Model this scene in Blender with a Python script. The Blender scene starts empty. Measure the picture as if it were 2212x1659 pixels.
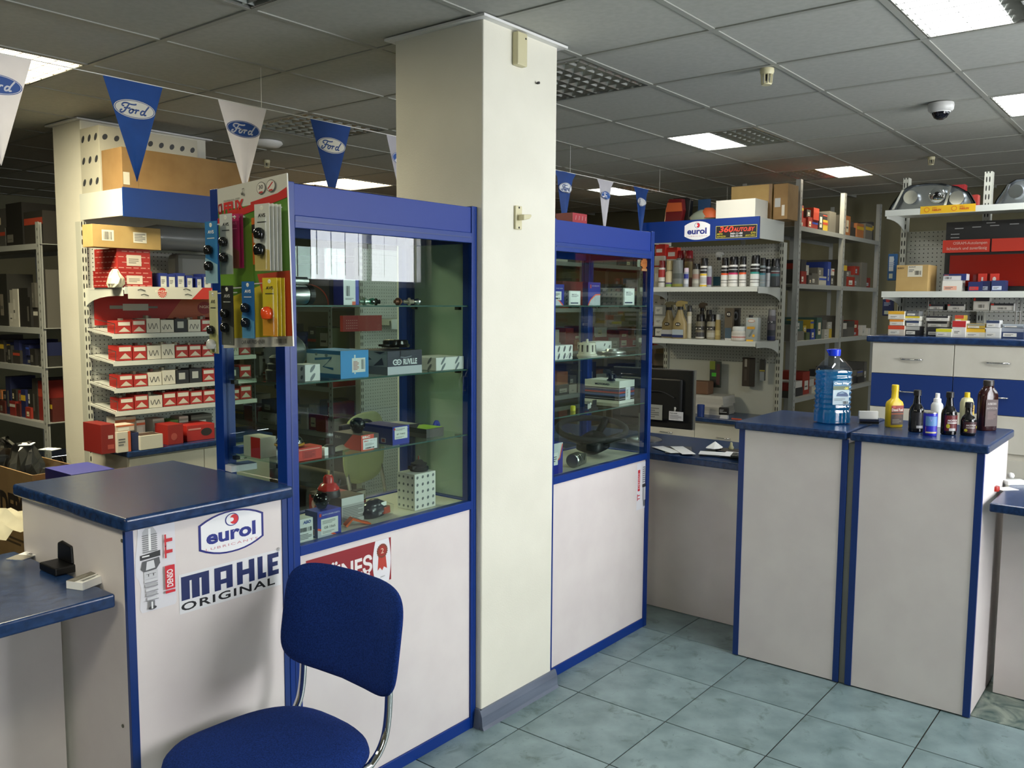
import bpy, bmesh, math, random
from mathutils import Vector, Matrix
import numpy as np
random.seed(7)
SC = bpy.context.scene
COL = SC.collection
PI = math.pi

# ------------------------------------------------------------------ camera
W_, H_ = 2212.0, 1659.0
F_ = 1878.0
YAW, PITCH, ROLL = -0.8995, 0.0941, 0.0065
CZ = 1.651
def _rot():
    cy, sy = math.cos(YAW), math.sin(YAW)
    f0 = Vector((-sy, cy, 0)); r0 = Vector((cy, sy, 0)); u0 = Vector((0, 0, 1))
    cp, sp = math.cos(PITCH), math.sin(PITCH)
    f = f0*cp - u0*sp; u1 = u0*cp + f0*sp
    cr, sr = math.cos(ROLL), math.sin(ROLL)
    return r0*cr + u1*sr, u1*cr - r0*sr, f
_R, _U, _F = _rot()
cam = bpy.data.cameras.new('camera'); camo = bpy.data.objects.new('camera', cam); COL.objects.link(camo)
cam.sensor_width = 36.0; cam.lens = F_/W_*36.0; cam.clip_start = 0.05; cam.clip_end = 100
M = Matrix.Identity(4)
for k in range(3):
    M[k][0] = _R[k]; M[k][1] = _U[k]; M[k][2] = -_F[k]
M[2][3] = CZ
camo.matrix_world = M
SC.camera = camo
def P(px, py, x=None, y=None, z=None):
    """world point on the plane x=, y= or z= that is measured at a pixel of the photograph"""
    d = _F + _R*((px-W_/2)/F_) + _U*((H_/2-py)/F_)
    t = x/d.x if x is not None else (y/d.y if y is not None else (z-CZ)/d.z)
    return Vector((d.x*t, d.y*t, CZ + d.z*t))

# ------------------------------------------------------------------ render look
SC.view_settings.view_transform = 'Standard'; SC.view_settings.look = 'None'
SC.view_settings.gamma = 1.0; SC.view_settings.use_curve_mapping = False
SC.view_settings.exposure = 0.85
try:
    SC.cycles.transparent_max_bounces = 32
    SC.cycles.max_bounces = 10
    SC.cycles.glossy_bounces = 6
    SC.cycles.sample_clamp_indirect = 6
    SC.cycles.caustics_reflective = False
    SC.cycles.caustics_refractive = False
except Exception:
    pass

# ------------------------------------------------------------------ world: pale overcast sky
wd = bpy.data.worlds.new('overcast_sky'); SC.world = wd; wd.use_nodes = True
bg = wd.node_tree.nodes['Background']; bg.inputs[0].default_value = (0.93, 0.96, 1.0, 1); bg.inputs[1].default_value = 9.0

def PD(px, py, d):
    return (_F + _R*((px-W_/2)/F_) + _U*((H_/2-py)/F_))*d + Vector((0, 0, CZ))
def area(name, loc, rot, sx, sy, power, col, portal=False):
    l = bpy.data.lights.new(name, 'AREA'); l.shape = 'RECTANGLE'; l.size = sx; l.size_y = sy; l.energy = power; l.color = col
    o = bpy.data.objects.new(name, l); COL.objects.link(o); o.location = loc; o.rotation_euler = rot
    if portal: l.cycles.is_portal = True
    return o
YW = -1.8     # window wall plane
WINDOWS = [(2.75, 4.45, 0.85, 2.5), (4.85, 6.35, 1.78, 2.5), (7.55, 8.45, 1.78, 2.5), (-1.7, -0.3, 1.1, 2.3)]
for (a, b, c, d) in WINDOWS:
    area('daylight_window', ((a+b)/2, YW-0.02, (c+d)/2), (PI/2, 0, 0), b-a, d-c, 1.0, (1, 1, 1), portal=True)
# daylight entering through the two large shop windows
DAY = [((WINDOWS[0][0]+WINDOWS[0][1])/2, 22.0)]
for k, (xc, pw) in enumerate(DAY):
    area('daylight', (xc, YW+0.03, 1.68), (PI/2, 0, 0), 1.6, 1.6, pw, (1.0, 0.955, 0.94))

# ------------------------------------------------------------------ materials
def lin(h):
    h = h.lstrip('#'); c = [int(h[i:i+2], 16)/255 for i in (0, 2, 4)]
    return tuple(((v/12.92) if v <= 0.04045 else ((v+0.055)/1.055)**2.4) for v in c) + (1,)
_MC = {}
def paint(hexc, rough=0.5, metal=0.0, coat=0.0, spec=0.5):
    key = (hexc, rough, metal, coat, spec)
    if key in _MC: return _MC[key]
    m = bpy.data.materials.new('paint_' + hexc.lstrip('#')); m.use_nodes = True
    b = m.node_tree.nodes['Principled BSDF']
    b.inputs['Base Color'].default_value = lin(hexc); b.inputs['Roughness'].default_value = rough
    b.inputs['Metallic'].default_value = metal; b.inputs['Coat Weight'].default_value = coat
    b.inputs['Specular IOR Level'].default_value = spec
    _MC[key] = m; return m
def nd(nt, t, **kw):
    n = nt.nodes.new(t)
    for k, v in kw.items():
        if k in n.inputs: n.inputs[k].default_value = v
        else: setattr(n, k, v)
    return n
def noisy(name, c1, c2, scale=10, rough=0.5, detail=6, lo=0.35, hi=0.65, bump=0.0, bscale=200, stretch=(1, 1, 1), metal=0, rnd=0.0, coat=0.0, r2=None, spec=0.5):
    m = bpy.data.materials.new(name); m.use_nodes = True; nt = m.node_tree; b = nt.nodes['Principled BSDF']
    tc = nd(nt, 'ShaderNodeTexCoord'); mp = nd(nt, 'ShaderNodeMapping'); mp.inputs['Scale'].default_value = stretch
    nt.links.new(tc.outputs['Object'], mp.inputs[0])
    n = nd(nt, 'ShaderNodeTexNoise', Scale=scale, Detail=detail); nt.links.new(mp.outputs[0], n.inputs['Vector'])
    r = nd(nt, 'ShaderNodeValToRGB'); r.color_ramp.elements[0].position = lo; r.color_ramp.elements[1].position = hi
    r.color_ramp.elements[0].color = lin(c1); r.color_ramp.elements[1].color = lin(c2)
    nt.links.new(n.outputs['Fac'], r.inputs[0])
    out = r.outputs[0]
    if rnd:
        oi = nd(nt, 'ShaderNodeObjectInfo'); hs = nd(nt, 'ShaderNodeHueSaturation')
        mr = nd(nt, 'ShaderNodeMapRange'); mr.inputs[3].default_value = 1-rnd; mr.inputs[4].default_value = 1+rnd
        nt.links.new(oi.outputs['Random'], mr.inputs[0]); nt.links.new(mr.outputs[0], hs.inputs['Value'])
        nt.links.new(out, hs.inputs['Color']); out = hs.outputs[0]
    nt.links.new(out, b.inputs['Base Color'])
    b.inputs['Roughness'].default_value = rough; b.inputs['Metallic'].default_value = metal; b.inputs['Coat Weight'].default_value = coat
    b.inputs['Specular IOR Level'].default_value = spec
    if r2 is not None:
        mr = nd(nt, 'ShaderNodeMapRange'); mr.inputs[3].default_value = rough; mr.inputs[4].default_value = r2
        nt.links.new(n.outputs['Fac'], mr.inputs[0]); nt.links.new(mr.outputs[0], b.inputs['Roughness'])
    if bump:
        n2 = nd(nt, 'ShaderNodeTexNoise', Scale=bscale, Detail=3); nt.links.new(tc.outputs['Object'], n2.inputs['Vector'])
        bp = nd(nt, 'ShaderNodeBump', Strength=bump, Distance=0.002); nt.links.new(n2.outputs['Fac'], bp.inputs['Height'])
        nt.links.new(bp.outputs[0], b.inputs['Normal'])
    return m
def cloth_glow(m, f=0.45):
    nt = m.node_tree; b = nt.nodes['Principled BSDF']; om = [n for n in nt.nodes if n.type == 'OUTPUT_MATERIAL'][0]
    t = nd(nt, 'ShaderNodeBsdfTranslucent'); nt.links.new(b.inputs['Base Color'].links[0].from_socket, t.inputs[0])
    mx = nd(nt, 'ShaderNodeMixShader'); mx.inputs[0].default_value = f; nt.links.new(b.outputs[0], mx.inputs[1]); nt.links.new(t.outputs[0], mx.inputs[2]); nt.links.new(mx.outputs[0], om.inputs[0]); return m
def glassy(name, tint=(0.93, 0.97, 0.95), ior=1.5, rough=0.0, gloss=(1, 1, 1), boost=0.0):
    m = bpy.data.materials.new(name); m.use_nodes = True; nt = m.node_tree
    for n in list(nt.nodes):
        if n.type == 'BSDF_PRINCIPLED': nt.nodes.remove(n)
    out = [n for n in nt.nodes if n.type == 'OUTPUT_MATERIAL'][0]
    t = nd(nt, 'ShaderNodeBsdfTransparent'); t.inputs[0].default_value = (*tint, 1)
    g = nd(nt, 'ShaderNodeBsdfAnisotropic') if False else nd(nt, 'ShaderNodeBsdfGlossy')
    g.inputs['Roughness'].default_value = rough; g.inputs['Color'].default_value = (*gloss, 1)
    fr = nd(nt, 'ShaderNodeFresnel'); fr.inputs[0].default_value = ior
    mx = nd(nt, 'ShaderNodeMixShader'); ge = nd(nt, 'ShaderNodeNewGeometry')
    inv = nd(nt, 'ShaderNodeMath', operation='SUBTRACT'); inv.inputs[0].default_value = 1.0; nt.links.new(ge.outputs['Backfacing'], inv.inputs[1])
    fr.inputs[0].default_value = ior; mu = nd(nt, 'ShaderNodeMath', operation='MULTIPLY')   # one reflection per sheet, none at the inner exit face
    nt.links.new(fr.outputs[0], mu.inputs[0]); nt.links.new(inv.outputs[0], mu.inputs[1]); fac = mu.outputs[0]
    if boost:
        ad = nd(nt, 'ShaderNodeMath', operation='ADD'); ad.inputs[1].default_value = boost; ad.use_clamp = True
        nt.links.new(fac, ad.inputs[0]); fac = ad.outputs[0]
    nt.links.new(fac, mx.inputs[0]); nt.links.new(t.outputs[0], mx.inputs[1]); nt.links.new(g.outputs[0], mx.inputs[2])
    nt.links.new(mx.outputs[0], out.inputs[0])
    return m
def emissive(name, col, strength):
    m = bpy.data.materials.new(name); m.use_nodes = True; b = m.node_tree.nodes['Principled BSDF']
    b.inputs['Emission Color'].default_value = (*col, 1); b.inputs['Emission Strength'].default_value = strength
    b.inputs['Base Color'].default_value = (*col, 1); return m
def holes(name, base, hole, sx, sz, rx, rz, ax=0, az=2, rough=0.5, ox=0.0, oz=0.0, limx=None):
    """perforated steel: dark holes on a regular pitch, in object coordinates"""
    m = bpy.data.materials.new(name); m.use_nodes = True; nt = m.node_tree; b = nt.nodes['Principled BSDF']
    tc = nd(nt, 'ShaderNodeTexCoord'); sp = nd(nt, 'ShaderNodeSeparateXYZ'); nt.links.new(tc.outputs['Object'], sp.inputs[0])
    def cell(o, s, off, r):
        a = nd(nt, 'ShaderNodeMath', operation='ADD'); a.inputs[1].default_value = off + 100*s; nt.links.new(o, a.inputs[0])
        d = nd(nt, 'ShaderNodeMath', operation='DIVIDE'); d.inputs[1].default_value = s; nt.links.new(a.outputs[0], d.inputs[0])
        f = nd(nt, 'ShaderNodeMath', operation='FRACT'); nt.links.new(d.outputs[0], f.inputs[0])
        q = nd(nt, 'ShaderNodeMath', operation='SUBTRACT'); q.inputs[1].default_value = 0.5; nt.links.new(f.outputs[0], q.inputs[0])
        g = nd(nt, 'ShaderNodeMath', operation='ABSOLUTE'); nt.links.new(q.outputs[0], g.inputs[0])
        h = nd(nt, 'ShaderNodeMath', operation='MULTIPLY'); h.inputs[1].default_value = s/r; nt.links.new(g.outputs[0], h.inputs[0])
        e = nd(nt, 'ShaderNodeMath', operation='POWER'); e.inputs[1].default_value = 2.6; nt.links.new(h.outputs[0], e.inputs[0])
        return e.outputs[0]
    s = nd(nt, 'ShaderNodeMath', operation='ADD')
    nt.links.new(cell(sp.outputs[ax], sx, ox, rx), s.inputs[0]); nt.links.new(cell(sp.outputs[az], sz, oz, rz), s.inputs[1])
    lt = nd(nt, 'ShaderNodeMath', operation='LESS_THAN'); lt.inputs[1].default_value = 1.0; nt.links.new(s.outputs[0], lt.inputs[0])
    mx = nd(nt, 'ShaderNodeMix', data_type='RGBA'); mx.inputs[6].default_value = lin(base); mx.inputs[7].default_value = lin(hole)
    nt.links.new(lt.outputs[0], mx.inputs[0]); nt.links.new(mx.outputs[2], b.inputs['Base Color']); b.inputs['Roughness'].default_value = rough
    return m

LAM = noisy('white_laminate', '#dad1cf', '#e0d8d5', 6, 0.42, bump=0.05, bscale=500)
LAMG = noisy('cream_laminate', '#c4c0b2', '#cdc9bc', 6, 0.45, bump=0.05, bscale=500)
BLUE = paint('#05307e', 0.35, spec=0.35)
BLUEH = paint('#153386', 0.4, spec=0.3)
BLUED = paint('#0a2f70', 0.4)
TOPM = noisy('blue_marbled_worktop', '#13274a', '#24406c', 50, 0.2, detail=10, lo=0.3, hi=0.75, stretch=(0.7, 1.2, 1), r2=0.25, spec=0.4)
SHELFW = paint('#c9ccc4', 0.4)
STEELG = paint('#9c9f9a', 0.45)
CREAM = paint('#c5c7a6', 0.45)
CHROME = paint('#d8d8d8', 0.08, 1.0)
STEEL = paint('#9a9a98', 0.3, 1.0)
ALU = paint('#b9bab8', 0.35, 1.0)
BLACK = paint('#050506', 0.45)
BLACKG = paint('#08080a', 0.15)
RUBBER = paint('#1a1a1c', 0.7)
WHITE = paint('#e8e8e6', 0.5)
PAPER = paint('#efefec', 0.7)
CARD = noisy('brown_cardboard', '#84663e', '#8e7046', 9, 0.8, bump=0.05, bscale=300, rnd=0.08)
CARD2 = noisy('pale_cardboard', '#a58853', '#ae925c', 9, 0.8, bump=0.05, bscale=300, rnd=0.06)
GLASS = glassy('clear_cabinet_glass', (0.86, 0.92, 0.89))
SHGLASS = glassy('green_edged_shelf_glass', (0.86, 0.93, 0.90))
EDGEG = paint('#3f5c55', 0.15)
CLEAR = glassy('clear_plastic', (0.96, 0.97, 0.97), 1.2, 0.12)
WINGL = glassy('window_glass', (0.97, 0.98, 0.98))
SMOKE = glassy('smoked_plastic', (0.35, 0.36, 0.36), 1.45, 0.1, boost=0.05)

# ------------------------------------------------------------------ mesh builder
class MB:
    def __init__(s): s.v = []; s.f = []; s.m = []; s.mats = []; s.T = Matrix.Identity(4)
    def mi(s, m):
        if m not in s.mats: s.mats.append(m)
        return s.mats.index(m)
    def add(s, vs, fs, m):
        o = len(s.v); s.v += [tuple(s.T @ Vector(p)) for p in vs]; k = s.mi(m)
        for f in fs: s.f.append([i+o for i in f]); s.m.append(k)
        return s
    def box(s, x0, x1, y0, y1, z0, z1, m):
        vs = [(x0, y0, z0), (x1, y0, z0), (x1, y1, z0), (x0, y1, z0), (x0, y0, z1), (x1, y0, z1), (x1, y1, z1), (x0, y1, z1)]
        return s.add(vs, [(0, 3, 2, 1), (4, 5, 6, 7), (0, 1, 5, 4), (1, 2, 6, 5), (2, 3, 7, 6), (3, 0, 4, 7)], m)
    def prism(s, pts, axis, a, b, m):
        """polygon pts in the two other axes, extruded along axis from a to b"""
        def mk(p, t):
            return {'x': (t, p[0], p[1]), 'y': (p[0], t, p[1]), 'z': (p[0], p[1], t)}[axis]
        n = len(pts); vs = [mk(p, a) for p in pts] + [mk(p, b) for p in pts]
        fs = [tuple(range(n))[::-1], tuple(range(n, 2*n))] + [(i, (i+1) % n, n+(i+1) % n, n+i) for i in range(n)]
        return s.add(vs, fs, m)
    def lathe(s, prof, m, n=24, c=(0, 0, 0), axis='z'):
        vs = []; fs = []
        for (r, z) in prof:
            for i in range(n):
                a = 2*PI*i/n; x, y = r*math.cos(a), r*math.sin(a)
                p = {'z': (x, y, z), 'x': (z, x, y), 'y': (x, z, y)}[axis]
                vs.append((p[0]+c[0], p[1]+c[1], p[2]+c[2]))
        for j in range(len(prof)-1):
            for i in range(n): fs.append((j*n+i, j*n+(i+1) % n, (j+1)*n+(i+1) % n, (j+1)*n+i))
        if prof[0][0] > 1e-5: fs.append(tuple(range(n))[::-1])
        if prof[-1][0] > 1e-5: fs.append(tuple(range((len(prof)-1)*n, len(prof)*n)))
        return s.add(vs, fs, m)
    def loft(s, secs, m, n=28, capb=True, capt=True):
        """secs: (z, rx, ry, power[, cx, cy]) superellipse rings"""
        vs = []; fs = []
        for q in secs:
            z, rx, ry, e = q[:4]; cx, cy = (q[4], q[5]) if len(q) > 4 else (0, 0)
            for i in range(n):
                a = 2*PI*i/n; c, sn = math.cos(a), math.sin(a)
                vs.append((cx+rx*math.copysign(abs(c)**(2/e), c), cy+ry*math.copysign(abs(sn)**(2/e), sn), z))
        for j in range(len(secs)-1):
            for i in range(n): fs.append((j*n+i, j*n+(i+1) % n, (j+1)*n+(i+1) % n, (j+1)*n+i))
        if capb: fs.append(tuple(range(n))[::-1])
        if capt: fs.append(tuple(range((len(secs)-1)*n, len(secs)*n)))
        return s.add(vs, fs, m)
    def tube(s, path, r, m, n=10, closed=False):
        pts = [Vector(p) for p in path]; N = len(pts); vs = []; fs = []
        up = None
        for i in range(N):
            a = pts[(i-1) % N] if (closed or i > 0) else pts[i]; b = pts[(i+1) % N] if (closed or i < N-1) else pts[i]
            t = (b-a).normalized()
            if up is None:
                up = Vector((0, 0, 1)) if abs(t.z) < 0.9 else Vector((1, 0, 0))
            u = (up - t*up.dot(t)).normalized(); up = u; w = t.cross(u)
            for k in range(n):
                an = 2*PI*k/n; vs.append(tuple(pts[i] + (u*math.cos(an) + w*math.sin(an))*r))
        for i in range(N if closed else N-1):
            j = (i+1) % N
            for k in range(n): fs.append((i*n+k, i*n+(k+1) % n, j*n+(k+1) % n, j*n+k))
        if not closed: fs.append(tuple(range(n))[::-1]); fs.append(tuple(range((N-1)*n, N*n)))
        return s.add(vs, fs, m)
    def build(s, name, parent=None, smooth=None, bevel=0, **tg):
        me = bpy.data.meshes.new(name); me.from_pydata(s.v, [], s.f)
        for m in s.mats: me.materials.append(m)
        me.polygons.foreach_set('material_index', s.m)
        if smooth:
            me.polygons.foreach_set('use_smooth', [True]*len(s.f)); me.set_sharp_from_angle(angle=math.radians(smooth))
        me.update()
        o = bpy.data.objects.new(name, me); COL.objects.link(o)
        if parent is not None: o.parent = parent
        if bevel:
            bm = o.modifiers.new('bevel', 'BEVEL'); bm.width = bevel; bm.segments = 2; bm.limit_method = 'ANGLE'
        for k, v in tg.items(): o[k] = v
        return o
LABELS = set()
def tag(o, label=None, cat=None, group=None, kind=None):
    if label: o['label'] = label; LABELS.add(label)
    if label and len(label.split()) > 16: print('LONG', label)
    if cat: o['category'] = cat
    if group: o['group'] = group
    if kind: o['kind'] = kind
    return o
def thing(name, label, cat, loc=(0, 0, 0), rz=0.0, group=None):
    o = bpy.data.objects.new(name, None); COL.objects.link(o); o.empty_display_size = 0.1
    o.location = loc; o.rotation_euler = (0, 0, rz)
    return tag(o, label, cat, group)
def struct(o): o['kind'] = 'structure'; return o
def box(x0, x1, y0, y1, z0, z1, m): return MB().box(x0, x1, y0, y1, z0, z1, m)
def arc(c, r, a0, a1, n=8): return [(c[0]+r*math.cos(a0+(a1-a0)*i/n), c[1]+r*math.sin(a0+(a1-a0)*i/n)) for i in range(n+1)]
def catmull(p, n=8, closed=False):
    out = []; N = len(p)
    for i in range(N if closed else N-1):
        g = lambda k: Vector(p[k % N]) if closed else Vector(p[max(0, min(N-1, k))])
        a, b, c, d = g(i-1), g(i), g(i+1), g(i+2)
        for k in range(n):
            t = k/n; out.append(0.5*((2*b) + (c-a)*t + (2*a-5*b+4*c-d)*t*t + (3*b-a-3*c+d)*t**3))
    if not closed: out.append(Vector(p[-1]))
    return out

# ------------------------------------------------------------------ lettering and print
_TC = {}
def textmesh(s, bold=0.0, space=1.0):
    k = (s, bold, space)
    if k in _TC: return _TC[k]
    c = bpy.data.curves.new('t', 'FONT'); c.body = s; c.size = 1; c.offset = bold; c.resolution_u = 3; c.space_character = space
    o = bpy.data.objects.new('t', c)
    me = bpy.data.meshes.new_from_object(o)
    vs = [(v.co.x, v.co.y) for v in me.vertices]; fs = [tuple(p.vertices) for p in me.polygons]
    bpy.data.objects.remove(o); bpy.data.curves.remove(c); bpy.data.meshes.remove(me)
    if not vs: vs = [(0, 0), (1, 1)]
    x0 = min(v[0] for v in vs); x1 = max(v[0] for v in vs); y0 = min(v[1] for v in vs); y1 = max(v[1] for v in vs)
    _TC[k] = (vs, fs, x0, x1, y0, y1); return _TC[k]
class Print:
    """flat print on a face: O origin, U right, V up, N outwards"""
    def __init__(s, O, U, V, N, lift=0.0007, step=0.00025):
        s.O, s.U, s.V, s.N = Vector(O), Vector(U), Vector(V), Vector(N); s.mb = MB(); s.l = lift; s.st = step
    def _p(s, x, y): return tuple(s.O + s.U*x + s.V*y + s.N*s.l)
    def poly(s, pts, c, rough=0.45):
        m = paint(c, rough) if isinstance(c, str) else c
        s.mb.add([s._p(*p) for p in pts], [tuple(range(len(pts)))], m); s.l += s.st; return s
    sub = 1
    def rect(s, x0, y0, x1, y1, c):
        if s.sub > 1:
            for i in range(s.sub):
                a, b = x0+(x1-x0)*i/s.sub, x0+(x1-x0)*(i+1)/s.sub
                s.poly([(a, y0), (b, y0), (b, y1), (a, y1)], c); s.l -= s.st
            s.l += s.st; return s
        return s.poly([(x0, y0), (x1, y0), (x1, y1), (x0, y1)], c)
    def ell(s, cx, cy, rx, ry, c, tilt=0.0, n=28):
        ct, stt = math.cos(tilt), math.sin(tilt)
        return s.poly([(cx+rx*math.cos(a)*ct-ry*math.sin(a)*stt, cy+rx*math.cos(a)*stt+ry*math.sin(a)*ct) for a in [2*PI*i/n for i in range(n)]], c)
    def strip(s, pts, w, c):
        m = paint(c, 0.45) if isinstance(c, str) else c
        p = [Vector((q[0], q[1])) for q in pts]; L = []; R = []
        for i in range(len(p)):
            t = (p[min(i+1, len(p)-1)] - p[max(i-1, 0)]); t = t.normalized() if t.length > 1e-9 else Vector((1, 0))
            ww = w(i/(len(p)-1)) if callable(w) else w
            n = Vector((-t.y, t.x))*ww/2; L.append(p[i]+n); R.append(p[i]-n)
        k = len(p); s.mb.add([s._p(*q) for q in L+R], [(i, k+i, k+i+1, i+1) for i in range(k-1)], m); s.l += s.st; return s
    def text(s, t, x, y, w, h, c, bold=0.0, shear=0.0, space=1.0, rot=0):
        """fit text in the box x,y,w,h (h None keeps proportion)"""
        vs, fs, x0, x1, y0, y1 = textmesh(t, bold, space)
        sx = w/max(1e-6, x1-x0); sy = (h/max(1e-6, y1-y0)) if h else sx
        out = []
        for v in vs:
            a, b = (v[0]-x0)*sx, (v[1]-y0)*sy; a += shear*b
            if rot == 90: a, b = -b + (h or 0), a
            out.append(s._p(x+a, y+b))
        s.mb.add(out, fs, paint(c, 0.45) if isinstance(c, str) else c); s.l += s.st; return s
    def lines(s, x, y, w, h, n, c='#6a6a6a', fill=0.5):
        for i in range(n):
            yy = y+h*(i+0.5)/n; ww = w*(1.0 if i % 3 else 0.75)
            s.mb.add([s._p(*q) for q in ((x, yy-h*fill/2/n), (x+ww, yy-h*fill/2/n), (x+ww, yy+h*fill/2/n), (x, yy+h*fill/2/n))], [(0, 1, 2, 3)], paint(c, 0.6))
        s.l += s.st; return s
    def barcode(s, x, y, w, h, c='#222222', seed=1):
        r = random.Random(seed); a = x
        while a < x+w*0.97:
            b = w*r.choice((0.015, 0.03, 0.045)); s.mb.add([s._p(*q) for q in ((a, y), (a+b, y), (a+b, y+h), (a, y+h))], [(0, 1, 2, 3)], paint(c, 0.6)); a += b + w*r.choice((0.02, 0.035, 0.05))
        s.l += s.st; return s
    def build(s, name='printed_label', parent=None, **k): return s.mb.build(name, parent, **k)
def front(w=0, d=0, h=0): return Print((0, 0, 0), (1, 0, 0), (0, 0, 1), (0, -1, 0))
def left(w, d, h): return Print((0, d, 0), (0, -1, 0), (0, 0, 1), (-1, 0, 0))
def topf(w, d, h): return Print((0, 0, h), (1, 0, 0), (0, 1, 0), (0, 0, 1))

FORD_F = [[(0.30, 0.62), (0.18, 0.60), (0.12, 0.70), (0.22, 0.82), (0.45, 0.86), (0.75, 0.80), (1.05, 0.82), (1.15, 0.88)],
          [(0.62, 0.80), (0.52, 0.55), (0.42, 0.28), (0.28, 0.12), (0.12, 0.14), (0.10, 0.26), (0.22, 0.32)],
          [(0.30, 0.46), (0.48, 0.50), (0.68, 0.48), (0.74, 0.56)]]
FORD_R = [[(0.95, 0.44), (0.82, 0.42), (0.74, 0.26), (0.82, 0.14), (0.96, 0.20), (1.02, 0.36), (0.95, 0.44), (1.14, 0.40)],
          [(1.14, 0.40), (1.26, 0.44), (1.20, 0.14)], [(1.24, 0.34), (1.34, 0.44), (1.46, 0.42)],
          [(1.86, 0.42), (1.70, 0.44), (1.60, 0.30), (1.64, 0.14), (1.80, 0.18), (1.90, 0.36)],
          [(2.10, 0.84), (1.98, 0.60), (1.88, 0.34), (1.90, 0.14), (2.04, 0.18)]]
def oval_script(pr, cx, cy, rx, ry, bgc, fg, ring):
    pr.ell(cx, cy, rx, ry, ring); pr.ell(cx, cy, rx*0.965, ry*0.93, bgc if ring != bgc else fg)
    if ring == bgc: pr.ell(cx, cy, rx*0.93, ry*0.87, bgc)
    pr.ell(cx, cy, rx*0.90, ry*0.82, bgc)
    s = rx*1.42/2.2
    for st in FORD_F+FORD_R:
        q = [((a-1.12)*s + (b-0.48)*0.25*s + cx, (b-0.48)*s*1.12*(ry/rx)*2.0 + cy) for a, b in st]
        pr.strip([tuple(v) for v in catmull(q, 5)], 0.085*s*1.25, fg); pr.l -= pr.st*.75
    pr.l += pr.st
def eurol_logo(pr, cx, cy, w, h, border=True):
    def shape(k):
        W, Hh = w/2*k, h/2*(k if k == 1 else k-0.01)
        pts = []
        n = 10
        for i in range(n+1):
            t = -1+2*i/n; pts.append((cx+W*t, cy-Hh+(Hh*0.42)*abs(t)**2.2))
        for i in range(n+1):
            t = 1-2*i/n; pts.append((cx+W*t, cy+Hh-(Hh*0.42)*abs(t)**2.2))
        return pts
    if border: pr.poly(shape(1), '#141c78'); pr.poly(shape(0.93), '#f2f2f4')
    else: pr.poly(shape(1), '#f2f2f4')
    pr.text('eurol', cx-w*0.39, cy-h*0.20, w*0.76, h*0.34, '#1c2a86', bold=0.035)
    pr.text('LUBRICANTS', cx-w*0.40, cy-h*0.33, w*0.80, h*0.055, '#d08a94', space=1.3)
    pr.ell(cx, cy+h*0.28, w*0.105, h*0.15, '#1c2a86'); pr.ell(cx, cy+h*0.28, w*0.09, h*0.13, '#f2f2f4')
    pr.ell(cx+w*0.03, cy+h*0.28, w*0.065, h*0.115, '#d8232f'); pr.ell(cx-w*0.015, cy+h*0.28, w*0.04, h*0.05, '#f2f2f4')

# ------------------------------------------------------------------ cartons
def carton(name, label, cat, x, y, z, w, d, h, col, rz=0.0, group=None, decor=None, flaps=False):
    """x,y,z: front-left-bottom corner; w across the front, d deep, h high; decor gives the print layers"""
    t = thing(name, label, cat, (x, y, z), rz, group)
    m = paint(col, 0.5) if isinstance(col, str) else col
    b = MB(); b.box(0, w, 0, d, 0, h, m); b.build('carton_body', t, bevel=min(0.0015, h*0.05))
    if decor:
        for pr in decor(w, d, h): pr.build('printed_label', t)
    return t
def pxbox(pxL, pxR, pyT, pyB, yf, z0, pxBack=None, D=None):
    """size a box from its front face seen in the photo: plane y=yf, resting on z0"""
    a = P(pxL, pyB, y=yf).x; b = P(pxR, pyB, y=yf).x; h = P((pxL+pxR)/2, pyT, y=yf).z - z0
    if D is None:
        # depth from the pixel column of the far left edge
        lo, hi = 0.0, 3.0
        for _ in range(40):
            mid = (lo+hi)/2; q = Vector((a, yf+mid, z0)) - Vector((0, 0, CZ)); px = W_/2 + F_*(q.dot(_R)/q.dot(_F))
            if px > pxBack: lo = mid
            else: hi = mid
        D = lo
    return a, b-a, h, D
ORD = ['first', 'second', 'third', 'fourth', 'fifth', 'sixth', 'seventh', 'eighth', 'ninth', 'tenth', 'eleventh', 'twelfth', 'thirteenth', 'fourteenth', 'fifteenth', 'sixteenth', 'seventeenth', 'eighteenth', 'nineteenth', 'twentieth']
ORD = ORD + ['twenty-' + q for q in ORD[:9]] + ['thirtieth'] + ['thirty-' + q for q in ORD[:9]]

# ================================================================== SETTING
ZC = 2.678
X0, X1, Y0, Y1 = -3.2, 8.75, YW, 9.4
flm = noisy('tile_glaze', '#64797b', '#8a9fa1', 7, 0.3, detail=10, lo=0.3, hi=0.7, rnd=0.05, r2=0.5, bump=0.04, bscale=60)
def dirt(m, c='#4c5f58', sc=9, lo=0.57, hi=0.70, c2='#566c68', sc2=55):
    nt = m.node_tree; b = nt.nodes['Principled BSDF']; src = b.inputs['Base Color'].links[0].from_socket
    ge = nd(nt, 'ShaderNodeNewGeometry'); out = src
    for (col, s, a, z) in ((c, sc, lo, hi), (c2, sc2, 0.62, 0.70)):
        n = nd(nt, 'ShaderNodeTexNoise', Scale=s, Detail=8, Roughness=0.65, Distortion=0.6); nt.links.new(ge.outputs['Position'], n.inputs['Vector'])
        r = nd(nt, 'ShaderNodeMapRange'); r.inputs[1].default_value = a; r.inputs[2].default_value = z; r.inputs[4].default_value = 0.85
        nt.links.new(n.outputs['Fac'], r.inputs[0])
        mx = nd(nt, 'ShaderNodeMix', data_type='RGBA'); nt.links.new(r.outputs[0], mx.inputs[0]); nt.links.new(out, mx.inputs[6]); mx.inputs[7].default_value = lin(col); out = mx.outputs[2]
    nt.links.new(out, b.inputs['Base Color'])
dirt(flm)
swirl = noisy('swirled_tile_glaze', '#3c5654', '#8d988c', 7, 0.35, detail=9, lo=0.35, hi=0.6)
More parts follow.
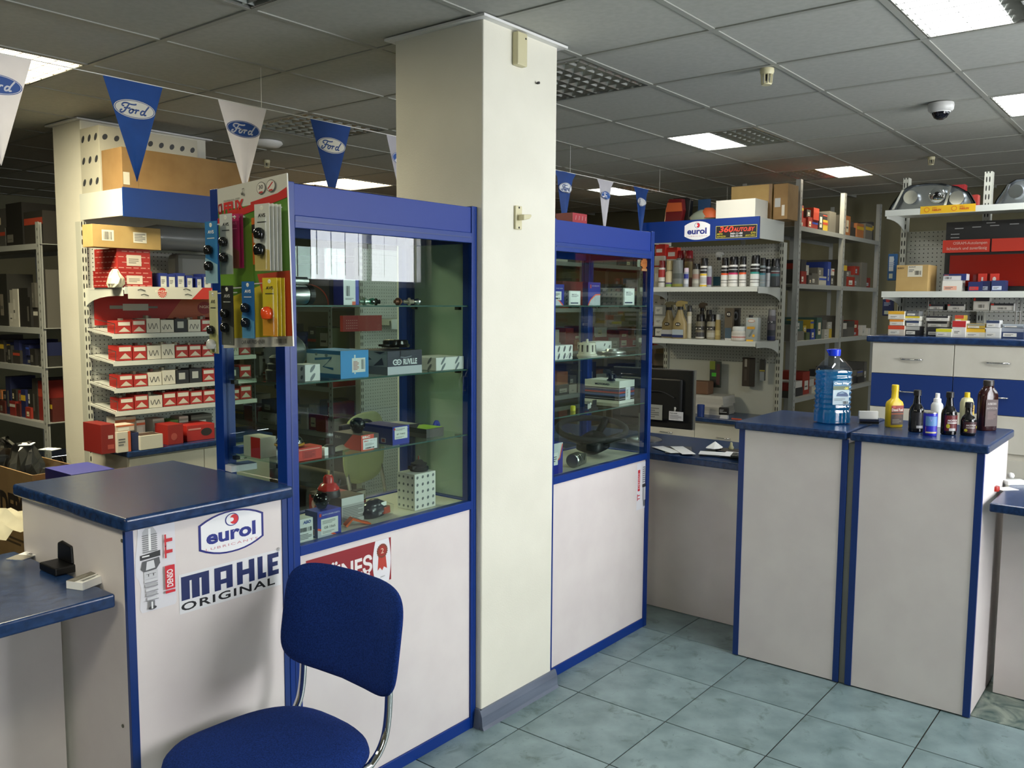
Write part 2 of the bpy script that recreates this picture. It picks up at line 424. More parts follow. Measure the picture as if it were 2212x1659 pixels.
for n in swirl.node_tree.nodes:
    if n.type == 'TEX_NOISE': n.inputs['Distortion'].default_value = 2.2
grout = paint('#3c3935', 0.9)
fl = struct(box(X0, X1, Y0, Y1, -0.08, -0.004, grout).build('floor'))
TS = 0.4132; FX, FY = 2.143, 2.3999
b = MB(); b.box(-TS/2+.0025, TS/2-.0025, -TS/2+.0025, TS/2-.0025, -0.004, 0.0, flm); o0 = b.build('floor_tile', fl, bevel=0.0012)
b2 = MB(); b2.box(-TS/2+.0025, TS/2-.0025, -TS/2+.0025, TS/2-.0025, -0.004, 0.0, swirl)
first = True
for i in range(-4, 10):
    for j in range(-4, 9):
        cx, cy = FX + TS*(i+0.5), FY - TS*(j+0.5)+0.0
        if cx > 5.7 or cy < -1.6: continue
        if i == 4 and j == 4:
            o = b2.build('floor_tile', fl); o['label'] = 'swirled darker replacement floor tile'
        elif first: o = o0; first = False
        else: o = o0.copy(); COL.objects.link(o)
        o.location = (cx, cy, 0)
# vinyl floor of the staff area behind the counters
# walls
wallm = noisy('wall_paint', '#7c7a66', '#84826e', 3, 0.8, bump=0.1, bscale=120)
wallg = noisy('pillar_plaster', '#dedbcc', '#e4e1d2', 4, 0.75, bump=0.25, bscale=160)
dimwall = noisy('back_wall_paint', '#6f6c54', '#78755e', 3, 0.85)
struct(box(X0-0.15, X0, Y0, Y1, 0, ZC+.3, wallm).build('wall_west'))
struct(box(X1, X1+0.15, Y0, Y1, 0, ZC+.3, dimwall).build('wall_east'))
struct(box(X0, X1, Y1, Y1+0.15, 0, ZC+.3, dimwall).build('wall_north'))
b = MB(); segs = sorted(WINDOWS); xs = X0
for (a, c, z0, z1) in segs:
    b.box(xs, a, YW-0.25, YW, 0, ZC+.3, wallm); b.box(a, c, YW-0.25, YW, 0, z0, wallm); b.box(a, c, YW-0.25, YW, z1, ZC+.3, wallm); xs = c
b.box(xs, X1+.15, YW-0.25, YW, 0, ZC+.3, wallm)
struct(b.build('wall_south'))
blindm = paint('#d9dcdc', 0.8)
for k, (a, c, z0, z1) in enumerate(WINDOWS):
    w = struct(bpy.data.objects.new('window_%d' % (k+1), None)); COL.objects.link(w); w.location = ((a+c)/2, YW-0.12, z0)
    hw = (c-a)/2; hh = z1-z0; f = MB()
    for s in (-hw, -0.03 if hw > .7 else None, hw-0.06):
        if s is not None: f.box(s, s+0.06, -0.03, 0.03, 0, hh, WHITE)
    f.box(-hw+.06, hw-.06, -0.03, 0.03, 0, 0.06, WHITE); f.box(-hw+.06, hw-.06, -0.03, 0.03, hh-0.06, hh, WHITE)
    f.build('window_frame', w); box(-hw+.03, hw-.03, -0.004, 0.004, 0.03, hh-0.03, WINGL).build('window_pane', w)
    nb = int((c-a)/0.16)
    for i in range(nb):
        if k == 0 and 3 <= i <= 6: continue
        xx = -hw+0.08+i*0.16
        q = MB(); q.add([(xx-.03, 0.13, 0.1), (xx+.03, 0.07, 0.1), (xx+.03, 0.07, hh-.01), (xx-.03, 0.13, hh-.01)], [(0, 1, 2, 3)], blindm)
        q.build('blind_slat', w)
# ceiling: slab, hanging tiles and the bars they rest on
ce = struct(box(X0, X1, Y0, Y1, ZC+0.03, ZC+0.12, paint('#8c8c84', 0.9)).build('ceiling'))
ctm = noisy('ceiling_tile_face', '#aeafa8', '#b5b6af', 40, 0.9, rnd=0.025, bump=0.15, bscale=350)
barm = paint('#a3a49c', 0.6)
GX, GY, GS = 1.925, 2.722, 0.6
lamps = {}
for (ti, tj, st) in [(-1, -1, 'off'), (2, -1, 'off'), (2, 2, 'off'), (2, -4, 'on'), (5, -4, 'on'), (5, -1, 'half'), (8, -1, 'halfr'), (8, 2, 'half'), (-1, 2, 'warm'), (5, 5, 'warm'), (-1, -4, 'off2'), (8, -4, 'off'), (-4, -1, 'added_fill'), (-4, -4, 'added_fill')]:  # the two lit near-left lamps are unseen additions that brighten left-facing sides
    lamps[(ti, tj)] = st
# tile index (i,j) covers x GX+.6i.., y GY+.6j..
pil = [(2.47, 2.93, 2.105, 2.56), (2.43, 3.23, 5.085, 5.43)]
tb = MB(); tb.box(-0.288, 0.288, -0.288, 0.288, 0.004, 0.016, ctm); t0 = tb.build('ceiling_tile', ce); used = False; ntile = 0
for i in range(-4, 12):
    for j in range(-7, 12):
        cx, cy = GX+GS*(i+.5), GY+GS*(j+.5)
        if (i, j) in lamps or cx > X1-.2 or cy < Y0+.2 or cy > Y1-.3: continue
        if cx < 0.3 and cy < 1.0: continue
        o = t0 if not used else t0.copy()
        if used: COL.objects.link(o)
        used = True; o.location = (cx, cy, ZC-0.002); ntile += 1
for i in range(-4, 12):
    x = GX+GS*i
    if X0 < x < X1: box(x-.012, x+.012, Y0+.01, Y1-.01, ZC-.003, ZC+.03, barm).build('ceiling_bar', ce)
for j in range(-7, 12):
    y = GY+GS*j
    if Y0 < y < Y1: box(X0+.01, X1-.01, y-.012, y+.012, ZC-.0025, ZC+.029, barm).build('ceiling_bar', ce)
# pillars
pn = []
for k, (a, c, d, e) in enumerate(pil):
    p = MB(); p.box(a, c, d, e, 0, ZC+0.02, wallg); po = struct(p.build('pillar', bevel=0.006)); pn.append(po)
    po['label'] = ['cream plaster pillar standing between the two glass display cabinets', 'wide grey-green pillar behind the pegboard stand at the left'][k]
    t = MB(); s = 0.03
    t.box(a-s, c+s, d-s, d, ZC-.012, ZC-.003, WHITE); t.box(a-s, c+s, e, e+s, ZC-.012, ZC-.003, WHITE); t.box(a-s, a, d, e, ZC-.012, ZC-.003, WHITE); t.box(c, c+s, d, e, ZC-.012, ZC-.003, WHITE)
    struct(t.build('ceiling_trim', po))
greyb = noisy('grey_plastic_skirting', '#5a6272', '#6d7686', 8, 0.35, stretch=(0.3, 1, 3))
b = MB(); b.prism([(2.105, 0), (2.105, .075), (2.097, .075), (2.088, .05), (2.085, 0.012), (2.078, 0)], 'x', 2.455, 2.955, greyb)
b.prism([(2.47, 0), (2.47, .075), (2.462, .075), (2.456, .02), (2.452, 0)], 'y', 2.10, 2.13, greyb)
struct(b.build('baseboard_pillar'))
for nm, bx in (('baseboard_east', (X1-.015, X1, Y0, Y1)), ('baseboard_north', (X0, X1, Y1-.015, Y1)), ('baseboard_west', (X0, X0+.015, Y0, Y1)), ('baseboard_south', (X0, X1, Y0, Y0+.015))):
    struct(box(*bx, 0, .07, greyb).build(nm))

# ------------------------------------------------------------------ ceiling lamps
louv = paint('#a9aca6', 0.25, 0.7)
tubeoff = paint('#b8bab4', 0.4)
LB = {'off': 'unlit louvred ceiling lamp', 'on': 'bright white ceiling lamp', 'half': 'half-lit louvred ceiling lamp', 'halfr': 'half-lit louvred ceiling lamp', 'warm': 'warm-lit louvred ceiling lamp', 'off2': 'unlit louvred ceiling lamp', 'added_fill': 'added cream fill lamp'}
PLN = {(-1, -1): 'near the top left of centre, only its tip in view', (2, -1): 'beside the top of the cream pillar, right side', (2, 2): 'behind the white and blue pennants, left of pillar',
       (2, -4): 'at the top right corner of the picture', (5, -4): 'cut by the right edge, beyond the dome camera', (5, -1): 'right of the pillar, white half and dark half',
       (8, -1): 'above the metal racks at the back', (8, 2): 'far off, partly behind the small pennants', (-1, 2): 'at the left edge behind the big white pennant', (5, 5): 'deep in the back, low over the left cabinet', (-1, -4): 'overhead, out of the picture', (8, -4): 'over the far right corner, out of the picture', (-4, -4): 'at the near left, out of the picture', (-4, -1): 'left of the lower desk, out of the picture'}
for (i, j), st in lamps.items():
    x, y = GX+GS*(i+.5), GY+GS*(j+.5)
    t = thing('ceiling_lamp', LB[st]+' '+PLN[(i, j)], 'lamp', (x, y, ZC), 0)
    h = MB(); q = 0.285
    h.box(-q, q, -q, q, 0.02, 0.028, louv)
    for s in (-1, 1):
        h.box(s*q-.006, s*q+.006, -q, q, -0.002, 0.028, louv); h.box(-q, q, s*q-.006, s*q+.006, -0.002, 0.028, louv)
    h.build('housing', t)
    for s in (-0.19, -0.065, 0.065, 0.19):
        lit = (st in ('on', 'warm', 'added_fill')) or (st == 'half' and s > 0) or (st == 'halfr' and s < 0)
        if st == 'on' : lit = s > -0.3 if (i, j) == (5, -4) else s > 0
        m = emissive('tube_glow', (1.0, 0.93, 0.80) if st != 'warm' else (1.0, 0.72, 0.42), 14) if lit else tubeoff
        MB().lathe([(0.007, -0.27), (0.007, 0.27)], m, 10, (0, s, 0.011), 'x').build('lamp_tube', t)
    lv = MB()
    for s in (-0.2525, -0.1275, 0, 0.1275, 0.2525): lv.prism([(s-.012, 0.004), (s+.012, 0.004), (s+.002, -0.0), (s, 0.0)], 'x', -q+.006, q-.006, louv) if False else lv.add([(-q, s-.011, .018), (q, s-.011, .018), (q, s, -.001), (-q, s, -.001), (q, s+.011, .018), (-q, s+.011, .018)], [(0, 1, 2, 3), (3, 2, 4, 5)], louv)
    for k in range(8):
        s = -0.25+k*0.0714; lv.add([(s-.008, -q, .018), (s-.008, q, .018), (s, q, -.001), (s, -q, -.001), (s+.008, q, .018), (s+.008, -q, .018)], [(0, 1, 2, 3), (3, 2, 4, 5)], louv)
    lv.build('louvre', t)
    if st in ('on', 'half', 'halfr', 'warm', 'added_fill'):
        sy_ = {'half': (.004, .275), 'halfr': (-.275, -.004), 'on': (-.004 if (i, j) == (2, -4) else -.275, .275), 'warm': (-.275, .275), 'added_fill': (-.275, .275)}[st]
        ec = {'on': (1, 1, 1), 'half': (1, 1, .93), 'halfr': (1, .93, .78), 'warm': (1, .80, .52), 'added_fill': (1, 1, .9)}[st]
        box(-.275, .275, sy_[0], sy_[1], .001, .003, emissive('lamp_glow_plate', ec, 3.5)).build('glow_plate', t)  # added glowing plate gives lit louvres their blown-out white
        sy = {'half': (0.14, .27), 'halfr': (-.14, .27), 'on': (0.14, .27) if (i, j) == (2, -4) else (0, .55), 'warm': (0, .55), 'added_fill': (0, .55)}[st]
        colr = {'on': (0.93, 0.98, 1.0), 'half': (1.0, 0.97, 0.88), 'halfr': (1.0, 0.86, 0.60), 'warm': (1.0, 0.62, 0.30), 'added_fill': (1.0, 0.93, 0.68)}[st]
        pw = {'on': 6.0, 'half': 5.0, 'halfr': 5.0, 'warm': 10.0, 'added_fill': 10.5}[st]
        if (i, j) == (-1, 2): colr = (1.0, 0.90, 0.62); pw = 45
        if (i, j) == (8, 2): colr = (0.95, 1.0, 0.9)
        a = area('lamp_light', (x, y+sy[0], ZC-0.004), (0, 0, 0), 0.55, sy[1], pw, colr)

# ================================================================== DISPLAY CABINETS
def showcase(label, x0, x1, y0=2.13, D=0.37, gl=None):
    H = 2.0; w = x1-x0
    t = thing('display_cabinet', label, 'display cabinet', (x0, y0, 0)); pw = 0.045
    def bx(n, a, b, c, d, e, f, m, bev=0.0015): return box(a, b, c, d, e, f, m).build(n, t, bevel=bev)
    for (xa, ya) in ((0, 0), (w-0.03, 0), (0, D-pw), (w-pw, D-pw)):
        ww = pw if (xa == 0 or ya) else 0.03
        o = bx('corner_post', xa, xa+ww, ya, ya+pw, 0, H, BLUE)
        MB().box(xa+ww*0.42, xa+ww*0.5, ya-.001, ya+.004, 0.02, H-.01, BLUED).build('post_groove', o)
    bx('front_panel', pw, w-.03, 0.008, 0.024, 0.045, 0.868, LAM)
    bx('side_panel', 0.004, 0.02, pw, D-pw, 0.0, 0.868, LAM); bx('side_panel', w-.02, w-.004, pw, D-pw, 0.0, 0.868, LAM)
    bx('back_panel', pw, w-pw, D-.02, D-.006, 0.02, 0.868, LAM)
    bx('bottom_rail', pw, w-.03, 0.002, 0.03, 0.0, 0.045, BLUE); bx('middle_rail', pw, w-.03, 0.0, 0.03, 0.868, 0.900, BLUE)
    bx('back_rail', pw, w-pw, D-.03, D, 0.868, 0.900, BLUE); bx('side_rail', 0.0, 0.03, pw, D-pw, 0.868, 0.900, BLUE); bx('side_rail', w-.03, w, pw, D-pw, 0.868, 0.900, BLUE)
    bx('floor_board', 0.03, w-.03, 0.03, D-.03, 0.878, 0.896, LAMG)
    bx('header_panel', pw, w-.03, 0.004, 0.02, 1.903, H-.004, BLUEH); bx('header_panel', pw, w-pw, D-.02, D-.004, 1.903, H-.004, BLUEH)
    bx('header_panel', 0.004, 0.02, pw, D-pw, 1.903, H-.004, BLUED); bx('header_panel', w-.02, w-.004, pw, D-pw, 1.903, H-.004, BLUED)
    o = bx('header_rail', pw, w-.03, 0.0, 0.028, 1.866, 1.903, BLUE); MB().box(pw, w-.03, -.0015, 0.001, 1.884, 1.888, BLUED).build('rail_groove', o)
    bx('header_rail', pw, w-pw, D-.028, D, 1.866, 1.903, BLUE); bx('header_rail', 0, 0.028, pw, D-pw, 1.866, 1.903, BLUE); bx('header_rail', w-.028, w, pw, D-pw, 1.866, 1.903, BLUE)
    bx('top_board', 0.02, w-.02, 0.02, D-.02, H-.02, H-.006, BLUED)
    fg = gl or GLASS
    box(pw, w-.03, 0.010, 0.014, 0.900, 1.866, fg).build('front_glass', t)
    box(0.012, 0.016, pw, D-pw, 0.900, 1.866, fg).build('side_glass', t); box(w-.016, w-.012, pw, D-pw, 0.900, 1.866, fg).build('side_glass', t)
    box(pw, w-pw, D-.018, D-.014, 0.900, 1.866, fg).build('back_glass', t)
    for z in (1.149, 1.395, 1.632):
        g = MB(); g.box(0.02, w-.02, 0.022, D-.024, z, z+.005, SHGLASS); o = g.build('glass_shelf', t)
        e = MB(); e.box(0.02, w-.02, 0.0195, 0.022, z, z+.005, EDGEG); e.build('shelf_edge', o)
        for (xa, ya) in ((0.02, 0.06), (w-.035, 0.06), (0.02, D-.08), (w-.035, D-.08)):
            MB().box(xa, xa+.015, ya, ya+.02, z-.012, z, BLACK).build('shelf_clip', t)
    return t
CASE1 = showcase('tall blue-framed glass cabinet left of the pillar, full of car parts', 1.597, 2.468)
CASE2 = showcase('tall blue-framed glass cabinet right of the pillar, holding a steering wheel', 2.955, 3.83, 2.15, 0.40)

# ================================================================== COUNTERS
def counter(label, name, x0, x1, y0, y1, H, faces, edges, top_over, rz=0, th=0.036):
    t = thing(name, label, 'counter', (x0, y0, 0))
    w, d = x1-x0, y1-y0
    bd = MB(); bd.box(0, w, 0, d, 0.006, H-th, LAM); bd.build('cabinet_body', t, bevel=.001)
    for (a, b, c, e) in edges: box(a, b, c, e, 0.004, H-th, BLUED).build('edge_strip', t, bevel=.001)
    l, r, f, k = top_over
    tp = MB(); tp.box(-l, w+r, -f, d+k, H-th, H, TOPM); o = tp.build('worktop', t)
    m = o.modifiers.new('bevel', 'BEVEL'); m.width = 0.009; m.segments = 4
    return t
# left counter
CL = counter('tall white counter with blue marbled top at left, covered in car-brand stickers', 'counter', 1.092, 1.593, 2.13, 2.74, 1.10, None,
             [(-.002, .020, -.003, .01), (.482, .501, -.003, .01)], (.018, .004, .032, .02))
for (px, py) in ((264, 1168), (266, 1568)):
    q = P(px, py, x=1.092); MB().lathe([(0.005, -0.002), (0.005, 0.001), (0, 0.001)], paint('#5d5c50', .5), 12, (0, q.y-2.13, q.z), 'x').build('screw_cap', CL)
# right counters: two units side by side, fronts facing the customers
CR1 = counter('white counter unit with blue top nearest the desk, blue jug at its near end', 'counter', 3.762, 4.30, 1.158, 1.645, 1.112, None,
              [(-.003, .01, .462, .489), (-.003, .01, -.001, .024)], (.022, .01, .0, .02))
CR2 = counter('white counter unit with blue top at right, row of additive bottles on it', 'counter', 3.762, 4.30, 0.64, 1.128, 1.112, None,
              [(-.003, .01, .462, .489), (-.003, .012, -.003, .024)], (.022, .01, .02, .0175))
g = MB(); g.box(3.768, 4.28, 1.130, 1.156, 0.004, 1.06, paint('#6f716c', .6)); tag(g.build('filler_strip'), 'thin grey filler strip in the gap between the two right counter units', 'strip')

# lower desks beside the counters
def desk(label, x0, x1, y0, y1, H, panels, cat='desk', th=0.036, top=None):
    t = thing('desk', label, cat, (x0, y0, 0))
    o = MB().box(0, x1-x0, 0, y1-y0, H-th, H, top or TOPM).build('desktop', t); m = o.modifiers.new('bevel', 'BEVEL'); m.width = 0.006; m.segments = 3
    for (a, b, c, d) in panels: box(a-x0, b-x0, c-y0, d-y0, 0.004, H-th, LAM).build('modesty_panel', t)
    return t
DL = desk('lower desk with blue marbled top left of the stickered counter', -0.35, 1.074, 2.155, 2.76, 0.895, [(-0.30, 1.072, 2.47, 2.49), (-.30, -.28, 2.2, 2.46)])
DB = desk('low blue-topped desk with computer monitor behind the right glass cabinet', 3.985, 4.62, 1.68, 3.20, 0.868, [(4.10, 4.12, 1.70, 3.1), (4.12, 4.6, 3.08, 3.1)])
DR = desk('low blue-topped desk cut by the right edge, beside the right counter', 3.785, 4.40, -0.75, 0.615, 0.880, [(4.085, 4.105, -.7, 0.61), (4.10, 4.38, 0.59, 0.61)])

# ------------------------------------------------------------------ chair
fab = noisy('blue_upholstery_fabric', '#0f2358', '#18347a', 260, 0.95, bump=0.5, bscale=700, spec=0.15)
def cushion(mb, w, h, n, prof, fmap, mat, e=3.2, seg=40):
    """rings of a superellipse outline; prof = (inset, depth); fmap maps (a,b,depth) to space"""
    vs = []; fs = []
    for (ins, dp) in prof:
        for i in range(seg):
            a = 2*PI*i/seg; c, s = math.cos(a), math.sin(a)
            vs.append(fmap((w/2-ins)*math.copysign(abs(c)**(2/e), c), (h/2-ins)*math.copysign(abs(s)**(2/e), s), dp))
    for j in range(len(prof)-1):
        for i in range(seg): fs.append((j*seg+i, j*seg+(i+1) % seg, (j+1)*seg+(i+1) % seg, (j+1)*seg+i))
    c0 = len(vs); vs.append(fmap(0, 0, prof[0][1])); c1 = len(vs); vs.append(fmap(0, 0, prof[-1][1]))
    for i in range(seg): fs.append((c0, (i+1) % seg, i)); fs.append((c1, (len(prof)-1)*seg+i, (len(prof)-1)*seg+(i+1) % seg))
    mb.add(vs, fs, mat)
CH = thing('visitor_chair', 'blue fabric visitor chair with chrome frame in front of the stickered counter', 'chair', (1.31, 1.845, 0), math.radians(90))
# chair built facing local -? : local x = sideways, local +y = front ; world: front -> -X
def cm(name, mb, **k): return mb.build(name, CH, **k)
s = MB()
def seatmap(a, b, d):
    wf = 1.0 + 0.05*(b/0.21)
    return (a*wf, b, 0.435+d + 0.010*math.cos(a/0.24*1.5)*(1 if d > 0 else 0) - (0.014*max(0, (b-.08)/.13)**2))
prof = [(0.19, 0.0), (0.10, 0.0), (0.03, 0.001), (0.010, 0.006), (0.0, 0.020), (0.003, 0.032), (0.012, 0.042), (0.03, 0.048), (0.07, 0.053), (0.12, 0.056), (0.17, 0.057)]
cushion(s, 0.485, 0.465, 0, prof, seatmap, fab, 3.0, 48); cm('seat', s, smooth=60)
s = MB()
def backmap(a, b, d):
    # curved about the vertical, leaning back
    yy = -0.245 - 0.16*(b) - 0.035*(1-(a/0.22)**2) - d
    return (a, yy, 0.738 + b)
prof = [(0.10, 0.018), (0.04, 0.017), (0.012, 0.013), (0.002, 0.006), (0.0, 0.0), (0.002, -0.008), (0.012, -0.016), (0.04, -0.021), (0.08, -0.022)]
cushion(s, 0.485, 0.300, 0, prof, backmap, fab, 5.0, 56); cm('backrest', s, smooth=60)
for sx in (-1, 1):
    X = 0.182*sx
    pth = [(X, -0.262, 0.70), (X, -0.258, 0.62), (X, -0.252, 0.53), (X, -0.236, 0.47), (X, -0.20, 0.43), (X, -0.14, 0.418), (X, 0.16, 0.418)]
    f = MB(); f.tube([tuple(v) for v in catmull(pth, 6)], 0.011, CHROME, 14); cm('back_tube', f, smooth=60)
    lx = 0.205*sx
    pth = [(lx, -0.235, 0.012), (lx, -0.19, 0.30), (lx, -0.165, 0.385), (lx, -0.12, 0.405), (lx, 0.12, 0.405), (lx, 0.165, 0.385), (lx, 0.19, 0.30), (lx, 0.225, 0.012)]
    f = MB(); f.tube([tuple(v) for v in catmull(pth, 6)], 0.011, CHROME, 14); o = cm('leg_frame', f, smooth=60)
    for yy in (-0.236, 0.226): MB().lathe([(0.015, 0), (0.015, 0.02), (0.012, 0.03)], BLACK, 12, (lx, yy, 0)).build('foot_cap', o)
f = MB(); f.tube([(-.205, .08, .405), (.205, .08, .405)], 0.009, CHROME, 10); f.tube([(-.205, -.1, .405), (.205, -.1, .405)], 0.009, CHROME, 10); cm('cross_bar', f, smooth=60)

# ================================================================== SHELVING
PEG = holes('perforated_panel', '#c3c4bb', '#2c2c28', 0.025, 0.025, 0.0032, 0.0032)
SLOT = holes('slotted_steel_post', '#b9baae', '#14140f', 0.016, 0.05, 0.0035, 0.016, ox=0.0)
PERF = holes('perforated_angle_post', '#9ea19c', '#3a3a38', 0.05, 0.05, 0.0045, 0.009, ox=0.025)
def gondola(label, loc, rz, w, D, H, shelves, header=None, base=None, zlo=0.0, post='post', pegz=None, posttop=None):
    t = thing('pegboard_shelf_unit', label, 'shelf unit', loc, rz)
    for x in (0, w):
        p = MB(); p.T = Matrix.Translation((x, 0, 0)); p.box(-.016, .016, D-.03, D+.03, zlo, posttop or H, SLOT); p.build('slotted_post', t).location = (0, 0, 0)
    z = zlo+0.02; edges = []
    while z < H-0.02:
        z2 = min(z+0.395, H-.005); edges.append((z, z2)); z = z2+0.002
    for (a, b) in edges: box(.017, w-.017, D+.002, D+.016, a, b, PEG if (pegz is None or b > pegz) else SHELFW).build('perforated_panel', t)
    if header:
        z0, z1, side = header
        box(0, w, 0, 0.012, z0, z1, BLUED if not side else BLUE).build('header_board', t)
        for x in (0.0, w-.012): box(x, x+.012, .012, D, z0+.005, z1-.005, SHELFW).build('header_side', t)
        box(.012, w-.012, .012, D, z1-.012, z1-.004, SHELFW).build('top_shelf', t)
    for (zz, y0, y1, lip, slope) in shelves:
        sh = MB(); sh.add([(0, y0, zz), (w, y0, zz), (w, y1, zz+slope), (0, y1, zz+slope), (0, y0, zz-.012), (w, y0, zz-.012), (w, y1, zz+slope-.012), (0, y1, zz+slope-.012)], [(0, 3, 2, 1)[::-1], (4, 5, 6, 7)[::-1], (0, 1, 5, 4)[::-1], (1, 2, 6, 5), (2, 3, 7, 6), (3, 0, 4, 7)], SHELFW)
        sh.box(-.001, w+.001, y0-.004, y0+.002, zz-.034, zz+lip, SHELFW) if slope == 0 else sh.box(-.001, w+.001, y0-.004, y0+.002, zz-.022, zz+lip, SHELFW); o = sh.build('shelf', t)
        for x in ((0.001, w-.004) if slope == 0 else ()):
            br = MB(); pts = [(y0+.02, zz-.012), (y1, zz+slope-.012), (y1, zz+slope-.13)] + [(y1-(y1-y0-.1)*(1-math.cos(a)), zz+slope-.13+.085*math.sin(a)) for a in [PI/2*k/6 for k in range(1, 7)]] + [(y0+.02, zz-.045)]
            br.prism(pts, 'x', x, x+.003, SHELFW); br.build('bracket', o)
    if base:
        zt, y0, doors = base
        o = box(-.012, w+.012, y0-.02, D-.005, zt-.034, zt, TOPM).build('worktop', t); m = o.modifiers.new('bevel', 'BEVEL'); m.width = 0.006; m.segments = 3
        box(0, w, y0+.02, D-.01, 0.06, zt-.034, LAMG).build('base_cabinet', t)
        box(0.02, w-.02, y0+.05, D-.03, 0.0, 0.06, BLACK).build('plinth', t)
        for (a, b, z0, z1, m, hy) in doors:
            d = box(a, b, y0+.002, y0+.018, z0, z1, m).build('cabinet_front', t, bevel=.001)
            xm = (a+b)/2; hh = MB(); hh.tube([tuple(v) for v in catmull([(xm-.05, y0+.002, hy), (xm-.045, y0-.016, hy), (xm, y0-.02, hy), (xm+.045, y0-.016, hy), (xm+.05, y0+.002, hy)], 4)], .004, CHROME, 8)
            hh.build('handle', d, smooth=60)
    return t
GL = gondola('pegboard stand with dark blue header behind the left counter, red boxes on it', (2.40, 4.57, 0), 0, 0.928, 0.49, 2.09,
    [(1.715, 0.02, .48, .005, 0), (1.455, .17, .47, .004, .03), (1.302, .17, .47, .004, .03), (1.150, .17, .47, .004, .03), (1.020, .17, .47, .004, .03)],
    header=(2.095, 2.25, False), base=(.815, 0.04, [(0.005, .463, .08, .77, LAMG, .68), (.467, .925, .08, .77, LAMG, .68)]))
GE = gondola('pegboard stand with royal blue header and oval oil logo, spray cans on shelves', (5.80, 3.37, 0), -PI/2, 0.928, 0.45, 2.095,
    [(1.768, 0.0, .44, .0, 0), (1.385, 0.0, .44, .0, 0)], header=(2.095, 2.25, True), base=(.82, 0.03, [(0.005, .463, .08, .77, LAMG, .68), (.467, .925, .08, .77, LAMG, .68)]), pegz=1.25)
yA = P(1955, 500, x=5.75).y; yB = P(2133, 480, x=5.75).y; wR = round((yA-yB)/.016)*.016
GR = gondola('pegboard stand with headlamps on its top shelf, at right edge', (5.32, yA, 0), -PI/2, wR*2, 0.43, 2.10,
    [(2.19, 0.0, .42, .0, 0), (1.726, 0.0, .42, .0, 0)], base=None, posttop=2.42)
box(wR-.02, wR+.02, .40, .46, 0, 2.42, SLOT).build('slotted_post', GR)
cb = thing('drawer_cabinet', 'tall white and blue drawer cabinet with chrome handles, under the bulb boxes', 'cabinet', (5.14, 1.47, 0), -PI/2)
dw = 0.425; nD = 3
box(0, dw*nD, .02, .58, .06, 1.44, LAMG).build('cabinet_body', cb)
box(0.01, dw*nD-.01, .04, .56, 0, .06, BLACK).build('plinth', cb)
o = box(-.03, dw*nD+.02, -.02, .60, 1.44, 1.475, TOPM).build('worktop', cb); m = o.modifiers.new('bevel', 'BEVEL'); m.width = 0.008; m.segments = 3
for k in range(nD):
    z = 1.435
    for (hh, m) in ((.172, LAMG), (.19, BLUED), (.20, LAMG), (.0, None), (.20, LAMG), (.30, LAMG), (.28, LAMG)):
        if m is None: z -= .03; continue
        d = box(k*dw+.002, (k+1)*dw-.002, 0.0, .019, z-hh+.003, z, m).build('drawer_front', cb, bevel=.001)
        xm = (k+.5)*dw; hy = z-hh/2; q = MB(); q.tube([tuple(v) for v in catmull([(xm-.055, 0, hy), (xm-.048, -.018, hy), (xm, -.022, hy), (xm+.048, -.018, hy), (xm+.055, 0, hy)], 4)], .0045, CHROME, 8); q.build('handle', d, smooth=60)
        z -= hh
def rack(label, loc, rz, w, nb, D, H, zs):
    t = thing('metal_rack', label, 'rack', loc, rz)
    for k in range(nb+1):
        for y in (0, D):
            p = MB(); x = k*w; s = 1 if y == 0 else -1
            p.T = Matrix.Translation((x, y, 0)); p.box(-.022, .022, -.0015, .0015, 0, H, PERF); p.box(-.022, -.019, 0 if s > 0 else -.035, .035 if s > 0 else 0, 0, H, PERF); p.build('rack_post', t)
    for k in range(nb):
        for z in zs:
            q = MB(); q.box(k*w+.005, (k+1)*w-.005, .004, D-.004, z-.004, z, STEELG); q.box(k*w+.005, (k+1)*w-.005, .002, .005, z-.035, z, STEELG); q.box(k*w+.005, (k+1)*w-.005, D-.005, D-.002, z-.035, z, STEELG); q.build('rack_shelf', t)
    return t
RZL = [1.99, 1.47, 1.225, .875, .40]
RL = rack('dim grey metal rack of parts boxes at the far left edge', (2.40, 7.62, 0), -PI/2, 1.0, 2, .45, 2.12, RZL)
RZR = [2.225, 1.80, 1.37, .94, .45]
RR = rack('grey metal rack with white-lit posts at the back right', (6.40, 2.38, 0), 0, 1.0, 2, .45, 2.56, RZR)
RZM = [2.0, 1.60, 1.26, .98, .62, .2]
RM = rack('grey metal rack seen through the left cabinet glass', (4.36, 8.25, 0), -PI/2, 1.0, 3, .45, 2.1, RZM)
RZN = [2.0, 1.60, 1.22, .84, .42]
RN = rack('grey metal rack seen through the right cabinet glass', (5.5, 4.35, 0), 0, 1.0, 3, .40, 2.1, RZN)
# pegboard stand seen through the left cabinet
GM = gondola('bare pegboard stand seen through the left cabinet glass', (4.45, 4.62, 0), 0, 0.928, 0.40, 2.05, [(1.519, 0.05, .38, .0, 0)])
box(0, .928, .044, .052, 1.445, 1.519, SHELFW).build('price_strip', GM)
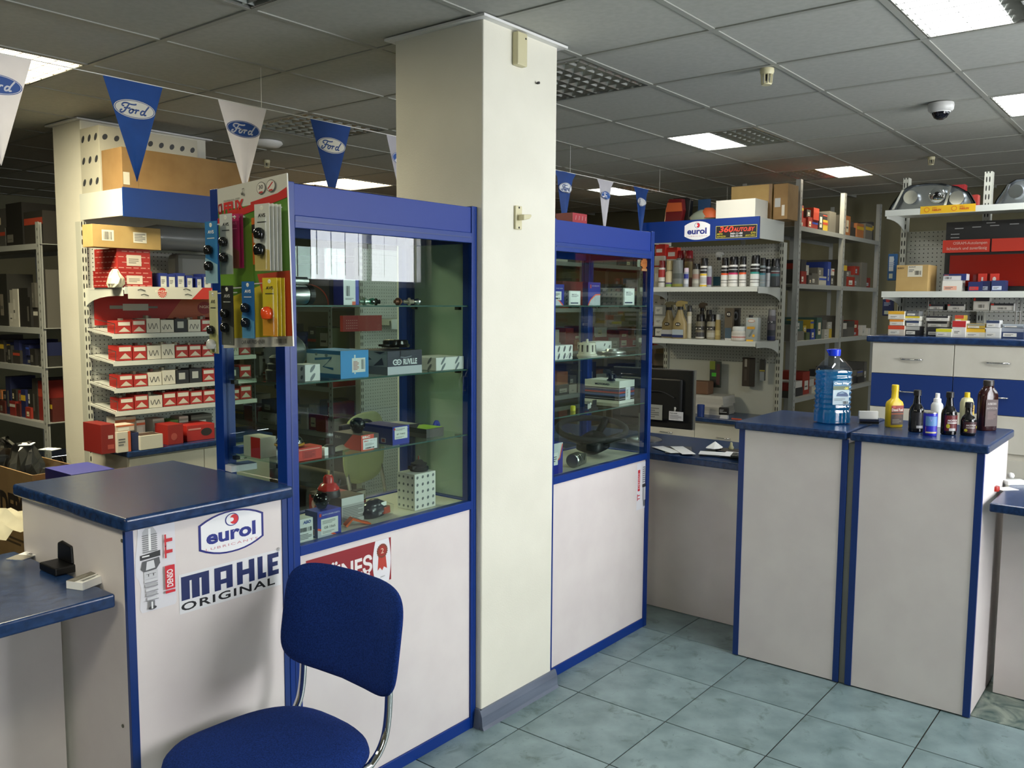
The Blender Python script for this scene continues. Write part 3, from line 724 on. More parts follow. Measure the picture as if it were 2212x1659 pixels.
# pallet-height base and wall boards behind, closing the view between racks
# ------------------------------------------------------------------ writing on the shelf units
h = Print((0, 0, 0), (1, 0, 0), (0, 0, 1), (0, -1, 0))
eurol_logo(Print((0, 0, 0), (1, 0, 0), (0, 0, 1), (0, -1, 0)), 0, 0, .1, .1) if False else None
def gp(px, py):  # pixel on GE header plane -> local
    q = P(px, py, x=5.80); return (3.37-q.y, q.z)
a = gp(1506, 498); eurol_logo(h, a[0], a[1], gp(1534, 498)[0]-gp(1479, 498)[0], .132, border=False)
a0 = gp(1546, 516); a1 = gp(1636, 486); w = a1[0]-a0[0]; hh = .088; z0 = 2.108
h.rect(a0[0], z0, a0[0]+w, z0+hh, '#c9c27a'); h.rect(a0[0]+.003, z0+.003, a0[0]+w-.003, z0+hh-.003, '#1c1c1c')
h.text('360', a0[0]+w*.08, z0+.042, w*.34, .042, '#e04a3a', bold=.03, shear=.25); h.text('AUTO.BY', a0[0]+w*.43, z0+.044, w*.5, .028, '#e04a3a', bold=.03, shear=.2)
h.text('АВТО', a0[0]+w*.03, z0+.025, w*.14, .012, '#d8cc3e', bold=.02); h.text('ЗАПЧАСТИ', a0[0]+w*.03, z0+.008, w*.22, .011, '#d8cc3e', bold=.02)
h.text('360-11-00', a0[0]+w*.36, z0+.025, w*.30, .013, '#e8e8e8', bold=.02); h.text('366-33-66', a0[0]+w*.36, z0+.008, w*.30, .013, '#e8e8e8', bold=.02)
h.text('СТО', a0[0]+w*.86, z0+.025, w*.11, .012, '#d8cc3e', bold=.02); h.text('ДОСТАВКА', a0[0]+w*.73, z0+.008, w*.24, .011, '#d8cc3e', bold=.02)
h.build('sticker', GE)
# red and white banner on the first shelf edge of the left stand
def gl(px, py, yy=0.016):
    q = P(px, py, y=4.57+yy); return (q.x-2.40, q.z)
h = Print((0, 0.014, 0), (1, 0, 0), (0, 0, 1), (0, -1, 0))
x0 = gl(276, 640)[0]; x1 = .92; z1 = 1.722; z0 = 1.655; w = x1-x0; H1 = z1-z0
h.rect(x0, z0, x1, z1, '#d9d6c8'); h.poly([(x0+w*.42, z0), (x1, z0), (x1, z1), (x0+w*.50, z1)], '#c8311f')
h.ell(x0+w*.22, z0+H1*.52, .026, .028, '#d2402c'); h.text('NGK', x0+w*.175, z0+H1*.55, w*.09, .012, '#f3ead8', bold=.02)
for k in range(7):
    a = PI+PI*(k+.5)/7; h.poly([(x0+w*.22, z0+H1*.5), (x0+w*.22+.024*math.cos(a-.08), z0+H1*.5+.026*math.sin(a-.08)), (x0+w*.22+.024*math.cos(a+.08), z0+H1*.5+.026*math.sin(a+.08))], '#f0d8c8')
for (xx, yy) in ((.06, .7), (.08, .3), (.36, .8), (.37, .35)): h.strip([(x0+w*xx, z0+H1*yy), (x0+w*(xx+.02), z0+H1*(yy+.08)), (x0+w*(xx+.05), z0+H1*(yy-.05))], .005, '#4a4a44')
h.text('Качество', x0+w*.56, z0+H1*.72, w*.16, .010, '#f3ead8'); h.text('оригинальной', x0+w*.56, z0+H1*.45, w*.20, .010, '#f3ead8'); h.text('комплектации', x0+w*.56, z0+H1*.18, w*.20, .010, '#f3ead8')
h.strip([(x0+w*.88, z0+H1*.2), (x0+w*.93, z0+H1*.85)], .014, '#5a5a55'); h.build('shelf_banner', GL)
# red spark-plug poster behind the shelf
po = thing('poster', 'red spark plug poster on the pegboard below the first shelf, left stand', 'poster', (2.42, 5.04, 0))
pr = Print((0, 0, 0), (1, 0, 0), (0, 0, 1), (0, -1, 0)); pr.mb.box(0.03, .88, 0, .004, 1.50, 1.70, paint('#a81f18', .5))
pr.poly([(.45, 1.50), (.88, 1.50), (.88, 1.70), (.62, 1.70)], '#b4542a'); pr.rect(.20, 1.585, .36, 1.625, '#b9b3a4'); pr.rect(.12, 1.595, .20, 1.615, '#8d887c'); pr.strip([(.36, 1.605), (.42, 1.605)], .012, '#6a665c')
pr.ell(.74, 1.60, .05, .04, '#8f1712'); pr.text('NGK', .705, 1.598, .07, .018, '#e0b49a', bold=.02); pr.build('poster_sheet', po)

# ------------------------------------------------------------------ loose stock on racks and shelves
PAL = {'d': ['#3b3a34', '#4a4a46', '#55534c', '#2c2c2e', '#6d6a60'], 'w': ['#b9b7ab', '#a8a69a', '#c6c3b8'], 'b': ['#1c2e6c', '#223a86', '#18235a'], 'r': ['#8e2a1c', '#a5361f', '#7c2018'], 'o': ['#a86a3c', '#96653b'], 'y': ['#b59a2c'], 'g': ['#4f5a3c', '#3f5a50'], 'D': ['#1d1c19', '#24241f', '#2e2b26'], 'N': ['#101a40', '#18204e'], 'R': ['#4c1a12', '#5c2418']}  # capital-letter tones are darkened to paint in the far-left rack's gloom
NM = {'d': 'dark grey', 'w': 'off-white', 'b': 'dark blue', 'r': 'red', 'o': 'brown', 'y': 'yellow', 'g': 'dull green', 'D': 'shade-darkened grey', 'N': 'shade-darkened blue', 'R': 'shade-darkened red'}
def fill(where, T, x0, x1, z, D, hmax, seed, kinds='ddwwbbro', wr=(.06, .16), group=None, y0=0.03, two=.5, lab=.6, gap=0.25):
    """cartons standing on a shelf: T = frame of the unit, along its local x; each a thing of its own"""
    r = random.Random(seed); x = x0; n = 0; T = T.matrix_basis if not isinstance(T, Matrix) else T
    while x < x1-.05:
        w = min(r.uniform(*wr), x1-x-.004); k = r.choice(kinds); d = min(r.uniform(.12, .3), D-y0-.03); lvl = z
        hs = [r.uniform(.3, .95)*hmax] if r.random() > two else [r.uniform(.25, .45)*hmax, r.uniform(.2, .42)*hmax]
        for q, hgt in enumerate(hs):
            kk = k if q == 0 else r.choice(kinds); c = r.choice(PAL[kk]); b = MB(); ww = w*(1 if q == 0 else r.uniform(.7, .98)); yy = y0 + r.uniform(0, .03)+q*.012
            b.box(0, ww, 0, d, 0, hgt, paint(c, .6))
            if r.random() < lab: 
                lw = ww*r.uniform(.3, .6); lh = hgt*r.uniform(.3, .6); lx = r.uniform(.05, .3)*ww; lz = hgt*.2; b.add([(lx, -.001, lz), (lx+lw, -.001, lz), (lx+lw, -.001, lz+lh), (lx, -.001, lz+lh)], [(0, 1, 2, 3)], paint(r.choice(['#c9c7bb', '#b5b3a8', '#d6c9a8', '#9fa6ad'] if k in 'dwbroyg' else ['#6d6b62', '#55534c', '#7c7668']), .7))  # labels are dimmed too on the shade-darkened kinds
                b.add([(lx+lw*.1, -.0016, lz+lh*.3), (lx+lw*.8, -.0016, lz+lh*.3), (lx+lw*.8, -.0016, lz+lh*.45), (lx+lw*.1, -.0016, lz+lh*.45)], [(0, 1, 2, 3)], paint('#55534c', .7))
            elif r.random() < .5: b.add([(0, -.001, hgt*.6), (ww, -.001, hgt*.6), (ww, -.001, hgt*.8), (0, -.001, hgt*.8)], [(0, 1, 2, 3)], paint(r.choice(['#a8402a', '#2c48a0', '#c0beb2', '#c7a52c']), .6))
            o = b.build('parts_carton'); o.matrix_basis = T @ Matrix.Translation((x+(w-ww)/2, yy, lvl)); lvl += hgt+.0005
            tag(o, '%s %s carton, %s from left %s' % (NM[kk], 'upper' if q else ('lower' if len(hs) > 1 else 'single'), ORD[n], where), 'box', group or ('cartons ' + where))
        n += 1; x += w + (r.uniform(.02, .08) if r.random() < gap else .006)
names = ['the top shelf', 'the second shelf', 'the third shelf', 'the fourth shelf', 'the bottom shelf']
for k, z in enumerate(RZL[:4]):
    hm = [.36, .40, .20, .28][k]
    fill('on %s of the far-left rack' % names[k], RL, .95, 1.97, z, .45, hm, 11+k, ['ddDDo', 'DDDwdD', 'DDNND', 'DRrNDDo'][k], wr=((.16, .3) if k == 0 else (.05, .14)), gap=.1)
for k, z in enumerate(RZR[:4]):
    fill('on %s of the back-right rack' % names[k], RR, .02, .96, z, .45, [.23, .24, .20, .20][k], 31+k, ['ddrrwy', 'ddwdbr', 'bwgywd', 'wdrwd'][k], wr=(.07, .17), gap=.2)
    fill('in the right bay, %s, back-right rack' % names[k], RR, 1.04, 1.96, z, .45, [.20, .26, .2, .2][k], 51+k, ['ddod', 'ddbr', 'ddrw', 'dd'][k], wr=(.09, .2), gap=.2)
for k, z in enumerate(RZM[1:5]):
    fill('on the %s shelf, rack behind left cabinet' % ORD[k+1], RM, 0.6, 2.97, z, .45, [.30, .28, .22, .30][k], 71+k, ['drrwd', 'dwgdb', 'rrydwd', 'ddrwd'][k], wr=(.10, .26), gap=.3)
for k, z in enumerate(RZN[:4]):
    fill('on the %s shelf, rack behind right cabinet' % ORD[k], RN, .05, 2.95, z, .40, [.3, .28, .28, .3][k], 91+k, ['wdod', 'ddrwd', 'rrowwr', 'ddwdo'][k], wr=(.10, .24), gap=.25)
# small boxes in the sloping trays of the left stand
def tray(label, zz, seed, pal, x0=.03, x1=.90, hm=.085, n=10):
    r = random.Random(seed); x = x0; k = 0; W_tot = (x1-x0)/n
    for i in range(n):
        c = pal[i % len(pal)]; w = W_tot*.93; hgt = hm*r.uniform(.8, 1.0); b = MB()
        body = {'R': '#a82a24', 'W': '#cfcbbd', 'K': '#26262a', 'B': '#1e3c8c', 'Y': '#c49a28'}[c]
        b.box(0, w, 0, .11, 0, hgt, paint(body, .55))
        if c == 'R':
            b.add([(w*.08, -.001, hgt*.62), (w*.92, -.001, hgt*.62), (w*.92, -.001, hgt*.9), (w*.08, -.001, hgt*.9)], [(0, 1, 2, 3)], paint('#d8d2c4', .6))
            b.add([(w*.08, -.001, hgt*.12), (w*.5, -.001, hgt*.5), (w*.92, -.001, hgt*.12)], [(0, 1, 2)], paint('#c9bfae', .6))
        elif c == 'W':
            pr = Print((0, 0, 0), (1, 0, 0), (0, 0, 1), (0, -1, 0)); pr.mb = b
            pts = [(w*(.12+.1*q), hgt*(.45+.22*math.sin(q*2.1+i))) for q in range(8)]; pr.strip([tuple(v) for v in catmull(pts, 4)], .0035, '#2a2a2c')
        elif c == 'K': b.add([(w*.2, -.001, hgt*.3), (w*.7, -.001, hgt*.3), (w*.7, -.001, hgt*.8), (w*.2, -.001, hgt*.8)], [(0, 1, 2, 3)], paint('#b9b9b2', .6))
        for (a, q, cc) in ((.15, .03, '#8f8a78'), (.5, .05, '#6a3a30'), (.75, .08, '#77756a')):
            if r.random() < .6: b.box(w*a, w*(a+.2), q, q+.03, hgt-.004, hgt+r.uniform(.004, .02), paint(cc, .6))
        o = b.build('small_parts_carton'); o.location = (2.40+x, 4.745, zz+.0062)
        tag(o, '%s open-topped carton, %s from left in %s' % ({'R': 'red and white', 'W': 'white hand-lettered', 'K': 'black', 'B': 'blue', 'Y': 'yellow'}[c], ORD[i], label), 'box', 'small cartons in ' + label); x += W_tot
tray('the top sloping tray', 1.455, 1, 'RRWWKWRRWR'); tray('the second sloping tray', 1.302, 2, 'RRWWRRRRWR')
tray('the third sloping tray', 1.150, 3, 'RRWWKKRWKR'); tray('the lowest sloping tray', 1.020, 4, 'RRWRRRRWRR')
# wire fences at the left ends of the trays
for k, z in enumerate((1.455, 1.302, 1.15, 1.02)):
    f = MB(); f.tube([(0, .165, z+.06), (0, .17, z), (0, .46, z+.03), (0, .46, z+.09), (0, .165, z+.06)], .002, STEEL, 6); f.tube([(0, .165, z+.06), (0, .46, z+.03)], .0015, STEEL, 6); f.build('wire_divider', GL).location = (.012, 0, 0)

# ================================================================== STICKERS ON FURNITURE
def face(pxL, pxR, pyT, pyB, y, loc, N=(0, -1, 0)):
    """frame on a front face (plane y) in the local space of a root at loc"""
    a = P(pxL, pyB, y=y); b = P(pxR, pyT, y=y)
    return Print((a.x-loc[0], y-loc[1], a.z-loc[2]), (1, 0, 0), (0, 0, 1), N), b.x-a.x, b.z-a.z
cl = tuple(CL.location)
# spark plug sticker
h, w, q = face(296, 377, 1133, 1322, 2.13, cl)
q = P(296, 1133, y=2.13).z - P(296, 1328, y=2.13).z
h.O = Vector((P(296, 1328, y=2.13).x-cl[0], 0, P(296, 1328, y=2.13).z))
pts = [(w*.0, q*.42), (0, q*.62), (w*.06, q*.80), (w*.08, q*.96), (w*.25, q*1.0), (w*.4, q*.97), (w*.45, q*.95), (w*.97, q*.95), (w, q*.92), (w, q*.03), (w*.95, 0), (w*.12, 0), (w*.07, q*.05), (w*.12, q*.28), (w*.06, q*.38)]
h.poly(pts, '#dcdadf')
cx = w*.36
h.poly([(cx-w*.17, q*.66), (cx-w*.17, q*.90), (cx-w*.05, q*.97), (cx+w*.05, q*.97), (cx+w*.17, q*.88), (cx+w*.17, q*.66)], '#b9b9bb')
for k in range(9): h.rect(cx-w*.19, q*(.67+.023*k), cx+w*.19, q*(.677+.023*k), '#58585a'); h.l -= h.st
h.l += h.st; h.rect(cx-w*.03, q*.68, cx+w*.03, q*.93, '#efefef')
h.poly([(cx-w*.25, q*.59), (cx-w*.25, q*.645), (cx+w*.25, q*.665), (cx+w*.25, q*.60)], '#2e2e30'); h.rect(cx-w*.20, q*.62, cx-w*.02, q*.635, '#f2f2f2')
h.poly([(cx-w*.24, q*.49), (cx-w*.20, q*.575), (cx+w*.22, q*.59), (cx+w*.24, q*.52), (cx+w*.14, q*.46), (cx-w*.16, q*.45)], '#5b5b5e'); h.poly([(cx-w*.12, q*.47), (cx-w*.09, q*.565), (cx+w*.08, q*.57), (cx+w*.11, q*.48)], '#d9d9dc')
h.rect(cx-w*.17, q*.37, cx+w*.17, q*.455, '#c9c9cc'); h.text('TT', cx-w*.12, q*.395, w*.24, q*.03, '#3a3a3c')
for k in range(5): h.rect(cx-w*(.17-.012*k), q*(.33-.05*k), cx+w*(.17-.012*k), q*(.365-.05*k), '#b0b0b3' if k % 2 else '#cfcfd2'); h.rect(cx-w*.16, q*(.325-.05*k), cx+w*.16, q*(.332-.05*k), '#6e6e70')
h.rect(cx-w*.08, q*.03, cx+w*.06, q*.12, '#77777a'); h.ell(cx, q*.04, w*.1, q*.02, '#3c3c3e'); h.rect(cx-w*.03, q*.03, cx+w*.01, q*.11, '#efefef')
h.text('TT', w*.70, q*.56, q*.27, w*.20, '#c8202a', bold=.04, rot=90)
h.rect(w*.69, q*.20, w*.94, q*.47, '#cf2230'); h.rect(w*.69, q*.155, w*.94, q*.185, '#cf2230'); h.text('DENSO', w*.73, q*.225, q*.20, w*.16, '#f0e0e0', bold=.03, rot=90)
h.build('sticker', CL)
# oval oil sticker
h, w, q = face(432, 570, 1097, 1203, 2.13, cl); c = P(501, 1147, y=2.13); h.O = Vector((0, 0, 0)); eurol_logo(h, c.x-cl[0], c.z, w, .122); h.build('sticker', CL)
# big white name sticker
a = P(388, 1328, y=2.13); b = P(607, 1272, y=2.13); w = b.x-a.x; q = P(388, 1242, y=2.13).z-a.z; dz = b.z-a.z
h = Print((a.x-cl[0], 0, a.z), (1, 0, 0), (0, 0, 1), (0, -1, 0)); 
h.poly([(0, 0), (w, 0), (w, q), (0, q)], '#e2e2e4')
h.text('ORIGINAL', w*.015, q*.06, w*.92, q*.21, '#151518', bold=.02, space=1.15)
BB = '#14245a'
h.st = .00006
def R(x0, y0, x1, y1): h.rect(w*x0, q*y0, w*x1, q*y1, BB)
y0, y1 = .33, .93
R(.02, y0, .095, y1); R(.02, .80, .27, y1); R(.115, y0, .185, y1); R(.205, y0, .275, y1)
R(.325, y0, .385, y1); R(.325, .80, .50, y1); R(.44, y0, .50, y1); R(.325, .48, .50, .60)
R(.545, y0, .60, y1); R(.665, y0, .72, y1); R(.545, .56, .72, .70)
R(.755, y0, .805, y1); R(.755, y0, .84, .47)
R(.86, y0, .91, y1); R(.86, y0, .975, .46); R(.86, .57, .965, .69); R(.86, .80, .975, y1)
h.l += h.st; h.text('®', w*.955, q*.95, w*.035, None, '#55555a'); h.build('sticker', CL)
# red sticker on the left cabinet
cs = tuple(CASE1.location)
yy = 2.138
a = P(662, 1298, y=yy); b = P(844, 1160, y=yy); w = b.x-a.x; z1 = P(844, 1160, y=yy).z; z0 = P(844, 1251, y=yy).z; q = z1-z0
h = Print((a.x-cs[0], yy-cs[1], z0), (1, 0, 0), (0, 0, 1), (0, -1, 0))
h.rect(0, 0, w, q, '#8e1822'); h.text('GÜNEŞ', w*.10, q*.22, w*.66, q*.58, '#ece4e2', bold=.03); h.text('КОМПАНИЯ', w*.28, q*.07, w*.46, q*.10, '#d8b8b4')
h.poly([(w*.80, 0)] + [(w*(.80-.035*math.sin(PI*k/8)), q*k/8) for k in range(9)] + [(w*(.97+.025*math.sin(PI*k/8)), q*(1-k/8)) for k in range(9)], '#e4e2e6')
ccx, ccy = w*.885, q*.74
h.poly([(ccx-w*.045, ccy-q*.05), (ccx-w*.06, q*.30), (ccx-w*.03, q*.36), (ccx, q*.28), (ccx+w*.02, q*.36), (ccx+w*.06, q*.30), (ccx+w*.04, ccy-q*.05)], '#b83a2c')
h.poly([(ccx+(w*.072 if k % 2 else w*.064)*math.cos(2*PI*k/40), ccy+(q*.175 if k % 2 else q*.155)*math.sin(2*PI*k/40)) for k in range(40)], '#7a3a28'); h.ell(ccx, ccy, w*.05, q*.125, '#9c2a20'); h.text('2', ccx-w*.018, ccy-q*.06, w*.036, q*.12, '#e8c8b0')
h.text('2009', ccx-w*.03, q*.12, w*.06, q*.03, '#9a9a9a'); h.build('sticker', CASE1)
# spark plug sticker on the right cabinet
cs = tuple(CASE2.location); yy = 2.158
a = P(1374, 1103, y=yy); b = P(1399, 995, y=yy); w = b.x-a.x; q = b.z-a.z
h = Print((a.x-cs[0], yy-cs[1], a.z), (1, 0, 0), (0, 0, 1), (0, -1, 0)); h.rect(0, 0, w, q, '#dedde2'); h.rect(w*.10, q*.40, w*.30, q*.85, '#c8202c'); h.text('DENSO', w*.12, q*.45, q*.33, w*.14, '#efdede', rot=90); h.text('TT', w*.06, q*.20, q*.14, w*.24, '#c8202c', bold=.03, rot=90)
for k in range(8): h.rect(w*.52, q*(.56+.045*k), w*.86, q*(.585+.045*k), '#85858a')
h.rect(w*.50, q*.46, w*.90, q*.53, '#333336'); h.rect(w*.58, q*.18, w*.82, q*.46, '#b9b9bd'); h.rect(w*.63, q*.05, w*.76, q*.18, '#6d6d70'); h.build('sticker', CASE2)
for (x, z) in ((1302, 1062),): pass

# ================================================================== HANGING AIR-FRESHENER BOARD
tl, tr, bl_, br_ = PD(455, 413, 2.55), PD(605, 377, 2.34), PD(483, 752, 2.55), PD(633, 748, 2.34)
FB = thing('display_board', 'printed hang board of blister-packed air fresheners hooked on the left cabinet corner', 'display board', tuple(bl_))
O = Vector((0, 0, 0)); Ux = (br_-bl_); Vx = (tl-bl_); wU = Ux.length; hV = Vx.length; U_ = Ux.normalized(); V_ = Vx.normalized(); N_ = U_.cross(V_).normalized()
if (bl_-Vector((0, 0, CZ))).dot(N_) > 0: N_ = -N_
V_ = N_.cross(U_).normalized()
if V_.z < 0: V_ = -V_
def PP(px, py, dist):
    d = _F + _R*((px-W_/2)/F_) + _U*((H_/2-py)/F_); C0 = Vector((0, 0, CZ)); t = ((bl_+N_*dist)-C0).dot(N_)/d.dot(N_); return C0 + d*t
bd = MB(); th = 0.004
cs_ = [O, U_*wU, U_*wU+V_*hV, V_*hV]
bd.add([tuple(p) for p in cs_] + [tuple(p-N_*th) for p in cs_], [(0, 1, 2, 3), (7, 6, 5, 4), (0, 4, 5, 1), (1, 5, 6, 2), (2, 6, 7, 3), (3, 7, 4, 0)], paint('#c9c7bb', .3)); bd.build('board_sheet', FB)
h = Print(O, U_, V_, N_)
w, q = wU, hV
h.rect(0, q*.06, w, q*.86, '#4f7a2a'); h.poly([(w*.0, q*.30), (w, q*.42), (w, q*.06), (0, q*.06)], '#b9a82c'); h.poly([(w*.55, q*.44), (w, q*.44), (w, q*.06), (w*.75, q*.06)], '#b8452a'); h.poly([(0, q*.62), (w*.5, q*.76), (w*.5, q*.40), (0, q*.36)], '#6f9a35'); h.rect(w*.5, q*.50, w*.86, q*.78, '#c8641e'); h.rect(w*.5, q*.69, w*.62, q*.74, '#1c1c1c'); h.text('F', w*.52, q*.63, w*.06, q*.035, '#d8d4c8', bold=.03)
h.poly([(0, q*.815), (0, q*.775), (w, q*.86), (w, q*.92), (w*.88, q*.895), (w*.5, q*.875), (w*.5, q*.86)], '#b92a26')
h.text('FELIX', w*.10, q*.835, w*.30, q*.070, '#c22a2a', bold=.05, shear=-.0)
h.poly([(w*.02, q*.90), (w*.075, q*.905), (w*.075, q*.85), (w*.045, q*.82), (w*.02, q*.85)], '#8e1c1c'); h.ell(w*.047, q*.872, w*.012, q*.02, '#d8c8c0'); h.text('PROFESSIONAL SERIES', w*.11, q*.908, w*.24, q*.010, '#55524c')
for (cx, c2) in ((.66, '30'), (.80, '')):
    h.ell(w*cx, q*.945, w*.062, q*.036, '#5a574f'); h.ell(w*cx, q*.945, w*.056, q*.032, '#d2cfc4')
    if c2: h.text(c2, w*(cx-.03), q*.938, w*.06, q*.024, '#2a2a2a', bold=.02)
    else: h.strip([(w*(cx-.04), q*.93), (w*cx, q*.95), (w*(cx+.03), q*.965)], .004, '#b82c28')
    h.rect(w*(cx-.025), q*.915, w*(cx+.025), q*.924, '#b82c28')
h.text('CAR AIR FRESHENER', w*.30, q*.022, w*.34, q*.022, '#2c2a26', shear=.15); h.barcode(w*.78, q*.018, w*.16, q*.028, '#5a564c')
h.ell(w*.40, q*.935, w*.018, q*.010, '#6a6a60'); h.ell(w*.40, q*.935, w*.009, q*.005, '#1a1a18'); h.build('printed_label', FB)
f = MB(); hp = U_*(w*.40)+V_*(q*.935); e_ = Vector((1.60, 2.25, 1.99))-bl_; f.tube([tuple(hp+N_*.006), tuple(hp+N_*.006+V_*.012), tuple(hp-N_*.01+V_*.02), tuple(e_)], .0012, STEEL, 6); f.build('hanging_wire', FB)
# blister packs hang in front of the board on pegs
def blister(lbl, px, py, dist, wd, hg, cardc, txt, body, blobs, stack=1, tilt=0.0, txtc='#d8d8d8', bodyc=None, bottle=False):
    p = PP(px, py, dist+.004); t = thing('blister_pack', lbl, 'air freshener', tuple(p), math.atan2(U_.y, U_.x)+tilt, 'air fresheners on the hang board')
    for k in range(stack):
        yo = 0.012*k
        b = MB(); b.box(-wd/2, wd/2, yo, yo+.001, -hg, 0, paint(cardc, .5)); b.build('backing_card', t)
        c = MB(); c.loft([(-hg+.004, wd*.40, .0045, 6, 0, yo-.006), (-.03*hg/.16, wd*.40, .0045, 6, 0, yo-.006)], CLEAR, 20); c.build('clear_blister', t, smooth=40)
    pr = Print((-wd/2, 0, -hg), (1, 0, 0), (0, 0, 1), (0, -1, 0)); pr.ell(wd*.5, hg*.94, wd*.11, hg*.035, '#d9d8c8')
    pr.text(txt, wd*.25, hg*.80, wd*.5, hg*.055, txtc, bold=.03); pr.rect(wd*.2, hg*.72, wd*.8, hg*.735, txtc); pr.poly([(0, 0), (wd, 0), (wd, hg*.3), (0, hg*.42)], body); pr.build('printed_label', t)
    for (dz, r, cc) in blobs:
        m = MB(); m.lathe([(r*.2, -r*1.1), (r*.8, -r*.9), (r, -r*.2), (r*.9, r*.5), (r*.5, r*.9), (0, r)], paint(cc, .12), 20, (0, -.010, -hg*dz)); m.build('freshener', t, smooth=50)
    f = MB(); f.tube([(0, -.004, -.008), (0, dist+.002, -.004)], .0018, WHITE, 6); f.build('peg', t)
blister('blue-topped twin blister pack, far left of the upper row on the hang board', 455, 478, .085, .060, .170, '#2f74a8', 'AVS', '#8fb0bc', [(.46, .013, '#101214'), (.72, .013, '#101214')])
blister('clear twin blister pack second in the upper row of the hang board', 487, 462, .06, .060, .165, '#b9bab4', 'AVS', '#7f8886', [(.46, .013, '#101214'), (.72, .013, '#101214')], txtc='#33332f')
blister('pink hanging air freshener behind the upper left packs', 507, 462, .028, .040, .150, '#a31f58', 'AVS', '#7e4638', [], stack=2, txtc='#d86a90')
blister('thick stack of twin blister packs right of the upper row on the hang board', 565, 440, .062, .066, .175, '#c2c3ba', 'AVS', '#b9a560', [(.44, .015, '#0c0f10'), (.68, .016, '#0c0f10')], stack=4, txtc='#33332f')
blister('cream pack with clear jar, lowest and leftmost on the hang board', 460, 628, .075, .042, .175, '#c3bf92', 'AVS', '#a8a670', [(.62, .012, '#1d1d1b'), (.85, .014, '#b9b9b4')], txtc='#33332f')
blister('black twin blister pack in the lower row of the hang board', 490, 617, .06, .058, .165, '#1c1e20', 'AVS', '#51544e', [(.46, .012, '#0c0f10'), (.70, .013, '#0c0f10')], txtc='#a8a8a0')
blister('deep blue twin blister pack, middle of the lower row', 535, 608, .045, .058, .155, '#1f5c94', 'AVS', '#4c84a8', [(.46, .013, '#0b1420'), (.72, .013, '#0b1420')])
blister('yellow pack with orange oval freshener, right of the lower row', 582, 600, .04, .064, .155, '#c8b22a', 'AVS', '#c88a2a', [(.60, .017, '#d4481c')], stack=3, txtc='#2a2a22')

# ================================================================== IN THE LEFT CABINET
def cs_item(nm, lb, cat, pxL, pxR, pyT, pyB, yf, z0, back=None, D=None, col='#c8c8c8', decor=None, group=None):
    x, w, h, d = pxbox(pxL, pxR, pyT, pyB, yf, z0, back, D)
    return carton(nm, lb, cat, x, yf, z0, w, min(d, 2.46-yf if yf < 2.5 else 9), h, col, 0, group, decor)
S1, S2, S3, S0 = 1.6375, 1.4005, 1.1545, 0.8965
def ovals(pr, w, h, nx, nz, c='#6b7076', s=.5, t=.9):
    for i in range(nx):
        for k in range(nz):
            cx, cz = w*(i+.5)/nx, h*(k+.5)/nz; pr.ell(cx, cz, w/nx*s*.5, min(h/nz, w/nx)*.2, c, tilt=t, n=12); pr.l -= pr.st
    pr.l += pr.st
def d_white(nx=2, nz=2, lab=False):
    def f(w, d, h):
        a = front(); ovals(a, w, h, nx, nz); b = left(w, d, h); ovals(b, d, h, max(2, int(d/w*nx)), nz)
        if lab: a.rect(w*.1, h*.12, w*.9, h*.85, '#e6e6e4'); a.lines(w*.16, h*.4, w*.66, h*.35, 4, '#777'.ljust(7, '7')); a.barcode(w*.16, h*.18, w*.66, h*.15)
        return [a, b]
    return f
def d_blue(title, code, lab=(.14, .10, .86, .70), swoosh=True):
    def f(w, d, h):
        a = front(); a.rect(0, 0, w, h, '#1c2c9a')
        if swoosh: a.poly([(0, 0), (w*.75, 0), (w*.15, h*.32), (0, h*.34)], '#b9bcc4'); a.strip([(w*.76, 0), (w*.5, h*.16), (0, h*.35)], w*.07, '#e0542a')
        a.rect(w*lab[0], h*lab[1], w*lab[2], h*lab[3], '#dedcd8'); a.text(code, w*(lab[0]+.12), h*(lab[1]+.22), w*(lab[2]-lab[0]-.24), h*.09, '#3c3c3c', bold=.02); a.lines(w*(lab[0]+.05), h*(lab[3]-.2), w*.55, h*.14, 3, '#8a8a88'); a.lines(w*(lab[0]+.05), h*(lab[1]+.04), w*.5, h*.1, 2, '#9a9a98')
        a.rect(w*.06, h*.80, w*.15, h*.92, '#b8322c'); a.text(title, w*.18, h*.83, w*.74, h*.055, '#d8d8ec'); b = left(w, d, h); b.rect(0, 0, d, h, '#15205e'); b.rect(d*.62, h*.08, d*.78, h*.34, '#8a8a98'); b.rect(d*.65, h*.12, d*.75, h*.30, '#6e2830')
        return [a, b]
    return f
# shelf 1
cs_item('parts_box', 'white-labelled box with blue edge on the top shelf, left cabinet', 'box', 742, 775, 604, 657, 2.19, S1, D=.05, col='#1e2a8a', decor=lambda w, d, h: [front().rect(0, 0, w*.78, h, '#dcdde0').rect(w*.78, 0, w, h, '#2430a0').rect(w*.55, 0, w*.78, h*.14, '#d8582c').barcode(w*.15, h*.35, w*.25, h*.4).lines(w*.1, h*.2, w*.55, h*.08, 2)])
def d_dark(w, d, h):
    b = left(w, d, h); b.rect(0, 0, d, h, '#25222c'); b.poly([(d*(1-.62*math.cos(a)) if False else d*.45+d*.54*math.cos(a), h*.80*math.sin(a)) for a in [PI*k/14 for k in range(15)]], '#a03424'); b.poly([(d*.44+d*.52*math.cos(a), h*.77*math.sin(a)) for a in [PI*k/14 for k in range(15)]], '#332a26')
    return [b, front().rect(0, 0, w, h, '#23283c')]
cs_item('brake_pad_box', 'dark box with a red arc on its side, top shelf of left cabinet', 'box', 712, 744, 602, 656, 2.245, S1, D=.20, col='#23222b', decor=d_dark)
q = P(662, 655, y=2.22); t = thing('starter_motor', 'shiny cylindrical starter motor at left end of the top cabinet shelf', 'car part', (q.x-.02, 2.25, S1+.032))
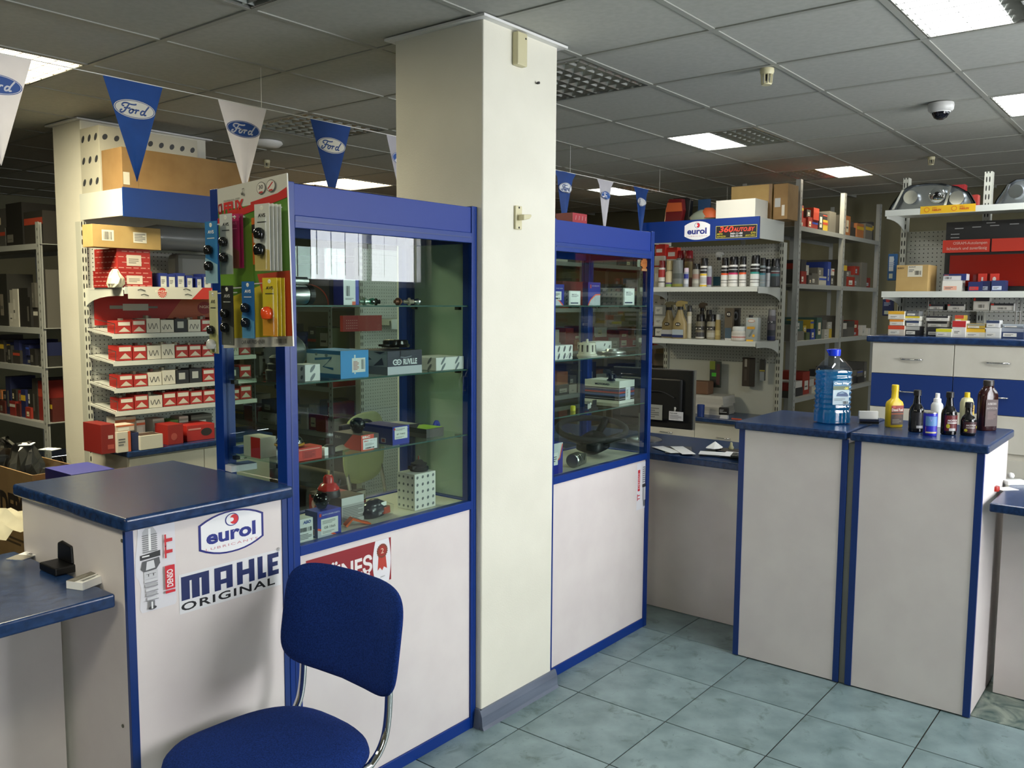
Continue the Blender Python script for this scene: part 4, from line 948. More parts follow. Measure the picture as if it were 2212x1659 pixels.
MB().lathe([(0, -.045), (.024, -.045), (.031, -.035), (.031, .035), (.026, .037), (.026, .05), (.012, .052), (.012, .07), (0, .07)], STEEL, 28, axis='x').build('motor_body', t, smooth=40); MB().lathe([(0, -.02), (.013, -.02), (.013, .045), (.005, .045), (.005, .052), (0, .052)], ALU, 20, (0, 0, .043), 'x').build('solenoid', t, smooth=40); MB().lathe([(.022, .037), (.033, .037), (.033, .056), (.022, .056)], BLACK, 24, axis='x').build('end_cap', t)
def bulb(lb, px, py, z0, cbase, cglass, s=1.0, y=2.24):
    q = P(px, py, y=y); t = thing('lamp_bulb', lb, 'bulb', (q.x, y, z0+.012*s), random.uniform(-.6, .6)); 
    MB().lathe([(0, -.022*s), (.006*s, -.02*s), (.008*s, -.004*s), (.014*s, -.003*s), (.014*s, .003*s), (.008*s, .004*s), (.008*s, .016*s), (0, .016*s)], paint(cbase, .3, .6), 16, axis='x').build('base', t, smooth=40)
    MB().lathe([(.006*s, .014*s), (.010*s, .022*s), (.012*s, .032*s), (.008*s, .042*s), (0, .046*s)], cglass, 16, axis='x').build('glass_bulb', t, smooth=60)
gg = glassy('green_glass', (.25, .62, .5), boost=.1)
bulb('small green glass bulb beside the blue-edged box, top cabinet shelf', 787, 655, S1, '#9fb7a6', gg); bulb('black-capped bulb next to the green one, top cabinet shelf', 812, 655, S1, '#1a1a1a', CLEAR, .9)
bulb('copper-based bulb at right of the top shelf, left cabinet', 860, 655, S1, '#8a5c48', CLEAR, 1.0); bulb('chrome-ended bulb rightmost on the top shelf, left cabinet', 884, 655, S1, '#c8b8a8', paint('#d8d8d8', .1, 1), 1.0)
# shelf 2
cs_item('parts_box', 'small white patterned box at left of the second shelf, left cabinet', 'box', 659, 692, 787, 824, 2.17, S2, D=.06, col='#d9d8d4', decor=d_white(1, 2))
def d_cyan(w, d, h):
    a = front(); a.rect(0, 0, w, h, '#1583c4'); a.rect(w*.40, h*.20, w*.88, h*.72, '#dad9d6'); a.strip([(w*.50, h*.14), (w*.50, h*.84)], w*.05, '#c9d4da'); a.barcode(w*.72, h*.3, w*.12, h*.36, '#77777a'); a.lines(w*.44, h*.28, w*.2, h*.34, 7, '#b06a60')
    b = left(w, d, h); b.rect(0, 0, d, h, '#b3c0bc'); b.rect(0, 0, d, h*.16, '#1a5c86'); b.rect(0, h*.86, d, h, '#1a5c86'); b.strip([(d*.25, h*.66), (d*.75, h*.74), (d*.5, h*.4), (d*.8, h*.34)], h*.09, '#2a6488'); b.ell(d*.3, h*.84, d*.04, h*.05, '#6a7a78'); b.ell(d*.6, h*.82, d*.045, h*.06, '#6a7a78'); return [a, b]
cs_item('parts_box', 'bright blue box with white label on the second shelf, left cabinet', 'box', 736, 796, 757, 819, 2.165, S2, D=.17, col='#1783c4', decor=d_cyan)
def d_navy(w, d, h):
    a = front(); a.rect(0, 0, w, h, '#1a1c34'); a.rect(0, 0, w, h*.34, '#b9bac2'); a.text('RUVILLE', w*.45, h*.40, w*.40, h*.25, '#dcdce0', bold=.04); a.ell(w*.22, h*.52, w*.075, h*.125, '#dcdce0'); a.ell(w*.32, h*.52, w*.075, h*.125, '#dcdce0'); a.ell(w*.22, h*.52, w*.045, h*.075, '#1a1c34'); a.ell(w*.32, h*.52, w*.045, h*.075, '#1a1c34'); a.rect(w*.21, h*.5, w*.34, h*.54, '#dcdce0'); a.poly([(w*.36, h), (w*.36, h*.76), (w*.44, h*.72), (w*.62, h*.73), (w*.68, h*.78), (w*.68, h)], '#10122a'); a.strip([(w*.36, h*.73), (w*.5, h*.70), (w*.68, h*.75)], h*.02, '#9a9caa')
    b = left(w, d, h); b.rect(0, 0, d, h, '#7f8488'); b.rect(0, 0, d, h*.34, '#565b66'); b.poly([(d*.2, h*.5), (d*.55, h*.62), (d*.3, h*.92)], '#1a1c34'); b.poly([(d*.6, h*.36), (d*.9, h*.42), (d*.85, h*.72)], '#1a1c34'); b.poly([(d*.6, h*.95), (d*.95, h*.98), (d*.8, h*.86)], '#1a1c34'); return [a, b]
cs_item('parts_box', 'navy and silver box with white lettering on the second shelf', 'box', 837, 911, 757, 813, 2.16, S2, D=.17, col='#1a1c34', decor=d_navy)
cs_item('parts_box', 'low white patterned box at right of the second shelf, left cabinet', 'box', 942, 1002, 771, 806, 2.165, S2, D=.13, col='#d9d8d4', decor=lambda w, d, h: d_white(2, 2)(w, d, h)[:2] + [topf(w, d, h).rect(w*.1, d*.2, w*.75, d*.55, '#e8e8e6')])
t = thing('alternator', 'grey alternator resting behind the bright blue box, second shelf', 'car part', (1.80, 2.40, S2+.075)); 
MB().lathe([(0, -.055), (.045, -.055), (.062, -.035), (.066, -.03), (.066, .0), (.064, .003), (.064, .03), (.05, .05), (.02, .052), (0, .052)], ALU, 32, axis='x').build('housing', t, smooth=35); MB().lathe([(.02, .05), (.032, .052), (.026, .062), (.032, .074), (.012, .076), (.012, .082), (0, .082)], STEEL, 24, axis='x').build('pulley', t, smooth=35)
v = MB(); 
for k in range(12): a = 2*PI*k/12; v.box(-.057, -.05, .045*math.cos(a)-.005, .045*math.cos(a)+.005, .045*math.sin(a)-.005, .045*math.sin(a)+.005, BLACK)
v.build('vent', t); MB().box(-.02, .02, -.07, .07, -.075, -.055, ALU).build('mounting_lug', t)
def lump(name, lb, cat, x, y, z, prof, m, rz=0, extra=None, sm=45, sx=1):
    t = thing(name, lb, cat, (x, y, z), rz); MB().lathe(prof, m, 28).build('housing', t, smooth=sm)
    if extra: extra(t)
    return t
qx = P(850, 750, y=2.27).x
lump('thermostat_cover', 'glossy black plastic cover on top of the navy and silver box', 'car part', qx, 2.26, P(850, 755, y=2.16).z+.0006, [(0, 0), (.05, 0), (.052, .008), (.045, .012), (.045, .022), (.04, .026), (0, .027)], BLACKG, 0, lambda t: MB().box(-.065, .05, -.02, .02, .004, .012, BLACKG).build('flange', t, bevel=.002))
lump('rubber_boot', 'black rubber boot at the left end of the second shelf', 'car part', 1.70, 2.30, S2, [(0, 0), (.04, 0), (.042, .03), (.034, .034), (.036, .05), (.028, .054), (.03, .07), (.02, .078), (0, .08)], RUBBER, 0, lambda t: MB().box(.0, .055, -.015, .015, .01, .045, BLACK).build('bracket', t, bevel=.003))
lump('clear_vase_shape', 'small clear vase-like shape at right end of the second shelf', 'car part', P(1020, 800, y=2.25).x, 2.27, S2, [(0, 0), (.02, 0), (.024, .012), (.022, .03), (.016, .034), (.022, .05), (.022, .056), (0, .056)], CLEAR)  # clear vase-like form, not identified as any part
# shelf 3
cs_item('parts_box', 'flat red box under the chrome lamp, third shelf of left cabinet', 'box', 640, 696, 966, 994, 2.165, S3, D=.06, col='#c8352a', decor=lambda w, d, h: [front().rect(w*.25, h*.15, w*.75, h*.75, '#b02a24').lines(w*.3, h*.2, w*.4, h*.5, 5, '#8a2420').rect(w*.1, h*.82, w*.9, h*.88, '#e0a898')])
lump('fog_lamp', 'chrome dome lamp with amber glass on the flat red box', 'lamp', 1.672, 2.215, S3+.0435, [(0, 0), (.03, 0), (.042, .004), (.044, .012), (.036, .026), (.02, .036), (0, .039)], CHROME, 0, lambda t: MB().lathe([(.046, .004), (.047, .008), (.043, .012)], paint('#b98a3a', .2), 28).build('amber_rim', t))
lump('relay', 'small black relay block beside the flat red box', 'car part', P(712, 985, y=2.2).x, 2.20, S3, [(0, 0), (.018, 0), (.018, .028), (.012, .032), (0, .032)], BLACK, 0, lambda t: MB().box(-.03, -.015, -.012, .012, 0, .026, PAPER).build('label_block', t))
t = thing('plastic_bag', 'flat grey plastic bag of parts at the front of the third shelf', 'bag', (P(735, 975, y=2.22).x, 2.21, S3), .2); b = MB(); r = random.Random(5)
gx = [[(-.06+.02*i+r.uniform(-.003, .003), .015*j, .003+.012*r.random()*(1 if 0 < i < 6 and 0 < j < 4 else .1)) for i in range(7)] for j in range(5)]
b.add([p for row in gx for p in row], [(j*7+i, j*7+i+1, j*7+i+8, j*7+i+7) for j in range(4) for i in range(6)], paint('#98998f', .25)); b.build('bag_film', t, smooth=80)
def d_erc(w, d, h):
    a = front(); a.rect(0, 0, w, h, '#d2452c'); a.rect(w*.72, 0, w, h, '#3a3a3a'); a.text('ERC', w*.08, h*.78, w*.42, h*.15, '#f0e8e4', bold=.04); a.rect(w*.10, h*.06, w*.90, h*.72, '#e0e0e2'); a.text('ERC', w*.16, h*.54, w*.25, h*.09, '#c83a2c', bold=.03); a.text('UC 71', w*.5, h*.55, w*.28, h*.07, '#666666'); a.lines(w*.2, h*.28, w*.5, h*.18, 4, '#9a9a9a'); a.barcode(w*.22, h*.1, w*.5, h*.1)
    b = left(w, d, h); b.rect(0, 0, d, h, '#34332f'); b.poly([(d, 0), (d, h), (d*.72, h), (d*.3, 0)], '#bb402a'); b.text('ERC', d*.08, h*.62, d*.22, h*.16, '#8f8a80', bold=.03); return [a, b]
cs_item('parts_box', 'black and orange-red box with white label, third shelf of left cabinet', 'box', 780, 818, 938, 978, 2.165, S3, D=.14, col='#403d38', decor=d_erc)
def knob(lb, px, z, y):
    q = P(px, 900, y=y).x
    def ex(t):
        pr = Print((-.012, -.018, .012), (1, 0, 0), (0, .45, .9), (0, -.9, .45), lift=.0068)
        for k in range(3): pr.strip([(.004+.008*k, .002), (.004+.008*k, .020)], .0022, '#d8d8d8')
        pr.strip([(.004, .011), (.020, .011)], .0022, '#d8d8d8'); pr.build('shift_pattern', t)
    lump('gear_knob', lb, 'gear knob', q, y, z, [(0, 0), (.014, 0), (.017, .006), (.024, .016), (.027, .028), (.024, .040), (.014, .048), (0, .051)], BLACKG, 0, ex, 70)
knob('round black gear knob on the orange-red box, third shelf', 772, P(800, 938, y=2.165).z+.0006, 2.225)
cs_item('parts_box', 'dark blue box with white label leaning right of the orange-red box', 'box', 848, 884, 920, 965, 2.17, S3, D=.15, col='#18206a', decor=d_blue('AUTO SPARE PARTS', 'BP 7940Z', (.12, .30, .88, .95), False))
def d_lime(w, d, h):
    a = front(); a.rect(0, 0, w, h, '#4a4742'); b = left(w, d, h); b.rect(0, 0, d, h, '#3a3833'); c = topf(w, d, h); c.rect(0, 0, w, d, '#b3b3a8'); c.rect(0, 0, w, d*.4, '#9cc03a'); c.poly([(0, d*.2), (w*.8, d*.45), (w, d*.4), (w, d*.55), (0, d*.6)], '#1c1c1a'); return [a, b, c]
cs_item('parts_box', 'long grey and lime box at right on the third shelf, left cabinet', 'box', 921, 958, 925, 951, 2.19, S3, D=.24, col='#4a4742', decor=d_lime)
bp = paint('#1c3aa8', .25)
t = thing('bushing_set', 'bright blue plastic wheels and pegs at right end of the third shelf', 'car part', (2.33, 2.26, S3+.024), .3)
MB().lathe([(0, -.006), (.010, -.006), (.010, -.003), (.020, -.004), (.024, 0), (.024, .006), (.02, .009), (0, .009)], bp, 24, (.05, -.02, 0), 'y').build('wheel', t, smooth=40); MB().lathe([(.006, 0), (.006, .05), (0, .05)], bp, 12, (.05, -.015, 0), 'y').build('axle', t, smooth=40); MB().lathe([(0, -.004), (.012, -.004), (.014, 0), (.014, .006), (0, .008)], bp, 20, (-.02, -.005, -.008), 'y').build('wheel', t, smooth=40); MB().box(-.06, .02, .02, .05, -.024, -.006, bp).build('block', t, bevel=.003)
t = thing('headset_bundle', 'black bundled cable and plug at the back of the third shelf', 'car part', (2.13, 2.42, S3)); b = MB(); 
for k in range(3): b.tube([(.05*math.cos(a)+.01*k, .02*math.sin(a), .02+.012*k+.008*math.sin(2*a)) for a in [2*PI*i/20 for i in range(20)]], .006, RUBBER, 8, True)
b.build('cable', t, smooth=60); MB().box(-.08, -.04, -.01, .01, .0, .05, BLACK).build('plug', t, bevel=.004)
cs_item('parts_box', 'red-fronted white box on the third shelf, seen through the side glass', 'box', 1, 2, 1, 2, 2.3, S3, D=.05) if False else None
carton('parts_box', 'white and red box on third shelf at the back, seen through the side glass', 'box', 1.625, 2.30, S3, .06, .09, .065, '#b9b4a6', 0, None, lambda w, d, h: [left(w, d, h).rect(d*.45, 0, d, h, '#b02a24')])
carton('parts_box', 'tiny blue box low on the third shelf behind the side glass', 'box', 1.63, 2.42, S3, .05, .04, .022, '#22408c', 0)
# cabinet floor
cs_item('parts_box', 'white box with blue lettering at the lower left corner of the left cabinet', 'box', 640, 677, 1121, 1168, 2.165, S0, D=.05, col='#d8d8d6', decor=lambda w, d, h: [front().text('ABO', w*.4, h*.78, w*.45, h*.14, '#22408c', bold=.04, shear=.2).barcode(w*.1, h*.45, w*.8, h*.18).lines(w*.1, h*.12, w*.8, h*.25, 4)])
cs_item('parts_box', 'blue box with large code label on the cabinet floor', 'box', 686, 737, 1101, 1152, 2.165, S0, D=.06, col='#1c2a92', decor=d_blue('AUTO SPARE PARTS', 'GB 1565'))
def d_silv(w, d, h):
    a = front(); a.rect(0, 0, w, h, '#a5a3a0'); a.rect(0, h*.72, w, h, '#c9c8c6'); a.lines(w*.04, h*.08, w*.92, h*.56, 9, '#6e6c6a', .55); b = left(w, d, h); b.rect(0, 0, d, h, '#3c3430'); b.poly([(0, h*.2), (0, h*.9), (d*.2, h*.9), (d*.3, h*.2)], '#9a2a26'); b.poly([(d*.55, h*.0), (d, h*.1), (d, h*.6), (d*.7, h*.5)], '#8e2622'); b.ell(d*.13, h*.55, d*.05, h*.16, '#c8a098'); c = topf(w, d, h); c.rect(0, 0, w, d, '#2c2826'); c.rect(w*.3, d*.5, w, d*.9, '#9a2622'); return [a, b, c]
XB = cs_item('parts_box', 'large dark red and silver box under the red fuel pump', 'box', 738, 786, 1072, 1122, 2.24, S0, D=.17, col='#37302c', decor=d_silv)
topz = S0 + pxbox(738, 786, 1072, 1122, 2.24, S0, D=.1)[2]
knob('black gear knob with white shift pattern low in the left cabinet', 692, P(700, 1101, y=2.165).z+.0006, 2.19)
def pump(t):
    MB().lathe([(.036, .022), (.037, .028), (.033, .034), (.026, .044), (.018, .048), (.017, .066), (.012, .074), (0, .076)], paint('#c22a24', .25), 28).build('red_cap', t, smooth=40); MB().lathe([(.004, .074), (.004, .088), (0, .088)], paint('#c8b070', .3, .8), 10).build('valve', t); MB().tube([(.03, 0, .03), (.045, 0, .034), (.05, 0, .05)], .005, BLACK, 8).build('pipe', t, smooth=50); MB().box(-.05, -.03, -.03, .03, .0, .012, BLACK).build('foot', t)
lump('fuel_pump', 'red-capped black fuel pump on top of the dark red box', 'car part', P(722, 1050, y=2.27).x, 2.30, topz+.0006, [(0, 0), (.04, 0), (.041, .004), (.038, .02), (.036, .024), (0, .024)], BLACK, 0, pump)
t = thing('orange_bracket', 'bent orange bracket with white tag on the cabinet floor', 'car part', (P(750, 1120, y=2.20).x, 2.20, S0), -.35); b = MB(); om = paint('#cf5a22', .35)
b.prism([(-.0, 0), (.02, .022), (.06, .006), (.085, 0), (.085, .004), (.062, .012), (.022, .03), (-.005, .006)], 'y', 0, .03, om); b.build('bracket_body', t); Print((.02, 0, .031), (.93, 0, -.36), (0, 1, 0), (.36, 0, .93)).rect(0, .002, .04, .028, '#dcd8d0').lines(.004, .006, .03, .016, 3).build('tag', t)
t = thing('mirror_lamp', 'dark rounded tail lamp in a clear bag on the cabinet floor', 'car part', (P(820, 1110, y=2.22).x, 2.25, S0), .2)
MB().loft([(0, .05, .025, 2.4), (.02, .062, .034, 2.4), (.045, .05, .03, 2.2), (.06, .02, .012, 2)], paint('#141a26', .2), 30).build('lamp_shell', t, smooth=60); MB().loft([(.008, .022, .012, 2.5, .035, -.026), (.03, .022, .012, 2.5, .035, -.024)], paint('#a8432a', .15), 20).build('amber_lens', t, smooth=60); MB().loft([(0, .06, .03, 2.2, .018, -.018), (.03, .064, .034, 2.2, .018, -.016), (.05, .03, .016, 2, .01, -.01)], CLEAR, 24).build('clear_bag', t, smooth=60); MB().box(.005, .035, -.03, -.028, .036, .05, PAPER).build('tag', t)
XW = cs_item('parts_box', 'tall white box with grey oval pattern, lower right of the left cabinet', 'box', 896, 941, 1021, 1101, 2.19, S0, D=.09, col='#dbd8d0', decor=lambda w, d, h: (lambda a, b: (ovals(a, w, h, 4, 5, '#6e7074', .45), ovals(b, d, h, 4, 5, '#6e7074', .45), [a, b])[2])(front(), left(w, d, h)))
tz = S0 + pxbox(896, 941, 1021, 1101, 2.19, S0, D=.1)[2]
lump('engine_mount', 'black stepped engine mount standing on the tall white box', 'car part', P(907, 1010, y=2.23).x, 2.235, tz+.0006, [(0, 0), (.032, 0), (.036, .006), (.036, .014), (.028, .018), (.03, .028), (.018, .032), (.012, .04), (0, .042)], RUBBER, 0, lambda t: (MB().lathe([(.004, .04), (.004, .055), (0, .055)], CHROME, 10, (.0, 0, 0)).build('stud', t), MB().box(-.045, -.02, -.012, .012, .01, .022, BLACK).build('arm', t)))
carton('parts_box', 'small stack of white-labelled black packs at back right of the cabinet floor', 'box', 2.38, 2.32, S0, .055, .05, .018, '#22211f', .2, None, lambda w, d, h: [front().rect(w*.1, h*.1, w*.6, h*.9, '#dedcd8'), topf(w, d, h).rect(w*.1, d*.1, w*.7, d*.8, '#dedcd8').lines(w*.15, d*.2, w*.4, d*.4, 3, '#b06058')])
carton('parts_box', 'flat label pack behind the clear-bagged lamp, cabinet floor', 'box', 2.13, 2.43, S0, .05, .03, .05, '#2a2827', 0, None, lambda w, d, h: [front().rect(w*.05, h*.3, w*.95, h*.95, '#cfcdc6').barcode(w*.15, h*.35, w*.7, h*.3).rect(w*.05, 0, w*.95, h*.2, '#a83a30')])

# ================================================================== IN THE RIGHT CABINET
def c2(nm, lb, cat, L, R_, T, B, y, z, D, col, decor=None): return cs_item(nm, lb, cat, L, R_, T, B, y, z, D=D, col=col, decor=decor) 
Y1c = 2.545
def d_oval_lab(w, d, h):
    a = front(); ovals(a, w, h, 3, 3, '#7a7d82', .4); a.rect(w*.1, h*.05, w*.92, h*.96, '#e9e9e7'); a.lines(w*.2, h*.55, w*.6, h*.25, 4, '#8a8a90'); a.rect(w*.12, h*.12, w*.78, h*.2, '#2c3458'); a.ell(w*.3, h*.72, w*.07, h*.03, '#7a7d82'); b = left(w, d, h); ovals(b, d, h, 6, 4, '#6e7176', .45); return [a, b]
def d_b2(w, d, h):
    a = front(); a.rect(0, 0, w, h, '#1c2490'); a.poly([(0, 0), (w*.9, 0), (w*.55, h*.25), (0, h*.36)], '#c0c2c8'); a.strip([(w*.92, 0), (w*.6, h*.24), (0, h*.38)], w*.06, '#e0542a'); a.rect(w*.08, h*.25, w*.78, h*.66, '#e0dedb'); a.text('AUTO SPARE PARTS', w*.08, h*.78, w*.8, h*.05, '#c8c8e4'); a.lines(w*.14, h*.45, w*.5, h*.14, 3); a.barcode(w*.25, h*.29, w*.4, h*.08); return [a]
def d_b3(w, d, h):
    a = front(); a.rect(0, 0, w, h, '#1c2490'); b = left(w, d, h); b.rect(0, 0, d, h, '#1c2a78'); a.poly([(0, 0), (w, 0), (w, h*.48), (w*.6, h*.46), (w*.2, h*.25)], '#b6b9bf'); a.strip([(0, 0), (w*.2, h*.25), (w*.6, h*.46), (w, h*.48)], w*.06, '#e0542a'); a.text('AUTO SPARE PARTS', w*.3, h*.82, w*.6, h*.05, '#c8c8e4'); a.rect(w*.14, h*.74, w*.24, h*.9, '#b0484a'); return [a, b]
def k2(nm, lb, L, R_, T, B, y, z, D, col, decor=None): 
    x, w, h, d = pxbox(L, R_, T, B, y, z, D=D); return carton(nm, lb, 'box', x, y, z, w, D, h, col, 0, None, decor)
k2('parts_box', 'blue box with white label, leftmost on the top shelf of the right cabinet', 1190, 1218, 614, 657, 2.19, S1, .08, '#1c2490', d_b2)
k2('parts_box', 'narrow box with white label face, second on the top shelf of the right cabinet', 1229, 1254, 628, 657, 2.21, S1, .14, '#c9c8c4', d_oval_lab)
k2('parts_box', 'upright blue box with orange curve in the middle of the top shelf, right cabinet', 1270, 1296, 610, 657, 2.24, S1, .03, '#1c2490', d_b3)
k2('parts_box', 'large patterned box with white label end, top shelf of right cabinet', 1346, 1371, 622, 657, 2.21, S1, .16, '#9b9a96', d_oval_lab)
k2('parts_box', 'dark red plastic-wrapped box behind the blue ones, top shelf of right cabinet', 1215, 1262, 608, 657, 2.40, S1, .05, '#6e2420', None)
k2('parts_box', 'white box with grey oval print, left of second shelf in right cabinet', 1188, 1237, 746, 780, 2.19, S2, .08, '#dcdad6', lambda w, d, h: (lambda a: (ovals(a, w, h, 4, 2, '#4c4e58', .7, 1.1), a.strip([(w*.7, h*.1), (w*.85, h*.45), (w, h*.1)], .002, '#3a3a44'), [a])[2])(front()))
lump('white_cap', 'cream round cap on top of the oval-print box, second shelf', 'car part', P(1197, 745, y=2.22).x, 2.22, S2+.0845*1.0-.013, [(0, 0), (.022, 0), (.022, .028), (.008, .034), (.006, .042), (0, .044)], paint('#d8d2c0', .4)) if False else None
def slots(t):
    for k in range(10):
        a = 2*PI*k/10; b = MB(); b.T = Matrix.Rotation(a, 4, 'Z'); b.box(.0395, .0415, -.004, .004, .02, .052, BLACK); b.build('slot', t)
    MB().lathe([(.006, .06), (.006, .078), (0, .08)], paint('#d8d0c0', .35), 12).build('stem', t)
lump('slotted_cap', 'cream slotted plastic bowl in the middle of second shelf, right cabinet', 'car part', P(1268, 775, y=2.27).x, 2.27, S2, [(0, 0), (.048, 0), (.048, .006), (.042, .010), (.040, .056), (.036, .062), (0, .062)], paint('#cfc8b8', .35), 0, slots)
k2('parts_box', 'white box with oval print behind the silver disc, second shelf of right cabinet', 1286, 1321, 738, 768, 2.38, S2, .08, '#d8d8d4', lambda w, d, h: [front().ell(w*.55, h*.7, w*.06, h*.1, '#55585e', .9).ell(w*.85, h*.5, w*.06, h*.1, '#55585e', .9)])
lump('brake_disc', 'polished metal disc lying flat on the second shelf, right cabinet', 'car part', P(1325, 768, y=2.29).x, 2.30, S2, [(0, 0), (.07, 0), (.072, .004), (.07, .010), (.035, .012), (.032, .022), (0, .022)], STEEL)
def d_motor(w, d, h):
    out = []
    for f, ww in ((front(), w), (left(w, d, h), d)):
        f.rect(-.002, h*.70, ww+.002, h+.001, '#dcdad2'); f.rect(-.002, 0, ww+.002, h*.13, '#dcdad2'); f.rect(0, h*.13, ww, h*.70, '#101018'); f.rect(0, h*.54, ww, h*.62, '#232a6a'); f.rect(0, h*.46, ww, h*.52, '#a8282c'); f.rect(0, h*.32, ww, h*.42, '#204a86'); f.rect(0, h*.20, ww, h*.215, '#c8c8d0'); f.rect(0, h*.635, ww, h*.65, '#c8c8d0'); out.append(f)
    out[1].text('MOTORAD', d*.3, h*.79, d*.42, h*.09, '#2a2a2a', bold=.03); out[0].rect(w*.4, h*.14, w*.72, h*.70, '#dcdce0'); out[0].lines(w*.46, h*.25, w*.1, h*.35, 8); return out
k2('parts_box', 'white and striped boxed thermostat on the third shelf, right cabinet', 1337, 1369, 822, 873, 2.23, S3, .20, '#dcdad2', d_motor)
mtz = S3 + pxbox(1337, 1369, 822, 873, 2.23, S3, D=.1)[2]
def th_(t): MB().tube([(-.01, 0, .03), (-.02, 0, .045), (-.06, .0, .05)], .011, BLACK, 12).build('spout', t, smooth=50); MB().lathe([(.010, 0), (.010, .03), (.006, .032), (0, .032)], BLACK, 14, (.012, -.02, .02), 'y').build('outlet', t, smooth=40)
lump('water_outlet', 'black plastic water outlet on top of the striped box', 'car part', P(1312, 815, y=2.27).x+.05, 2.28, mtz+.0006, [(0, 0), (.02, 0), (.022, .004), (.014, .01), (.013, .03), (.018, .034), (0, .036)], BLACK, 0, th_)
t = thing('steel_bracket', 'dark steel bracket with holes in front of the striped box', 'car part', (P(1275, 870, y=2.17).x, 2.175, S3)); b = MB(); b.box(0, .075, 0, .003, 0, .016, paint('#4a4547', .35, .7)); b.box(.028, .062, 0, .003, .016, .05, paint('#4a4547', .35, .7)); b.build('bracket_body', t, bevel=.001); MB().box(-.012, .014, .0, .002, .012, .036, paint('#a9a9a4', .4)).build('tab', t); MB().lathe([(.006, -.001), (.006, 0), (0, 0)], paint('#c9c9c4', .4), 14, (.01, -.0005, .035), 'y').build('hole', t)
lump('yellow_plug', 'small yellow plug left of the steel bracket, third shelf', 'car part', P(1238, 865, y=2.25).x, 2.25, S3, [(0, 0), (.012, 0), (.012, .02), (.008, .024), (0, .024)], paint('#c8c02a', .4))
t = thing('plastic_bag', 'crumpled clear bag at left of the third shelf, right cabinet', 'bag', (3.03, 2.26, S3)); r = random.Random(9); b = MB(); b.loft([(0, .035, .03, 2), (.02, .05, .035, 2.2), (.045, .045, .03, 1.8), (.07, .02, .02, 2), (.085, .008, .01, 2)], CLEAR, 20); b.v = [(x+r.uniform(-.005, .005), y+r.uniform(-.005, .005), z) for x, y, z in b.v]; b.build('bag_film', t); MB().loft([(.001, .025, .02, 2), (.03, .03, .02, 2), (.05, .012, .012, 2)], paint('#9a9a92', .3, .5), 16).build('part_inside', t, smooth=50)
# steering wheel lying on the cabinet floor
sc = P(1287, 930, y=2.36); t = thing('steering_wheel', 'black steering wheel lying in the bottom of the right cabinet', 'steering wheel', (3.60, 2.352, S0+.058), 0); rr = .168
t.rotation_euler = Matrix.Rotation(math.radians(11), 3, Vector((.62, -.78, 0))).to_euler()
sx = .78
MB().tube([(rr*math.cos(a), rr*math.sin(a), .075) for a in [2*PI*i/64 for i in range(64)]], .0145, RUBBER, 14, True).build('rim', t, smooth=80)
MB().loft([(-.04, .05, .04, 3, 0, -.01), (-.02, .085, .07, 3, 0, -.01), (.02, .085, .07, 3, 0, -.01), (.045, .055, .042, 3, 0, -.01), (.055, .04, .03, 3, 0, -.01)], BLACK, 28).build('hub', t, smooth=50)
for ag in (math.radians(8), math.radians(172), math.radians(270)):
    e = (rr*math.cos(ag), rr*math.sin(ag)); q = MB(); q.tube([(e[0]*.3, e[1]*.3, .01), (e[0]*.65, e[1]*.65, .045), (e[0]*.98, e[1]*.98, .075)], .019, BLACK, 10); q.build('spoke', t, smooth=60)
t = thing('piston_rod', 'shiny machined metal crank piece in front of the steering wheel', 'car part', (P(1250, 985, y=2.22).x, 2.235, S0+.033), .25)
MB().lathe([(0, -.05), (.028, -.05), (.032, -.045), (.032, -.01), (.026, -.008), (.026, .0), (.031, .002), (.031, .02), (0, .02)], STEEL, 28, axis='x').build('piston', t, smooth=35)
b = MB(); b.prism([(0, -.03), (.09, -.03), (.095, -.01), (.085, .018), (.075, -.012), (.06, -.014), (.05, .02), (.04, .02), (.035, -.01), (.02, -.012), (0, .01)], 'y', -.02, .02, STEEL); b.build('fork', t, bevel=.002)
k2('parts_box', 'blue and white box with orange curve, bottom left of the right cabinet', 1188, 1215, 958, 1012, 2.195, S0, .06, '#1c2490', lambda w, d, h: [front().rect(0, 0, w, h, '#c9cacc').poly([(w*.1, 0), (w, 0), (w, h*.95), (w*.8, h*.5), (w*.2, h*.3)], '#1c2490').strip([(w*.15, h*.28), (w*.75, h*.5), (w*.97, h*.95)], w*.07, '#e0542a').rect(0, h*.3, w*.6, h*.7, '#e2e0dc').lines(w*.1, h*.4, w*.4, h*.2, 3)])
# orange figure-shaped air freshener stuck inside the glass
a = P(1384, 585, y=2.17); b_ = P(1402, 557, y=2.17); w = b_.x-a.x; q = b_.z-a.z
t = thing('air_freshener', 'orange cut-out air freshener stuck inside the right cabinet glass, top right', 'air freshener', (a.x, 2.172, a.z))
pts = [(.15, 0), (.85, 0), (.85, .16), (.70, .22), (.72, .30), (1.0, .42), (.88, .50), (1.02, .56), (.88, .64), (.95, .74), (.74, .80), (.74, .98), (.5, 1.0), (.26, .98), (.26, .80), (.05, .74), (.12, .64), (-.02, .56), (.12, .50), (0, .42), (.28, .30), (.30, .22), (.15, .16)]
MB().prism([(x*w, z*q) for x, z in pts], 'y', 0, .004, paint('#d8763a', .5)).build('cutout', t); Print((0, 0, 0), (1, 0, 0), (0, 0, 1), (0, -1, 0)).rect(w*.2, q*.02, w*.8, q*.14, '#dba07a').lines(w*.25, q*.5, w*.5, q*.2, 3, '#c05a28').build('printed_label', t)

